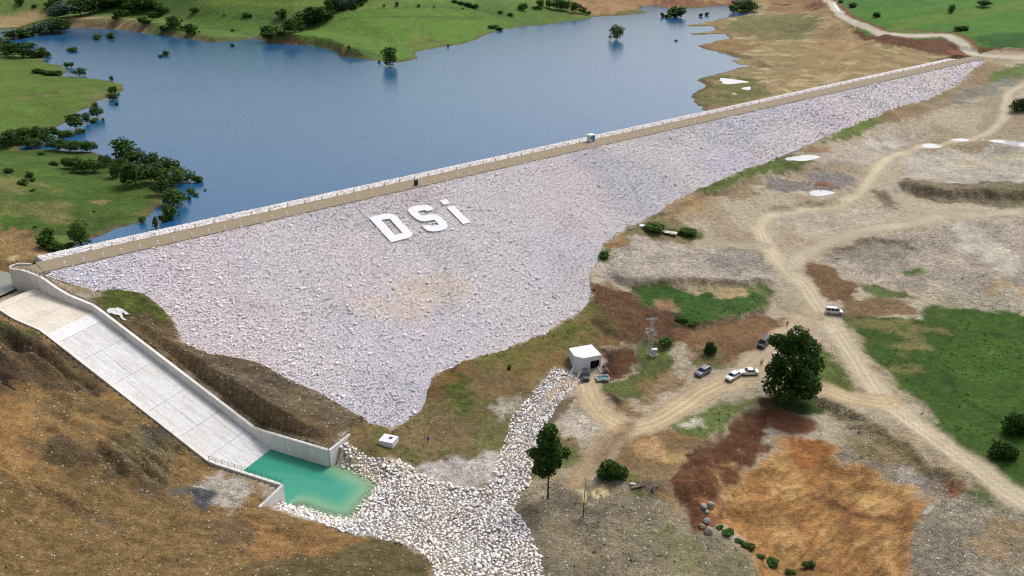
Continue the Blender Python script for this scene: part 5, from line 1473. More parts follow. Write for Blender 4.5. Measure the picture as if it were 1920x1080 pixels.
def trunk_mesh(h0=.0, h1=.6, rr=.028, seed=0):
    r = random.Random(seed); mb = MB()
    pts = [(0, 0, -.06), (r.uniform(-.02, .02), r.uniform(-.02, .02), h1 * .45), (r.uniform(-.03, .03), r.uniform(-.03, .03), h1)]
    mb.path(pts, [rr, rr * .75, rr * .4])
    for i in range(5):
        a = r.uniform(0, 6.28); z = h1 * r.uniform(.4, .95); L_ = r.uniform(.16, .3)
        b = (pts[1][0], pts[1][1], z); mb.tube(b, (b[0] + L_ * math.cos(a), b[1] + L_ * math.sin(a), z + L_ * .7), rr * .42, rr * .14, 5)
    return mb.mesh('trunk', M_BARK)


TRUNKS = [trunk_mesh(seed=i) for i in range(3)]
STEMS = [trunk_mesh(h1=.4, rr=.035, seed=i + 9) for i in range(2)]
CROWN = {}
for mi, mt in enumerate(('dark', 'mid', 'light', 'grey')):
    CROWN[mt, 'round'] = crown_variants(mt, 'round', range(10 + mi * 40, 14 + mi * 40))
    CROWN[mt, 'tall'] = crown_variants(mt, 'tall', range(20 + mi * 40, 23 + mi * 40))
    CROWN[mt, 'bush'] = crown_variants(mt, 'bush', range(30 + mi * 40, 33 + mi * 40), 460, .075)


def put_tree(px, py, w, h, mt, kind, label, cat, group=None, name=None, crown=None, trunk=None, sink=0.02):
    P = gp([(px, py)], ZG)[0]
    s = ppm(P); ang = math.atan2(CAMH - P[2], P[1]); w *= 1.16; h *= 1.12
    W, Hh = w / s, (h / s - .30 * (w / s) * math.sin(ang)) / math.cos(ang)
    Hh = max(Hh, W * (.4 if kind == 'bush' else .6))
    e = empty(name or {'bush': 'bush', 'round': 'broadleaf_tree', 'tall': 'tall_tree'}[kind], (P[0], P[1] + W * .25, P[2] - sink), rng.uniform(0, 6.28), label, cat, group)
    e.scale = (W * 1.05, W * 1.05, Hh)
    c = crown or CROWN[mt, kind][rng.integers(0, len(CROWN[mt, kind]))]
    link('foliage' if kind == 'bush' else 'crown', c, e)
    link('stem' if kind == 'bush' else 'trunk', trunk or (STEMS if kind == 'bush' else TRUNKS)[rng.integers(0, 2)], e)
    return e


# (where, look, material, kind, category, [(px, py of the foot, width, height in the photograph)])
CLUSTERS = [
 ('of the far left hillside', 'small dark tree', 'dark', 'round', 'tree', [(36, 11, 12, 13), (92, 19, 14, 15), (107, 13, 18, 15), (64, 15, 7, 6)]),
 ('of the willows by the far left wood', 'grey-green willow', 'grey', 'round', 'tree', [(104, 37, 26, 22), (124, 35, 30, 28), (112, 27, 22, 18)]),
 ('of the wood climbing the far left hill', 'dense dark tree', 'dark', 'round', 'tree', [(148, 32, 28, 28), (165, 28, 28, 30), (182, 24, 28, 28), (198, 20, 26, 26), (213, 17, 24, 24), (228, 14, 24, 24), (243, 10, 22, 22), (140, 16, 20, 16)]),
 ('of the dark grove above the tan bank', 'dense dark tree', 'dark', 'round', 'tree', [(246, 27, 24, 26), (260, 25, 28, 28), (276, 22, 26, 24), (290, 20, 18, 15)]),
 ('of the bushes between two woods', 'olive bush', 'mid', 'bush', 'bush', [(198, 15, 10, 7), (207, 15, 14, 9), (232, 18, 12, 6)]),
 ('of the small trees above the tan bank', 'small dark tree', 'dark', 'round', 'tree', [(222, 36, 14, 15), (231, 31, 11, 9), (215, 38, 8, 7)]),
 ('of the hedge above the tan bank', 'dark hedge tree', 'dark', 'round', 'tree', [(267, 46, 13, 12), (277, 45, 9, 7), (285, 38, 13, 13), (294, 33, 12, 9), (303, 28, 18, 15)]),
 ('of the far left field', 'lone round tree', 'dark', 'round', 'tree', [(364, 26, 12, 11), (460, 33, 9, 8), (469, 33, 6, 6), (436, 60, 6, 5), (420, 30, 3, 3)]),
 ('of the trees on the low brown bank', 'dark green tree', 'dark', 'round', 'tree', [(326, 57, 22, 22), (307, 61, 11, 11), (343, 57, 9, 7), (357, 68, 18, 19), (373, 62, 4, 4)]),
 ('of the far left flooded willows', 'grey-green flooded willow', 'grey', 'bush', 'bush', [(60, 66, 24, 14), (78, 65, 28, 20), (96, 60, 24, 18)]),
 ('of the pair by the flooded willows', 'dark flooded tree', 'dark', 'round', 'tree', [(110, 63, 26, 24), (120, 60, 16, 20)]),
 ('of the upper left water', 'low flooded bush', 'mid', 'bush', 'bush', [(30, 72, 34, 14), (180, 74, 11, 8), (206, 73, 12, 10), (57, 89, 14, 8), (134, 97, 15, 7), (301, 107, 8, 4), (311, 104, 9, 8), (435, 87, 6, 5)]),
 ('of the dark thicket at the left edge', 'dense dark tree', 'dark', 'round', 'tree', [(3, 103, 28, 28), (20, 108, 28, 24), (38, 109, 26, 23), (50, 109, 18, 16)]),
 ('of those ending the left thicket', 'light green bush', 'mid', 'bush', 'bush', [(66, 109, 20, 14), (76, 108, 16, 16), (88, 106, 10, 8)]),
 ('of the upper left meadow tip', 'small dark tree', 'dark', 'round', 'tree', [(124, 127, 7, 9), (132, 127, 9, 9), (147, 144, 20, 10)]),
 ('of those on the upper left meadow', 'low dark bush', 'dark', 'bush', 'bush', [(71, 138, 17, 8), (92, 141, 16, 7), (105, 142, 16, 7)]),
 ('of the left inlet shore', 'dark shore tree', 'dark', 'round', 'tree', [(209, 153, 6, 9), (210, 178, 14, 13), (210, 189, 14, 12), (180, 222, 20, 20), (162, 232, 12, 18), (140, 245, 25, 25), (144, 223, 11, 9), (94, 259, 18, 18)]),
 ('of those in the left inlet', 'low flooded bush', 'mid', 'bush', 'bush', [(112, 258, 18, 11), (126, 257, 16, 10), (148, 251, 16, 8), (175, 230, 12, 7), (177, 201, 11, 7), (222, 178, 4, 3), (193, 226, 4, 4), (218, 197, 5, 4)]),
 ('of the belt below the upper meadow', 'dense dark tree', 'dark', 'round', 'tree', [(6, 279, 30, 26), (28, 272, 28, 22), (50, 268, 28, 24), (70, 264, 26, 22), (88, 272, 22, 20), (62, 279, 24, 16), (105, 283, 26, 20), (128, 285, 28, 19), (150, 286, 26, 18), (168, 286, 20, 17), (20, 262, 22, 16), (45, 256, 20, 14)]),
 ('of the left meadow scrub', 'little dark bush', 'dark', 'bush', 'bush', [(76, 291, 9, 5), (100, 310, 13, 6), (15, 325, 12, 9), (41, 347, 14, 8), (61, 341, 8, 6), (60, 359, 8, 4), (176, 398, 4, 3)]),
 ('of those on the left meadow', 'round dark tree', 'dark', 'round', 'tree', [(55, 338, 12, 14), (126, 317, 16, 18), (138, 318, 20, 20), (153, 325, 26, 22), (174, 325, 26, 22), (197, 313, 18, 20)]),
 ('of the back row, lakeside clump', 'tall dark tree', 'dark', 'tall', 'tree', [(231, 306, 32, 40), (252, 313, 28, 30), (271, 312, 12, 18), (285, 316, 22, 26)]),
 ('of the front row, lakeside clump', 'broad dark tree', 'dark', 'round', 'tree', [(216, 334, 18, 24), (250, 352, 42, 44), (290, 346, 30, 34), (300, 370, 28, 30), (226, 320, 22, 22), (268, 335, 20, 18)]),
 ('of the water side, lakeside clump', 'leafy tree', 'mid', 'round', 'tree', [(308, 330, 24, 32), (322, 330, 24, 26), (318, 354, 36, 34), (335, 337, 20, 20), (347, 342, 26, 20), (322, 388, 32, 30), (338, 385, 20, 20)]),
 ('of those off the lakeside clump', 'flooded shrub', 'mid', 'bush', 'bush', [(371, 342, 16, 11), (357, 363, 12, 8), (367, 368, 8, 5), (354, 376, 5, 8), (384, 358, 4, 3), (318, 413, 20, 26), (306, 417, 12, 14), (292, 429, 7, 20)]),
 ('of those by the left dam end', 'dark tree', 'dark', 'tall', 'tree', [(148, 463, 28, 42), (266, 419, 11, 11)]),
 ('of those by the left dam end', 'dark scrub bush', 'dark', 'bush', 'bush', [(88, 442, 16, 12), (86, 466, 24, 22), (104, 471, 26, 12), (124, 468, 18, 10), (66, 427, 5, 3)]),
 ('of the pair left of the headland', 'dense dark tree', 'dark', 'round', 'tree', [(506, 80, 30, 26), (527, 37, 16, 17)]),
 ('of the wood on the headland shoulder', 'dense dark tree', 'dark', 'round', 'tree', [(542, 64, 22, 24), (553, 60, 24, 24), (572, 54, 28, 30), (586, 48, 30, 30), (600, 46, 28, 28), (612, 39, 22, 18), (563, 60, 12, 9), (528, 69, 14, 8)]),
 ('of the wood above the headland', 'dark tree', 'dark', 'round', 'tree', [(612, 28, 18, 16), (625, 24, 24, 26), (668, 8, 22, 18), (682, 4, 18, 14)]),
 ('of the wood above the headland', 'grey-green tree', 'grey', 'round', 'tree', [(640, 19, 26, 22), (655, 14, 24, 20)]),
 ('of the line under the headland wood', 'small shrub', 'dark', 'bush', 'bush', [(642, 21, 8, 5), (660, 18, 8, 5), (665, 17, 7, 9), (678, 12, 6, 7)]),
 ('of the field edge above the headland', 'tiny dark tree', 'dark', 'round', 'tree', [(720, 14, 4, 5), (744, 13, 6, 8), (785, 14, 5, 5), (814, 15, 3, 3), (893, 17, 7, 8), (868, 18, 3, 3)]),
 ('of the diagonal hedge at the top', 'low dark hedge bush', 'dark', 'bush', 'bush', [(852, 5, 10, 4), (863, 8, 10, 4), (876, 11, 12, 5), (886, 15, 10, 5), (938, 25, 8, 4), (957, 30, 8, 5), (925, 54, 14, 5), (936, 57, 12, 5)]),
 ('of those edging the green headland', 'tiny dark shrub', 'dark', 'bush', 'bush', [(654, 91, 4, 5), (840, 88, 4, 4), (711, 118, 4, 4)]),
 ('of the spit across the lake', 'dark round tree', 'dark', 'round', 'tree', [(980, 20, 14, 12), (1013, 18, 12, 16), (1030, 16, 12, 14), (1044, 20, 18, 18), (1058, 21, 18, 17), (1080, 25, 16, 18), (1092, 27, 12, 11), (1103, 29, 8, 7), (1003, 18, 9, 6)]),
 ('of those far out in the lake', 'islet bush', 'mid', 'bush', 'bush', [(1266, 33, 26, 17), (1242, 32, 6, 7), (1250, 33, 9, 5), (1314, 31, 6, 5), (1325, 29, 6, 5), (1268, 77, 5, 2)]),
 ('of those at the far lake end', 'dark tree', 'dark', 'round', 'tree', [(1376, 25, 13, 13), (1405, 23, 26, 18), (1394, 22, 14, 12)]),
 ('of those at the far lake end', 'grey-green tree', 'grey', 'round', 'tree', [(1388, 16, 22, 14), (1397, 9, 18, 11)]),
 ('of the upper right field', 'dark tree', 'dark', 'round', 'tree', [(1784, 25, 10, 14), (1847, 14, 18, 12)]),
 ('of the upper right field', 'low dark bush', 'dark', 'bush', 'bush', [(1600, 14, 14, 7), (1645, 32, 12, 8), (1804, 58, 18, 8), (1577, 5, 8, 4)]),
]
for where, look, mt, kind, cat, pts in CLUSTERS:
    order = sorted(range(len(pts)), key=lambda i: pts[i][0])
    for n_, i in enumerate(order):
        px, py, w, h = pts[i]
        if len(pts) == 1: lab = '%s %s' % (look, where)
        else: lab = '%s, %s from left %s' % (look, ordinal(n_ + 1), where if where.startswith('of') else 'among those ' + where)
        kd = 'tall' if (kind == 'round' and h > w * 1.25) else kind
        put_tree(px, py, w, h, mt, kd, lab, cat, look + 's ' + where)
put_tree(730, 125, 23, 31, 'dark', 'tall', 'lone dark tree standing in the water off the green headland', 'tree')
put_tree(1156, 75, 22, 23, 'mid', 'tall', 'single leafy tree standing far out in the lake', 'tree')


# near trees with finer leaves
def big_tree(px, py, w, h, mt, lobes, n, leaf, label, trunk_r, seed, name='broadleaf_tree', dy=0, limbs=9, trunk_top=.75, tmat=None):
    P = gp([(px, py)], ZG)[0]; s = ppm(P); r = np.random.default_rng(seed)
    e = empty(name, (P[0], P[1] + dy, ground(P[0], P[1] + dy) - .05), 0, label, 'bush' if 'bush' in name else 'tree')
    W = w / s; Hh = h / s / math.cos(math.atan2(CAMH - P[2], P[1]))
    V, F = leaf_cloud([((a[0] * W, a[1] * W, a[2] * Hh), (b[0] * W, b[1] * W, b[2] * Hh)) for a, b in lobes], n, leaf, r, .45)
    V[:, 2] = np.maximum(V[:, 2], .15)
    link('foliage' if 'bush' in name else 'crown', mesh_np('crown', V, F, LEAF[mt]), e)
    mb = MB(); top = Hh * trunk_top
    mb.path([(0, 0, -.3), (.1, .05, top * .4), (-.1, .1, top)], [trunk_r, trunk_r * .7, trunk_r * .25], 8)
    tr = mb.build('stem' if 'bush' in name else 'trunk', tmat or M_BARK, e)
    for i in range(limbs):
        a, b = lobes[i % len(lobes)]; mb2 = MB(); z0 = min(top * r.uniform(.3, .9), a[2] * Hh)
        m_ = (a[0] * W * .5, a[1] * W * .5, (z0 + a[2] * Hh) / 2 + .3)
        mb2.path([(0, 0, z0), m_, (a[0] * W, a[1] * W, a[2] * Hh)], [trunk_r * .4, trunk_r * .25, trunk_r * .08], 5)
        mb2.build('limb', tmat or M_BARK, tr)
    return e


r = np.random.default_rng(77)
lob = [((0, 0, .55), (.36, .34, .26)), ((-.2, 0, .22), (.28, .26, .17)), ((.18, -.05, .24), (.28, .26, .18)), ((0, 0, .88), (.18, .18, .08)), ((-.14, .05, .74), (.2, .2, .11)), ((.16, 0, .7), (.22, .2, .12)), ((-.3, 0, .42), (.17, .17, .1)), ((.32, 0, .48), (.17, .17, .1))]
for i in range(16):
    a = r.uniform(0, 6.28); z = r.uniform(.1, .85); q = (.20 + .20 * math.sin(math.pi * (z * .8 + .12))) * r.uniform(.75, 1.1); rr = r.uniform(.09, .16)
    lob.append(((q * math.cos(a), q * math.sin(a), z), (rr, rr, rr * .62)))
big_tree(1483, 756, 114, 138, 'dark', lob, 9500, .34, 'large dark leafy tree with cars parked behind it', .55, 5, dy=1.0)
lob = [((0, 0, .87), (.22, .2, .09)), ((-.06, 0, .76), (.26, .22, .11)), ((.08, .05, .70), (.24, .22, .1)), ((-.38, 0, .60), (.17, .15, .055)), ((.38, 0, .60), (.18, .16, .06)), ((0, 0, .6), (.34, .3, .1)), ((-.12, .05, .46), (.26, .22, .085)), ((-.3, -.05, .39), (.13, .13, .05)), ((.14, 0, .47), (.2, .2, .07)), ((.24, -.2, .66), (.17, .17, .06)), ((-.16, 0, .33), (.13, .13, .045)), ((.06, 0, .36), (.14, .14, .05))]
big_tree(1027, 934, 72, 136, 'dark', lob, 3400, .32, 'slender tree with a bare lower trunk beside the white stone channel', .2, 6, limbs=8, trunk_top=.85)
bl = [((0, 0, .42), (.3, .3, .42)), ((-.22, 0, .3), (.26, .26, .3)), ((.24, 0, .34), (.24, .24, .34)), ((.02, -.1, .62), (.24, .24, .34)), ((-.1, .1, .5), (.26, .26, .36)), ((.38, .05, .3), (.14, .14, .22))]
big_tree(1147, 897, 62, 34, 'dark', bl, 1900, .26, 'dense dark round bush near the pile of dead branches', .15, 8, name='round_bush', limbs=5, trunk_top=.5)
big_tree(1331, 664, 26, 26, 'dark', bl, 1000, .22, 'dark round bush on the slope above the grey car', .12, 9, name='round_bush', limbs=5, trunk_top=.5)
big_tree(1912, 208, 42, 26, 'dark', bl, 900, .42, 'dark bush at the right edge beside the curving track', .2, 10, name='edge_bush', limbs=5, trunk_top=.5)
big_tree(1906, 812, 62, 40, 'dark', bl, 1900, .3, 'upper dark bush at the right edge of the green field', .2, 12, name='edge_bush', limbs=5, trunk_top=.5)
big_tree(1880, 858, 56, 30, 'dark', bl, 1600, .3, 'lower dark bush at the right edge beside the dirt road', .2, 13, name='edge_bush', limbs=5, trunk_top=.5)
for i, (x, y, w, h, lab) in enumerate([(1350, 992, 10, 4, 'first small dark bush of the gully line below the boulders'), (1366, 1004, 17, 5, 'second dark bush of the gully line below the boulders'), (1386, 1018, 11, 4, 'third dark bush of the gully line below the boulders'), (1404, 1030, 18, 6, 'fourth dark bush of the gully line below the boulders'), (1426, 1048, 12, 4, 'fifth dark bush of the gully line below the boulders'), (1446, 1064, 22, 6, 'sixth and widest dark bush of the gully line below the boulders'), (1482, 1077, 13, 5, 'last dark bush of the gully line at the bottom edge'), (1517, 1066, 16, 11, 'dark clump at the bottom of the orange pit'),
                                       (955, 693, 7, 7, 'small dark weed clump on the slope below the dam face'), (1226, 436, 30, 10, 'low dark bush by the concrete strip'), (1290, 443, 26, 9, 'low dark bush at the end of the concrete strip'), (1133, 484, 14, 10, 'small green bush at the corner of the dam foot'), (1278, 605, 16, 9, 'dark shrub at the edge of the small green field'), (1300, 612, 14, 8, 'second dark shrub along the small green field'), (1250, 645, 18, 8, 'dark shrub on the red slope behind the mast'),
                                       (682, 628, 4, 5, 'tiny green plant growing alone on the grey stone face'), (790, 720, 5, 5, 'tiny green plant near the right edge of the stone face'), (763, 755, 5, 4, 'tiny green plant near the bottom tip of the stone face')]):
    put_tree(x, y, w, h, 'mid' if i == 11 else 'dark', 'bush', lab, 'bush')
# ------------------------------------------------------------------ stone channel and apron
rr_ = np.random.default_rng(21)
ch = empty('stone_channel', tuple(gp([(900, 960)], ZG)[0]), label='bed of large white boulders leading from the pool and valve house', cat='riprap')
choff = -np.array(ch.location)
x0, y0 = CHW.min(0); x1, y1 = CHW.max(0)
pts = []
cell = 1.0; gridc = {}
cand = np.stack([rr_.uniform(x0, x1, 60000), rr_.uniform(max(y0, 98), y1, 60000)], 1)
dch = sdist(cand[:, 0], cand[:, 1], CHW)
ok = (dch < .35) | ((bil(DPO, cand[:, 0], cand[:, 1]) < .5) & (bil(DSH, cand[:, 0], cand[:, 1]) < 4.5)); cand = cand[ok]; dch = dch[ok]
szn = fbm(cand[:, 0], cand[:, 1], 7, 3, 95)
bed = gp([(1066, 706), (1082, 713), (1050, 738), (1018, 775), (990, 806), (985, 795), (1020, 745), (1050, 715)], ZG)[:, :2]
inb = sdist(cand[:, 0], cand[:, 1], bed) < 0
rad = np.clip(rr_.lognormal(-1.0, .27, len(cand)) * (.7 + .6 * szn), .22, .8)
edgeb = np.exp(-np.abs(dch) / 1.6) * (dch < 1); rad *= 1 + .18 * edgeb
rad = np.where(inb, rad * .5, rad)
acc = []
for i in range(len(cand)):
    x, y = cand[i]; k_ = (int(x // cell), int(y // cell)); bad = False
    for a in (-1, 0, 1):
        for b in (-1, 0, 1):
            for j in gridc.get((k_[0] + a, k_[1] + b), ()):
                if (cand[j][0] - x) ** 2 + (cand[j][1] - y) ** 2 < ((rad[j] + rad[i]) * .64) ** 2: bad = True; break
            if bad: break
        if bad: break
    if not bad: gridc.setdefault(k_, []).append(i); acc.append(i)
acc = np.array(acc)
P2 = cand[acc]; R2 = rad[acc]
Z2 = ground(P2[:, 0], P2[:, 1]) + R2 * .22
g_ = rr_.normal(0, 1, len(acc))
cc2 = C(248, 242, 240)[None] * np.exp(np.clip(g_, -2, 2) * .10)[:, None]
warm = sstep(.5, .62, fbm(P2[:, 0], P2[:, 1], 9, 3, 96))[:, None]
cc2 = cc2 * (1 - warm + warm * np.array([1.03, .975, .90]))
br = rr_.random(len(acc)); cc2 = np.where((br < .05)[:, None], C(196, 172, 138)[None], cc2)
pos2 = np.stack([P2[:, 0], P2[:, 1], Z2], 1)
big = np.argsort(-R2 / (P2[:, 1] + 55))[:300]
rest = np.ones(len(acc), bool); rest[big] = False
o = link('small_stones', rocks_mesh('small_stones', pos2[rest], R2[rest], cc2[rest], ROCK_L, rr_, M_STONE, .3), ch); o.location = tuple(choff); o['kind'] = 'stuff'
stone_objects(ch, pos2[big], R2[big], cc2[big], rr_, ROCK_L, 10, choff)

# loose stones lying about on gravel, weeds on the banks
r = np.random.default_rng(31)
n = 120000
xx = r.uniform(-130, 210, n); yy = r.uniform(98, 330, n)
jx = np.clip(np.searchsorted(gx, xx) - 1, 0, NX - 1); jy = np.clip(np.searchsorted(gy, yy) - 1, 0, NY - 1); fl = jy * NX + jx
blocked = (DF.ravel()[fl] < .3) | inside.ravel()[fl] | (DPO.ravel()[fl] < 0) | (DL.ravel()[fl] < 0) | (cls[fl] == 2) | (da.ravel()[fl] < .3)
ok = ~blocked & (r.random(n) < (att[fl, 1] ** 1.5) * np.interp(yy, [112, 200, 330], [1., .6, .22])) & (np.abs(xx) < yy * .62 + 25)
xx, yy, fl = xx[ok], yy[ok], fl[ok]
sz = np.clip(r.lognormal(-2.05, .5, len(xx)), .06, .45)
cb = np.clip(col[fl] * r.uniform(.75, 1.4, (len(xx), 1)), 0, .62); wht = r.random(len(xx)) < .12 * att[fl, 1] ** 3; cb[wht] = C(214, 208, 196)
OCT = rock_templates(6, 6, 9, .7)
o = link('loose_stones', rocks_mesh('loose_stones', np.stack([xx, yy, ground(xx, yy) + sz * .2], 1), sz, cb, OCT, r, M_STONE))
tag(o, 'small loose stones scattered over the gravel ground', 'stones', kind='stuff')


def tufts(name, label, xx, yy, size, cols, r, blades=5):
    n = len(xx); V = []; F = []; Cc = []
    for b in range(blades):
        a = r.uniform(0, 6.28, n); t = r.uniform(.3, 1.1, n); wv = size * .28
        bx, by = xx + r.normal(0, 1, n) * size * .35, yy + r.normal(0, 1, n) * size * .35
        z = ground(xx, yy) - .05; h = size * r.uniform(.5, 1.15, n)
        ca, sa = np.cos(a), np.sin(a)
        p0 = np.stack([bx - sa * wv, by + ca * wv, z], 1); p1 = np.stack([bx + sa * wv, by - ca * wv, z], 1)
        p2 = np.stack([bx + ca * t * h * .6, by + sa * t * h * .6, z + h], 1)
        V.append(np.stack([p0, p1, p2], 1).reshape(-1, 3)); Cc.append(np.repeat(cols * r.uniform(.7, 1.3, (n, 1)), 3, 0))
    V = np.concatenate(V); F = np.arange(len(V)).reshape(-1, 3)
    o = link(name, mesh_np(name, V, F, M_STONE, np.concatenate(Cc)))
    return tag(o, label, 'plants', kind='stuff')


n = 90000
xx = r.uniform(-130, 210, n); yy = r.uniform(98, 330, n)
jx = np.clip(np.searchsorted(gx, xx) - 1, 0, NX - 1); jy = np.clip(np.searchsorted(gy, yy) - 1, 0, NY - 1); fl = jy * NX + jx
blocked = (DF.ravel()[fl] < .2) | inside.ravel()[fl] | (DPO.ravel()[fl] < 0) | (DL.ravel()[fl] < 0) | (cls[fl] == 2) | (QQ.ravel()[fl] < 0)
toe = (DF.ravel()[fl] < 2.2) & (DF.ravel()[fl] > 0)
pr_ = np.clip(att[fl, 0] * .30 * sstep(.42, .6, n2[fl]) + toe * .5 , 0, 1) * (np.abs(xx) < yy * .62 + 25)
ok = ~blocked & (r.random(n) < pr_)
xx, yy, fl = xx[ok], yy[ok], fl[ok]
gk = np.where(r.random(len(xx)) < .55, 1., .35)[:, None]; cb = np.clip(col[fl] * (1 - .55 * gk) + C(62, 84, 32)[None] * .55 * gk, .01, .3) * .85
tufts('weeds', 'tufts of weeds and grass on banks and field edges', xx, yy, r.uniform(.18, .45, len(xx)), cb * 1.15, r)

# ------------------------------------------------------------------ valve house
def quad_at(pts, z): return [at(a, b, z) for a, b in pts]
vz = .1
vh_px = [(1066.4, 652.9), (1109.2, 645.6), (1127.8, 665.4), (1093.9, 671.7), (1076.4, 667.2)]
ROOFZ = 3.5
rp = quad_at(vh_px, ROOFZ); vc = np.mean(rp, 0)
vh = empty('valve_house', (vc[0], vc[1], 0), label='small white flat-roofed concrete valve house with a dark open doorway', cat='building')
vo = np.array([vc[0], vc[1], 0.])
rl = [p - vo for p in rp]                         # A left, B back, C right, D front, E front left
wl = [np.array([p[0] * .985, p[1] * .985, 0]) for p in rl]
A_, B_, C_, D_, E_ = wl


def vwall(name, p, q, z0, z1, openings=(), th=.3):
    "wall from p to q with rectangular openings (u0,u1,z0,z1)"
    d = q - p; L_ = np.linalg.norm(d[:2]); d = d / L_; nn = np.array([-d[1], d[0], 0]); 
    if np.dot(nn[:2], (p + q)[:2]) > 0: nn = -nn       # inward
    mb = MB()
    us = sorted({0., L_} | {o[0] for o in openings} | {o[1] for o in openings}); zs = sorted({z0, z1} | {o[2] for o in openings} | {o[3] for o in openings})
    for i in range(len(us) - 1):
        for j in range(len(zs) - 1):
            um, zm = (us[i] + us[i + 1]) / 2, (zs[j] + zs[j + 1]) / 2
            if any(o[0] < um < o[1] and o[2] < zm < o[3] for o in openings): continue
            a, b = p + d * us[i], p + d * us[i + 1]
            mb.prism([(*a[:2], zs[j]), (*b[:2], zs[j]), (*(b + nn * th)[:2], zs[j]), (*(a + nn * th)[:2], zs[j])], [(*a[:2], zs[j + 1]), (*b[:2], zs[j + 1]), (*(b + nn * th)[:2], zs[j + 1]), (*(a + nn * th)[:2], zs[j + 1])])
    return mb.build(name, M_WALLW, vh), p, d, L_, nn


vwall('wall', A_, B_, -1.5, 3.3)
vwall('wall', B_, C_, -1.5, 3.3)
w_, p, d, L_, nn = vwall('wall', C_, D_, -1.5, 3.3, [(L_ if False else .35, 2.75, -.2, 2.3)])
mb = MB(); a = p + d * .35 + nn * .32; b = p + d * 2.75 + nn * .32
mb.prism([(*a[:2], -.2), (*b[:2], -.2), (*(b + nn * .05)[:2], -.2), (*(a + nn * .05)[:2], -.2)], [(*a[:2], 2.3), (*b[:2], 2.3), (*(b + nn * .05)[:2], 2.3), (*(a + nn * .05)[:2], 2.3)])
mb.build('doorway', M_BLACK, vh)  # black panel behind the opening paints the unlit interior
vwall('wall', D_, E_, -1.5, 3.3)
w_, p, d, L_, nn = vwall('wall', E_, A_, -1.5, 3.3, [(L_ * .35 if False else .5, 1.1, 1.5, 2.6)])
mb = MB(); a = p + d * .5 + nn * .2; b = p + d * 1.1 + nn * .2
mb.prism([(*a[:2], 1.5), (*b[:2], 1.5), (*(b + nn * .05)[:2], 1.5), (*(a + nn * .05)[:2], 1.5)], [(*a[:2], 2.6), (*b[:2], 2.6), (*(b + nn * .05)[:2], 2.6), (*(a + nn * .05)[:2], 2.6)])
mb.build('window', mat_plain('dark_glass', (.012, .016, .02), .1, .5), vh)
mb = MB().prism([(*p_[:2], 3.3) for p_ in rl], [(*p_[:2], ROOFZ) for p_ in rl]); mb.build('roof', M_WHITE, vh)
# outlet: two sloping wing walls and an apron box
ow = empty('outlet_headwall', (vc[0] - 3.5, vc[1] - 5, -1), label='small concrete outlet with two sloping wing walls below the valve house', cat='outlet')
oo = np.array(ow.location)
for (pa, pb) in (((1076.5, 688), (1066.5, 703.5)), ((1092, 692), (1082.5, 708))):
    a = at(*pa, .8) - oo; b = at(*pb, -.6) - oo; d = (b - a); n2_ = np.array([-d[1], d[0], 0]); n2_ = n2_ / np.linalg.norm(n2_) * .22
    MB().prism([a - n2_ - [0, 0, 2.4], b - n2_ - [0, 0, 1.2], b + n2_ - [0, 0, 1.2], a + n2_ - [0, 0, 2.4]], [a - n2_, b - n2_, b + n2_, a + n2_]).build('wing_wall', M_CONC_WALL, ow)
a, b, c_, d_ = [at(x, y, z) - oo for x, y, z in ((1074, 694, .0), (1087, 698, .0), (1089, 691, .0), (1078, 688, .0))]
MB().prism([q - [0, 0, 1.8] for q in (a, b, c_, d_)], [a, b, c_, d_]).build('outlet_box', M_CONC_WALL, ow)

# ------------------------------------------------------------------ manhole box, cabins, letters' neighbours
def box_thing(name, label, cat, px, py, w, l, h, mat, ang, hole=None):
    P = gp([(px, py)], ZG)[0]
    e = empty(name, tuple(P), ang, label, cat); return e, P


e, P = box_thing('concrete_chamber', 'low white concrete chamber with a square hatch below the dam toe', 'chamber', 729, 830, 0, 0, 0, None, math.radians(-20))
mb = MB(); w, l, h = 1.6, 1.4, 1.05
for x0_, x1_, y0_, y1_ in ((-w, -.1, -l, l), (.75, w, -l, l), (-.1, .75, -l, -.15), (-.1, .75, .75, l)): mb.box(x0_, x1_, y0_, y1_, -.4, h)
mb.build('walls', M_WALLW, e); MB().box(-.1, .75, -.15, .75, h - .6, h - .55).build('hatch', M_BLACK, e)  # black plate down in the opening paints its shaded inside

cz = dampt(0, 0, 0)
Pc = at(1110, 266, 25.0); tcab, qcab = tq(Pc[0], Pc[1])
e = empty('guard_cabin', tuple(dampt(tcab, -5.6, 25.0)), math.atan2(DC[1], DC[0]), 'small white and blue cabin with overhanging roof on the crest road', 'cabin')
M_BLUE = mat_plain('blue_panel', C(46, 140, 196), .5, .4); M_CABW = mat_plain('cabin_white', C(226, 232, 238), .5, .4)
MB().box(-1.0, 1.0, -.9, .9, .1, 2.3).build('body', M_CABW, e, bevel=.03)
MB().box(-.12, .98, -.96, -.902, .15, 2.2).build('door', M_BLUE, e); MB().box(1.002, 1.05, -.6, .6, .15, 2.1).build('side_panel', M_BLUE, e)
MB().box(-1.25, 1.25, -1.15, 1.15, 2.302, 2.45).build('roof', M_CABW, e); MB().box(-1.1, 1.1, -1., 1., -.02, .098).build('base', M_CONC_WALL, e)
MB().box(-.75, -.2, -.94, -.902, 1.1, 1.8).build('window', bpy.data.materials['dark_glass'], e)
Pc = at(781.5, 348, 25.0); t_, q_ = tq(Pc[0], Pc[1])
e = empty('equipment_box', tuple(dampt(t_, -1.4, 25.05)), math.atan2(DC[1], DC[0]), 'black upright box on the crest road above the white letters', 'box')
M_BLK = mat_plain('black_plastic', (.01, .01, .011), .4, .4)
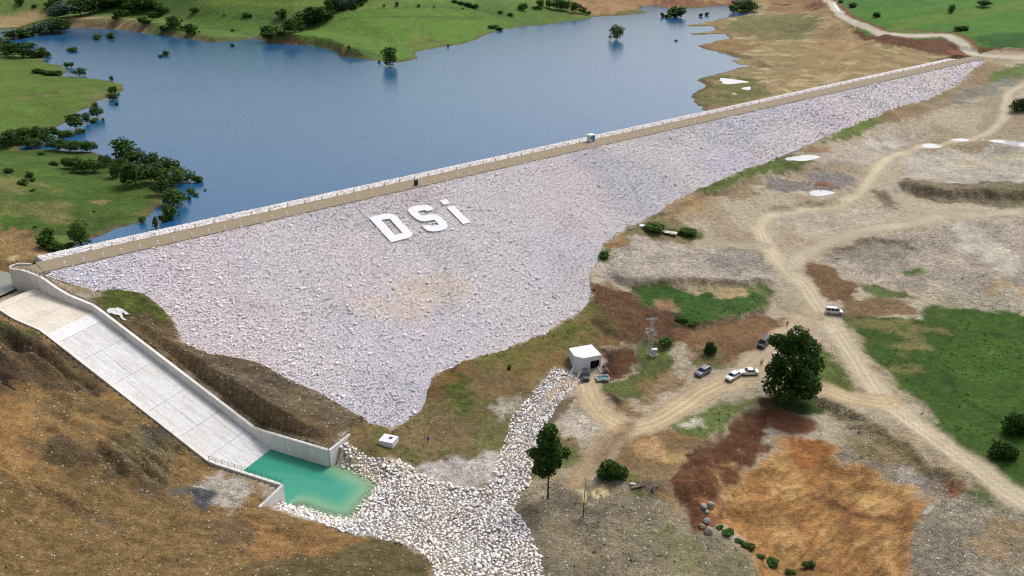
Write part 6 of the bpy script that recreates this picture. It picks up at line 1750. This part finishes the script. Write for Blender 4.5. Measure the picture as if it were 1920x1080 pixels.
MB().box(-.5, .5, -.35, .35, .06, 1.45).build('body', M_BLK, e, bevel=.04); MB().box(-.55, .55, -.4, .4, 1.452, 1.52).build('lid', M_BLK, e); MB().box(-.45, .45, -.3, .3, -.05, .058).build('foot', M_BLK, e)
# heap of pale rubble next to it
n = 40; pp = np.array([dampt(t_ + 1.6 + rng.normal(0, .9), .1 + rng.normal(0, .5), 25.0 + abs(rng.normal(0, .12))) for _ in range(n)])
o = link('rubble_heap', rocks_mesh('rubble_heap', pp, rng.uniform(.1, .3, n), np.tile(C(214, 206, 200), (n, 1)), ROCK_S, np.random.default_rng(2), M_STONE)); tag(o, 'small heap of pale rubble beside the black box on the crest', 'rubble', kind='stuff')

# ------------------------------------------------------------------ lattice mast
P = gp([(1218, 668)], ZG)[0]
mast = empty('lattice_mast', tuple(P), math.radians(12), 'grey steel lattice mast with a square platform and crossarm', 'mast')
MH = 70 / ppm(P) / math.cos(math.radians(27)); b0, b1 = .62, .26
lev = np.linspace(0, MH, 12)
wd = lambda z: b0 + (b1 - b0) * z / MH
for sx, sy in ((-1, -1), (1, -1), (1, 1), (-1, 1)):
    MB().tube((sx * b0, sy * b0, -.3), (sx * b1, sy * b1, MH), .045, .035, 5).build('leg', M_GALV, mast)
mb = MB()
for i in range(11):
    a, b = wd(lev[i]), wd(lev[i + 1])
    for (p, q) in (((-1, -1), (1, -1)), ((1, -1), (1, 1)), ((1, 1), (-1, 1)), ((-1, 1), (-1, -1))):
        if i % 2: p, q = q, p
        mb.tube((p[0] * a, p[1] * a, lev[i]), (q[0] * b, q[1] * b, lev[i + 1]), .022, n=4)
        mb.tube((p[0] * b, p[1] * b, lev[i + 1]), (q[0] * b, q[1] * b, lev[i + 1]), .02, n=4)
mb.build('bracing', M_GALV, mast)
z_ = MH * .60; mb = MB(); s_ = 1.05
for p, q in (((-1, -1), (1, -1)), ((1, -1), (1, 1)), ((1, 1), (-1, 1)), ((-1, 1), (-1, -1))):
    for dz in (0, .9): mb.tube((p[0] * s_, p[1] * s_, z_ + dz), (q[0] * s_, q[1] * s_, z_ + dz), .035, n=5)
    mb.tube((p[0] * s_, p[1] * s_, z_), (p[0] * s_, p[1] * s_, z_ + .9), .04, n=5); mb.tube((p[0] * .4, p[1] * .4, z_), (p[0] * s_, p[1] * s_, z_), .04, n=4)
mb.build('platform', M_GALV, mast)
MB().box(-.45, .45, -.3, .3, z_ + .05, z_ + .95).build('transformer', mat_plain('transformer_grey', C(150, 158, 168), .5, .4, .2), mast, bevel=.05)
mb = MB(); zt = MH - .15
for y_ in (-.32, .32): mb.tube((-1.3, y_, zt), (1.3, y_, zt), .05, n=5)
for x_ in (-1.3, -.45, .45, 1.3): mb.tube((x_, -.32, zt), (x_, .32, zt), .04, n=5)
mb.tube((-1.3, 0, zt), (0, 0, zt - 1.3), .035, n=5).tube((1.3, 0, zt), (0, 0, zt - 1.3), .035, n=5).build('crossarm', M_GALV, mast)
for x_ in (-1.2, 0, 1.2): MB().tube((x_, 0, zt), (x_, 0, zt + .35), .07, .05, 6).build('insulator', mat_plain('porcelain', C(180, 190, 198), .3, .5), mast)
Pb = gp([(1226, 667)], ZG)[0]
e = empty('electric_cabinet', tuple(Pb), math.radians(15), 'light grey electrical cabinet on a plinth at the foot of the lattice mast', 'cabinet')
M_CAB = mat_plain('cabinet_grey', C(206, 214, 220), .5, .4)
MB().box(-.9, .9, -.55, .55, -.3, .35).build('plinth', M_CONC_WALL, e); MB().box(-.65, .65, -.35, .35, .352, 1.75).build('body', M_CAB, e, bevel=.03)
for x_ in (-.62, .02): MB().box(x_, x_ + .6, -.385, -.352, .42, 1.68).build('door', M_CAB, e)
MB().box(-.75, .75, -.45, .45, 1.752, 1.84).build('roof', M_CAB, e)

# ------------------------------------------------------------------ boulders, branches, tarp, debris
for i, (x, y, rad_, lab) in enumerate([(1318.7, 956, 8, 'grey boulder at the top left of the boulder group'), (1332.5, 954, 9, 'grey boulder at the top right of the boulder group'), (1325.7, 964, 5.5, 'smallest grey boulder just below the top pair'), (1325, 982, 7.5, 'light grey boulder in the middle of the boulder line'), (1316.2, 992, 7, 'tan boulder left of the lowest large boulder'), (1330, 1002, 9.5, 'largest grey boulder at the bottom of the boulder line')]):
    P = gp([(x, y)], ZG)[0]; s = ppm(P); R_ = rad_ / s
    bm = bmesh.new(); bmesh.ops.create_icosphere(bm, subdivisions=3, radius=1)
    rs = np.random.default_rng(i + 50); dirs = rs.normal(size=(14, 3)); dirs /= np.linalg.norm(dirs, axis=1)[:, None]; cut_ = rs.uniform(.72, .95, 14)
    for v in bm.verts:
        q = np.array(v.co); q /= np.linalg.norm(q)
        m_ = min(1.0, min((c / max(1e-6, float(q @ d)) if float(q @ d) > .2 else 9) for d, c in zip(dirs, cut_)))
        v.co = Vector(q * m_ * (1 + .03 * math.sin(9 * q[0] + 5 * q[1] + i)))
    me = bpy.data.meshes.new('boulder'); bm.to_mesh(me); bm.free()
    for p_ in me.polygons: p_.use_smooth = True
    me.materials.append(mat_plain('boulder_stone', [C(150, 146, 136), C(146, 142, 132), C(150, 146, 138), C(158, 156, 148), C(150, 136, 110), C(158, 150, 140)][i], .9, .15, var=.2, scale=2.5, bump=.5))
    o = link('boulder', me, None, (P[0], P[1] + R_ * .5, P[2] + R_ * .5)); o.scale = (R_, R_ * .95, R_ * .85); o.rotation_euler = (0, 0, i * 1.3)
    tag(o, lab, 'boulder', 'grey boulders beside the orange pit')

P = gp([(1222, 915)], ZG)[0]
e = empty('brush_pile', tuple(P), 0, 'heap of bare dead branches lying beside the red soil', 'branches')
rs = random.Random(5)
for i in range(46):
    a = rs.uniform(0, 6.28); L_ = rs.uniform(1.6, 5.0); mb = MB(); el = rs.uniform(.05, .55)
    c0 = Vector((rs.gauss(0, .5), rs.gauss(0, .5), rs.uniform(.1, .7)))
    p1 = c0 + Vector((math.cos(a) * math.cos(el), math.sin(a) * math.cos(el), math.sin(el) * .5)) * L_
    mid = (c0 + p1) / 2 + Vector((rs.gauss(0, .2), rs.gauss(0, .2), rs.uniform(.0, .4)))
    th = rs.uniform(.04, .10); mb.path([c0 - (p1 - c0) * .25, mid, p1], [th, th * .8, th * .25], 5)
    if i % 2: mb.tube(mid, mid + Vector((rs.gauss(0, .7), rs.gauss(0, .7), rs.uniform(0, .5))), th * .5, th * .15, 4)
    mb.build('branch', M_TWIG, e)
P1, P2_ = gp([(1184, 917), (1205, 913)], ZG)
e = empty('felled_log', tuple(P1), 0, 'short thick pale log pointing into the heap of dead branches', 'log')
MB().tube((0, 0, .25), tuple(P2_ - P1 + np.array([0, 0, .3])), .24, .2, 8).build('trunk', M_TWIG, e)
MB().tube((-.06, -.02, .25), (0, 0, .25), .2, .2, 8).build('cut_end', mat_plain('cut_wood', C(206, 186, 150), .9, .1), e)
for (x, y, lab) in ((1187, 911, 'grey metal drum lying beside the pale log'), (1170, 899, 'grey metal drum lying right of the round bush')):
    P = gp([(x, y)], ZG)[0]; e = empty('metal_drum', tuple(P), math.radians(-15), lab, 'drum', 'grey drums near the dead branches')
    mb = MB().tube((-.55, 0, .32), (.55, 0, .32), .32, .32, 14)
    mb.build('shell', M_GALV, e)
    for x_ in (-.52, -.18, .18, .52): MB().tube((x_ - .03, 0, .32), (x_ + .03, 0, .32), .345, .345, 14).build('rib', M_GALV, e)
P = gp([(1093, 973)], ZG)[0]
e = empty('bare_sapling', tuple(P), 0, 'tall thin bare pole-like dead sapling standing on the gravel', 'tree')
hh = 72 / ppm(P) / math.cos(math.radians(37))
tr = MB().path([(0, 0, -.2), (.1, 0, hh * .5), (.25, .05, hh)], [.10, .07, .03], 6).build('trunk', mat_plain('dead_bark', (.06, .05, .045), .9, .1), e)
for i in range(16):
    a = rs.uniform(0, 6.28); MB().path([(math.cos(a) * .1, math.sin(a) * .1, .1), (math.cos(a) * rs.uniform(.8, 2.2), math.sin(a) * rs.uniform(.8, 2.2), rs.uniform(.1, .8))], [.05, .015], 4).build('root_twig', M_TWIG, e)
# white plastic sheet on the bank
def sheet(name, px, label, mat, amp=.25, cat='sheet', seed=1, z=.12):
    P = gp(px, ZG); c = P.mean(0); e_ = np.array(P)[:, :2]
    xs = np.linspace(e_[:, 0].min(), e_[:, 0].max(), 34); ys = np.linspace(e_[:, 1].min(), e_[:, 1].max(), 26)
    X, Y = np.meshgrid(xs, ys); d = sdist(X + (fbm(X, Y, .8, 2, seed) - .5) * .5, Y + (fbm(X, Y, .8, 2, seed + 1) - .5) * .5, e_)
    Zs = ground(X, Y) + z + (fbm(X, Y, .7, 3, seed + 2)) * amp
    idx = np.arange(X.size).reshape(X.shape); qf = np.stack([idx[:-1, :-1], idx[:-1, 1:], idx[1:, 1:], idx[1:, :-1]], -1).reshape(-1, 4)
    ok = (d.ravel() < 0)[qf].all(1); u, inv = np.unique(qf[ok].ravel(), return_inverse=True)
    me = mesh_np(name, (np.stack([X.ravel(), Y.ravel(), Zs.ravel()], 1) - c)[u], inv.reshape(-1, 4), mat)
    o = link(name, me, None, tuple(c)); return tag(o, label, cat)


M_TARP = mat_plain('plastic_sheet', C(196, 198, 200), .5, .4)
sheet('plastic_sheet', [(199, 586), (206, 578), (214, 580), (222, 577), (230, 580), (246, 592), (236, 593), (230, 588), (232, 597), (240, 603), (234, 604), (222, 594), (210, 590), (204, 596)], 'crumpled white plastic sheet lying on the bank beside the chute', M_TARP)
# concrete strip below the dam foot
a, b = gp([(1199, 423), (1268, 443)], ZG)
d = (b - a); L_ = np.linalg.norm(d)
e = empty('concrete_drain', tuple(a), math.atan2(d[1], d[0]), 'straight narrow concrete strip at the foot of the dam right of its corner', 'drain')
for i in range(6):
    x0_, x1_ = L_ * i / 6 + .06, L_ * (i + 1) / 6 - .06
    MB().box(x0_, x1_, -.9, .9, -.9, .45 + (ground(*(a + d * (i + .5) / 6)[:2]) - a[2])).build('slab', M_CONC_NEW if i == 0 else M_CONC_BEIGE, e)

# ------------------------------------------------------------------ puddles
M_PUD = mat_water('puddle_cloud_white', C(206, 208, 210), .03, .8, .01)  # near-white body colour paints in the reflection of bright cloud
M_PUDG = mat_water('green_puddle', C(62, 84, 62), .03, .8, .01)
for q, lev_, green, lab in PUDDLES:
    me = bpy.data.meshes.new('puddle'); me.from_pydata([(a[0], a[1], lev_) for a in q], [], [tuple(range(len(q)))]); me.materials.append((M_PUD, M_PUDG, M_MUDW)[green])
    tag(link('puddle', me), lab, 'puddle', kind='structure')
# ------------------------------------------------------------------ vehicles
M_TYRE = mat_plain('tyre_rubber', (.018, .018, .019), .85, .2)
M_RIM = mat_plain('alloy', (.45, .46, .48), .35, .5, .7)
M_GLASS = mat_plain('car_glass', (.012, .017, .022), .06, .6)
M_LAMP = mat_plain('headlamp', (.75, .78, .8), .15, .6)
M_TAIL = mat_plain('tail_lamp', (.30, .015, .012), .2, .5)
M_TRIM = mat_plain('black_trim', (.02, .02, .021), .6, .3)
M_PLATE = mat_plain('number_plate', (.75, .76, .76), .5, .3)
PAINT = {}


def paint(name, c, metal=0.):
    if name not in PAINT: PAINT[name] = mat_plain('paint_' + name, c, .34, .45, metal, coat=.15 if max(c) < .1 else .5)
    return PAINT[name]


KIND = {
 'sedan': dict(L=4.6, W=1.8, H=1.46, belt=.93, st=[(-.5, .55, .90, .86), (-.485, .86, .95, .94), (-.33, .95, 1, .98), (.21, .93, 1, 1), (.40, .82, .985, .98), (.475, .70, .93, .93), (.5, .52, .84, .86)], gb=(-.36, .22), gr=(-.19, .05)),
 'suv': dict(L=4.4, W=1.84, H=1.66, belt=1.02, st=[(-.5, .62, .92, .88), (-.488, .98, .96, .95), (-.40, 1.02, 1, 1), (.22, 1.02, 1, 1), (.41, .94, .985, .98), (.478, .80, .93, .93), (.5, .60, .86, .86)], gb=(-.485, .24), gr=(-.40, .06)),
 'hatch': dict(L=4.2, W=1.78, H=1.52, belt=.95, st=[(-.5, .58, .92, .88), (-.488, .9, .96, .95), (-.40, .96, 1, 1), (.22, .95, 1, 1), (.41, .86, .985, .98), (.478, .72, .93, .93), (.5, .55, .86, .86)], gb=(-.48, .24), gr=(-.37, .06)),
 'mpv': dict(L=4.4, W=1.82, H=1.82, belt=1.08, st=[(-.5, .66, .95, .92), (-.492, 1.05, .98, .96), (-.42, 1.08, 1, 1), (.28, 1.05, 1, 1), (.41, .95, .985, .98), (.478, .80, .93, .93), (.5, .58, .86, .86)], gb=(-.488, .31), gr=(-.455, .13)),
 'van': dict(L=5.0, W=1.92, H=1.96, belt=1.12, st=[(-.5, .66, .95, .92), (-.492, 1.08, .98, .96), (-.42, 1.12, 1, 1), (.33, 1.10, 1, 1), (.43, .98, .985, .98), (.482, .82, .93, .93), (.5, .58, .86, .86)], gb=(-.488, .36), gr=(-.46, .20)),
}


def car(label, wheels_px, kind, pt, far_side, group='cars parked on the dirt tracks', center=None, name=None):
    """wheels_px: rear and front wheel of the side that shows; far_side +1/-1: where the rest of the car is (left or right of travel)"""
    K = KIND[kind]; L_, W, H, belt = K['L'], K['W'], K['H'], K['belt']
    if center is None:
        a, b = gp(wheels_px, ZG)
        d = b - a; ang = math.atan2(d[1], d[0]); c = (a + b) / 2
        c = c + np.array([-math.sin(ang), math.cos(ang), 0]) * far_side * W * .45
    else:
        c, ang = gp([center[0]], ZG)[0], center[1]
    z = ground(c[0], c[1])
    e = empty(name or {'sedan': 'sedan_car', 'suv': 'suv_car', 'hatch': 'hatchback_car', 'mpv': 'mpv_car', 'van': 'passenger_van'}[kind], (c[0], c[1], z + .03), ang, label, 'van' if kind == 'van' else 'car', group)
    # sit on the slope
    f_ = ground(c[0] + math.cos(ang) * 1.3, c[1] + math.sin(ang) * 1.3); b_ = ground(c[0] - math.cos(ang) * 1.3, c[1] - math.sin(ang) * 1.3)
    e.rotation_euler = (0, -math.atan2(f_ - b_, 2.6), ang)
    hw = W / 2; V = []; F = []
    stn = K['st']
    for (x, zt, k1, k2) in stn:
        zb = .30 if abs(x) > .47 else .20
        V += [(x * L_, s * y, z_) for s, y, z_ in ((-1, hw * .90 * k1, zb), (-1, hw * k1, .55), (-1, hw * .97 * k2, zt), (-1, hw * .55 * k2, zt + .035), (1, hw * .55 * k2, zt + .035), (1, hw * .97 * k2, zt), (1, hw * k1, .55), (1, hw * .90 * k1, zb))]
    for i in range(len(stn) - 1):
        for j in range(8):
            a0, a1 = i * 8 + j, i * 8 + (j + 1) % 8
            F.append((a0, a0 + 8, a1 + 8, a1))
    F.append(tuple(range(8))); F.append(tuple(range(len(stn) * 8 - 1, len(stn) * 8 - 9, -1)))
    # greenhouse frame
    g0, g1 = K['gb'][0] * L_, K['gb'][1] * L_; r0, r1 = K['gr'][0] * L_, K['gr'][1] * L_
    zb, zt = belt - .04, H - .06; yb, yt = hw * .95, hw * .74
    G = [(g0, -yb, zb), (g1, -yb * .96, zb), (g1, yb * .96, zb), (g0, yb, zb), (r0, -yt, zt), (r1, -yt, zt), (r1, yt, zt), (r0, yt, zt)]
    n = len(V); V += G; F += [(n + 0, n + 1, n + 5, n + 4), (n + 1, n + 2, n + 6, n + 5), (n + 2, n + 3, n + 7, n + 6), (n + 3, n + 0, n + 4, n + 7), (n + 4, n + 5, n + 6, n + 7)]
    me = bpy.data.meshes.new('body'); me.from_pydata(V, [], F)
    bm = bmesh.new(); bm.from_mesh(me); bmesh.ops.recalc_face_normals(bm, faces=bm.faces); bm.to_mesh(me); bm.free()
    me.materials.append(pt); link('body', me, e)
    # roof skin
    MB().prism([(r0 - .05, -yt - .03, zt), (r1 + .08, -yt - .03, zt), (r1 + .08, yt + .03, zt), (r0 - .05, yt + .03, zt)], [(r0 + .05, -yt * .86, H), (r1 - .1, -yt * .86, H), (r1 - .1, yt * .86, H), (r0 + .05, yt * .86, H)]).build('roof', pt, e)
    def pane(nm, P4, mat=M_GLASS, k=.86, out=.012):
        P4 = [Vector(p) for p in P4]; c_ = sum(P4, Vector()) / 4; nn = (P4[1] - P4[0]).cross(P4[3] - P4[0]).normalized()
        if nn.dot(c_ - Vector((0, 0, 1.0))) < 0: nn = -nn
        q = [c_ + (p - c_) * k + nn * out for p in P4]; q0 = [p - nn * .01 for p in q]
        MB().prism(q0, q).build(nm, mat, e)
    pane('windscreen', [G[1], G[2], G[6], G[5]], k=.9); pane('rear_window', [G[3], G[0], G[4], G[7]], k=.82)
    lerp = lambda a, b, t: tuple(a[i] + (b[i] - a[i]) * t for i in range(3))
    cuts = [0.02, .36, .66, .99] if kind in ('suv', 'mpv', 'van') else [.04, .5, .98]
    for (a, b, c_, d_) in ((G[0], G[1], G[5], G[4]), (G[3], G[2], G[6], G[7])):
        for i in range(len(cuts) - 1): pane('side_window', [lerp(a, b, cuts[i]), lerp(a, b, cuts[i + 1]), lerp(d_, c_, cuts[i + 1]), lerp(d_, c_, cuts[i])], k=.84)
    R_ = .33 if kind in ('sedan', 'hatch') else .36
    for sx in (-.31, .31):
        for sy in (-1, 1):
            w = empty_part('wheel', e); MBt = MB().tube((sx * L_, sy * (hw - .20), R_), (sx * L_, sy * (hw + .012), R_), R_, R_, 18)
            w.data = MBt.mesh('wheel', M_TYRE); MB().tube((sx * L_, sy * (hw + .0), R_), (sx * L_, sy * (hw + .03), R_), R_ * .64, R_ * .58, 14).build('rim', M_RIM, w)
    xf, xb = stn[-2][0] * L_, stn[0][0] * L_
    for sy in (-1, 1):
        MB().box(xf - .06, xf + .055, sy * hw * .72 - .17, sy * hw * .72 + .17, .60, .74).build('headlight', M_LAMP, e)
        MB().box(xb - .015, xb + .08, sy * hw * .74 - .12, sy * hw * .74 + .12, stn[1][1] - .30, stn[1][1] - .06).build('tail_light', M_TAIL, e)
        MB().box(g1 - .25, g1 - .10, sy * (hw + .09) - .09, sy * (hw + .09) + .09, belt - .02, belt + .12).build('mirror', pt, e)
    MB().box(stn[-1][0] * L_ - .06, stn[-1][0] * L_ + .02, -hw * .6, hw * .6, .28, .50).build('grille', M_TRIM, e)
    MB().box(xb - .03, xb - .002, -.26, .26, .52, .63).build('number_plate', M_PLATE, e)
    if kind in ('suv', 'mpv'):
        for sy in (-1, 1): MB().tube((r0 + .2, sy * yt * .9, H + .05), (r1 - .2, sy * yt * .9, H + .05), .022, n=5).build('roof_rail', M_GALV, e)
    return e


def empty_part(name, parent):
    me = bpy.data.meshes.new(name); return link(name, me, parent)


SILVER = paint('silver', (.52, .54, .57), .35); WHITEC = paint('white', (.78, .79, .80)); GREYC = paint('grey_blue', (.11, .125, .16), .4); DARK = paint('dark_navy', (.018, .024, .040), .2); BLACKP = paint('near_black', (.012, .014, .02), .1)
car('silver people carrier standing alone beside the main dirt road', [(1554.4, 590.4), (1573.7, 592.2)], 'mpv', SILVER, +1)
car('dark grey car with roof window, leftmost of the parked row', [(1331, 699.7), (1314.4, 708.6)], 'suv', GREYC, -1)
car('silver hatchback parked nose to nose with the white sedan', [(1385.3, 708.6), (1372.4, 717)], 'hatch', SILVER, -1)
car('white sedan parked left of the large tree', [(1415.3, 704.5), (1394.3, 705.0)], 'sedan', WHITEC, -1)
car('dark van half hidden behind the left side of the large tree', [(1445.5, 642.0), (1431.0, 656.5)], 'van', BLACKP, -1)
car('white car whose tail shows right of the large tree', None, 'sedan', WHITEC, 0, center=((1504, 715), math.radians(143)))
car('white car mostly hidden behind the lower left of the large tree', None, 'hatch', WHITEC, 0, center=((1455, 697), math.radians(170)))
car('white car glimpsed through the middle of the large tree', None, 'sedan', WHITEC, 0, center=((1468, 664), math.radians(215)))
car('dark blue car facing the viewer in front of the valve house', None, 'suv', DARK, 0, center=((1098, 709), math.radians(-93)))
# low open white tray with a teal bed
P = gp([(1130.5, 717)], ZG)[0]
e = empty('open_trailer', (P[0], P[1] + .9, ground(P[0], P[1] + .9)), math.radians(8), 'low open white trailer with a teal bed near the valve house', 'trailer')
MB().box(-1.45, 1.45, -.85, .85, .42, .52).build('bed', mat_plain('teal_bed', C(46, 116, 118), .6, .3), e)
M_TRW = mat_plain('trailer_white', C(232, 236, 236), .5, .4)
for b in ((-1.5, 1.5, -.95, -.85), (-1.5, 1.5, .85, .95), (-1.5, -1.4, -.848, .848), (1.4, 1.5, -.848, .848)): MB().box(*b, .36, .86).build('side_board', M_TRW, e)
for sy in (-1, 1):
    w = MB().tube((-.1, sy * .98, .3), (-.1, sy * 1.16, .3), .3, .3, 16).build('wheel', M_TYRE, e); MB().tube((-.1, sy * 1.15, .3), (-.1, sy * 1.18, .3), .17, .15, 12).build('rim', M_RIM, w)
MB().tube((1.5, 0, .4), (2.4, 0, .35), .05, n=6).build('drawbar', M_GALV, e)

# ------------------------------------------------------------------ people
def person_mesh(arms, lean=0.0, stride=.0):
    vs, es, rad = [], [], []
    def add(p, r_, parent=None):
        vs.append(p); rad.append(r_)
        if parent is not None: es.append((parent, len(vs) - 1))
        return len(vs) - 1
    pel = add((0, 0, .95), (.15, .11)); sp1 = add((0, .0 + lean * .3, 1.15), (.145, .10), pel); ch_ = add((0, lean * .6, 1.38), (.17, .115), sp1)
    nk = add((0, lean * .8, 1.51), (.06, .06), ch_); hb = add((0, lean * .9 + .02, 1.58), (.075, .085), nk); hm = add((0, lean + .03, 1.67), (.085, .10), hb); add((0, lean + .02, 1.75), (.06, .07), hm)
    add((0, lean + .135, 1.655), (.016, .016), hm)
    for s in (-1, 1):
        sh = add((s * .19, lean * .6, 1.42), (.065, .065), ch_)
        el, wr, pm_ = arms[0 if s < 0 else 1]
        E_ = add((s * el[0], el[1], el[2]), (.046, .046), sh); W_ = add((s * wr[0], wr[1], wr[2]), (.031, .031), E_); Pm = add((s * pm_[0], pm_[1], pm_[2]), (.038, .02), W_)
        d = Vector(pm_) - Vector(wr); d.normalize()
        for k, (off, ln) in enumerate(((-.033, .075), (-.011, .085), (.011, .08), (.033, .065))):
            b = Vector((pm_[0], pm_[1] + off, pm_[2])) + d * .035; f1 = b + d * ln * .55; f2 = f1 + d * ln * .4 + Vector((-.015, 0, 0))
            i1 = add((s * b.x, b.y, b.z), (.0095, .0095), Pm); i2 = add((s * f1.x, f1.y, f1.z), (.009, .009), i1); add((s * f2.x, f2.y, f2.z), (.008, .008), i2)
        t1 = add((s * (pm_[0] - .02), pm_[1] + .045, pm_[2] + .02), (.011, .011), Pm); add((s * (pm_[0] - .03), pm_[1] + .07, pm_[2] - .015), (.0095, .0095), t1)
        hp = add((s * .10, 0, .88), (.095, .095), pel); kn = add((s * .115, .03 + s * stride, .50), (.062, .062), hp); an = add((s * .12, -.01 + s * stride * 1.6, .10), (.042, .042), kn); add((s * .13, .15 + s * stride * 1.6, .045), (.042, .032), an)
    me = bpy.data.meshes.new('person'); me.from_pydata(vs, es, []); o = bpy.data.objects.new('person_skeleton', me); COL.objects.link(o)
    m = o.modifiers.new('skin', 'SKIN'); sv = me.skin_vertices[0].data
    for i, r_ in enumerate(rad): sv[i].radius = r_; sv[i].use_root = (i == 0)
    o.modifiers.new('sub', 'SUBSURF').levels = 1
    dg = bpy.context.evaluated_depsgraph_get(); dg.update(); out = bpy.data.meshes.new_from_object(o.evaluated_get(dg)); bpy.data.objects.remove(o)
    return out


POSES = [person_mesh((((.25, -.02, 1.15), (.27, .08, .93), (.27, .10, .86)),) * 2, .02, .05), person_mesh((((.25, .0, 1.15), (.16, .24, 1.12), (.10, .28, 1.12)), ((.25, -.02, 1.15), (.27, .08, .93), (.27, .10, .86))), .05, .08), person_mesh((((.24, .02, 1.14), (.12, .22, 1.02), (.07, .26, 1.0)),) * 2, .06, -.06)]
PM = {}


def cloth(name, c):
    if name not in PM: PM[name] = mat_plain('cloth_' + name, c, .85, .15)
    return PM[name]


SKIN = mat_plain('skin', (.42, .25, .17), .6, .3); HAIR = mat_plain('hair', (.02, .016, .013), .6, .3); SHOE = mat_plain('shoe', (.02, .02, .02), .6, .3)


def person(px, py, shirt, trousers, label, face_deg, pose=0, group=None, hair=HAIR, h=1.0):
    P = gp([(px, py)], ZG)[0]
    me = POSES[pose].copy(); me.materials.clear()
    for m in (SKIN, shirt, trousers, SHOE, hair): me.materials.append(m)
    for p in me.polygons:
        x, y, z = p.center; a = abs(x)
        if z > 1.54: i = 4 if (z > 1.70 or (y < .03 and z > 1.6)) else 0
        elif z > 1.50: i = 0
        elif z < .09: i = 3
        elif z < .93 and a < .2: i = 2
        elif (z < .96 and a >= .2) or (y > .2 and z > .9): i = 0
        else: i = 1
        p.material_index = i; p.use_smooth = True
    o = link('person', me, None, (P[0], P[1], P[2] - .01)); o.rotation_euler = (0, 0, math.radians(face_deg)); o.scale = (h, h, h)
    return tag(o, label, 'person', group)


WH = cloth('white', (.72, .73, .76)); NV_ = cloth('navy', (.02, .025, .05)); BL = cloth('blue', (.05, .12, .42)); RD = cloth('red', (.22, .04, .03)); OR = cloth('orange', (.75, .24, .04)); BK = cloth('black', (.015, .015, .017)); PK = cloth('pale_pink', (.62, .46, .44)); GR = cloth('grey', (.12, .12, .13)); DB = cloth('denim', (.06, .09, .16))
person(803, 830, BL, NV_, 'person in blue standing alone below the dam toe', 200, 0)
G1 = 'people gathered in front of the valve house'
person(1121, 697, WH, BK, 'person in white shirt standing nearest the valve house doorway', 250, 0, G1)
person(1124, 705, WH, NV_, 'person in white shirt standing beside the white trailer', 150, 1, G1)
person(1131, 696, BK, BK, 'person in black standing at the back of the group', 190, 0, G1)
person(1133, 703.5, GR, BK, 'person in dark clothes in the middle of the group', 60, 2, G1)
person(1138.5, 701, PK, DB, 'person in pale pink top standing beside the orange vest', 120, 1, G1)
person(1142, 704.5, OR, BK, 'person in an orange vest in the group by the valve house', 100, 2, G1)
person(1150.5, 707.5, BK, GR, 'person in black at the right end of the group', 80, 0, G1)
G2 = 'two people walking on the track left of the large tree'
person(1426.5, 684, WH, BK, 'left of the two white-shirted people on the track', 200, 2, G2)
person(1429.5, 682, WH, NV_, 'right of the two white-shirted people on the track', 170, 1, G2)
person(1475.5, 613, RD, DB, 'person in dark red standing above the large tree', 160, 0)
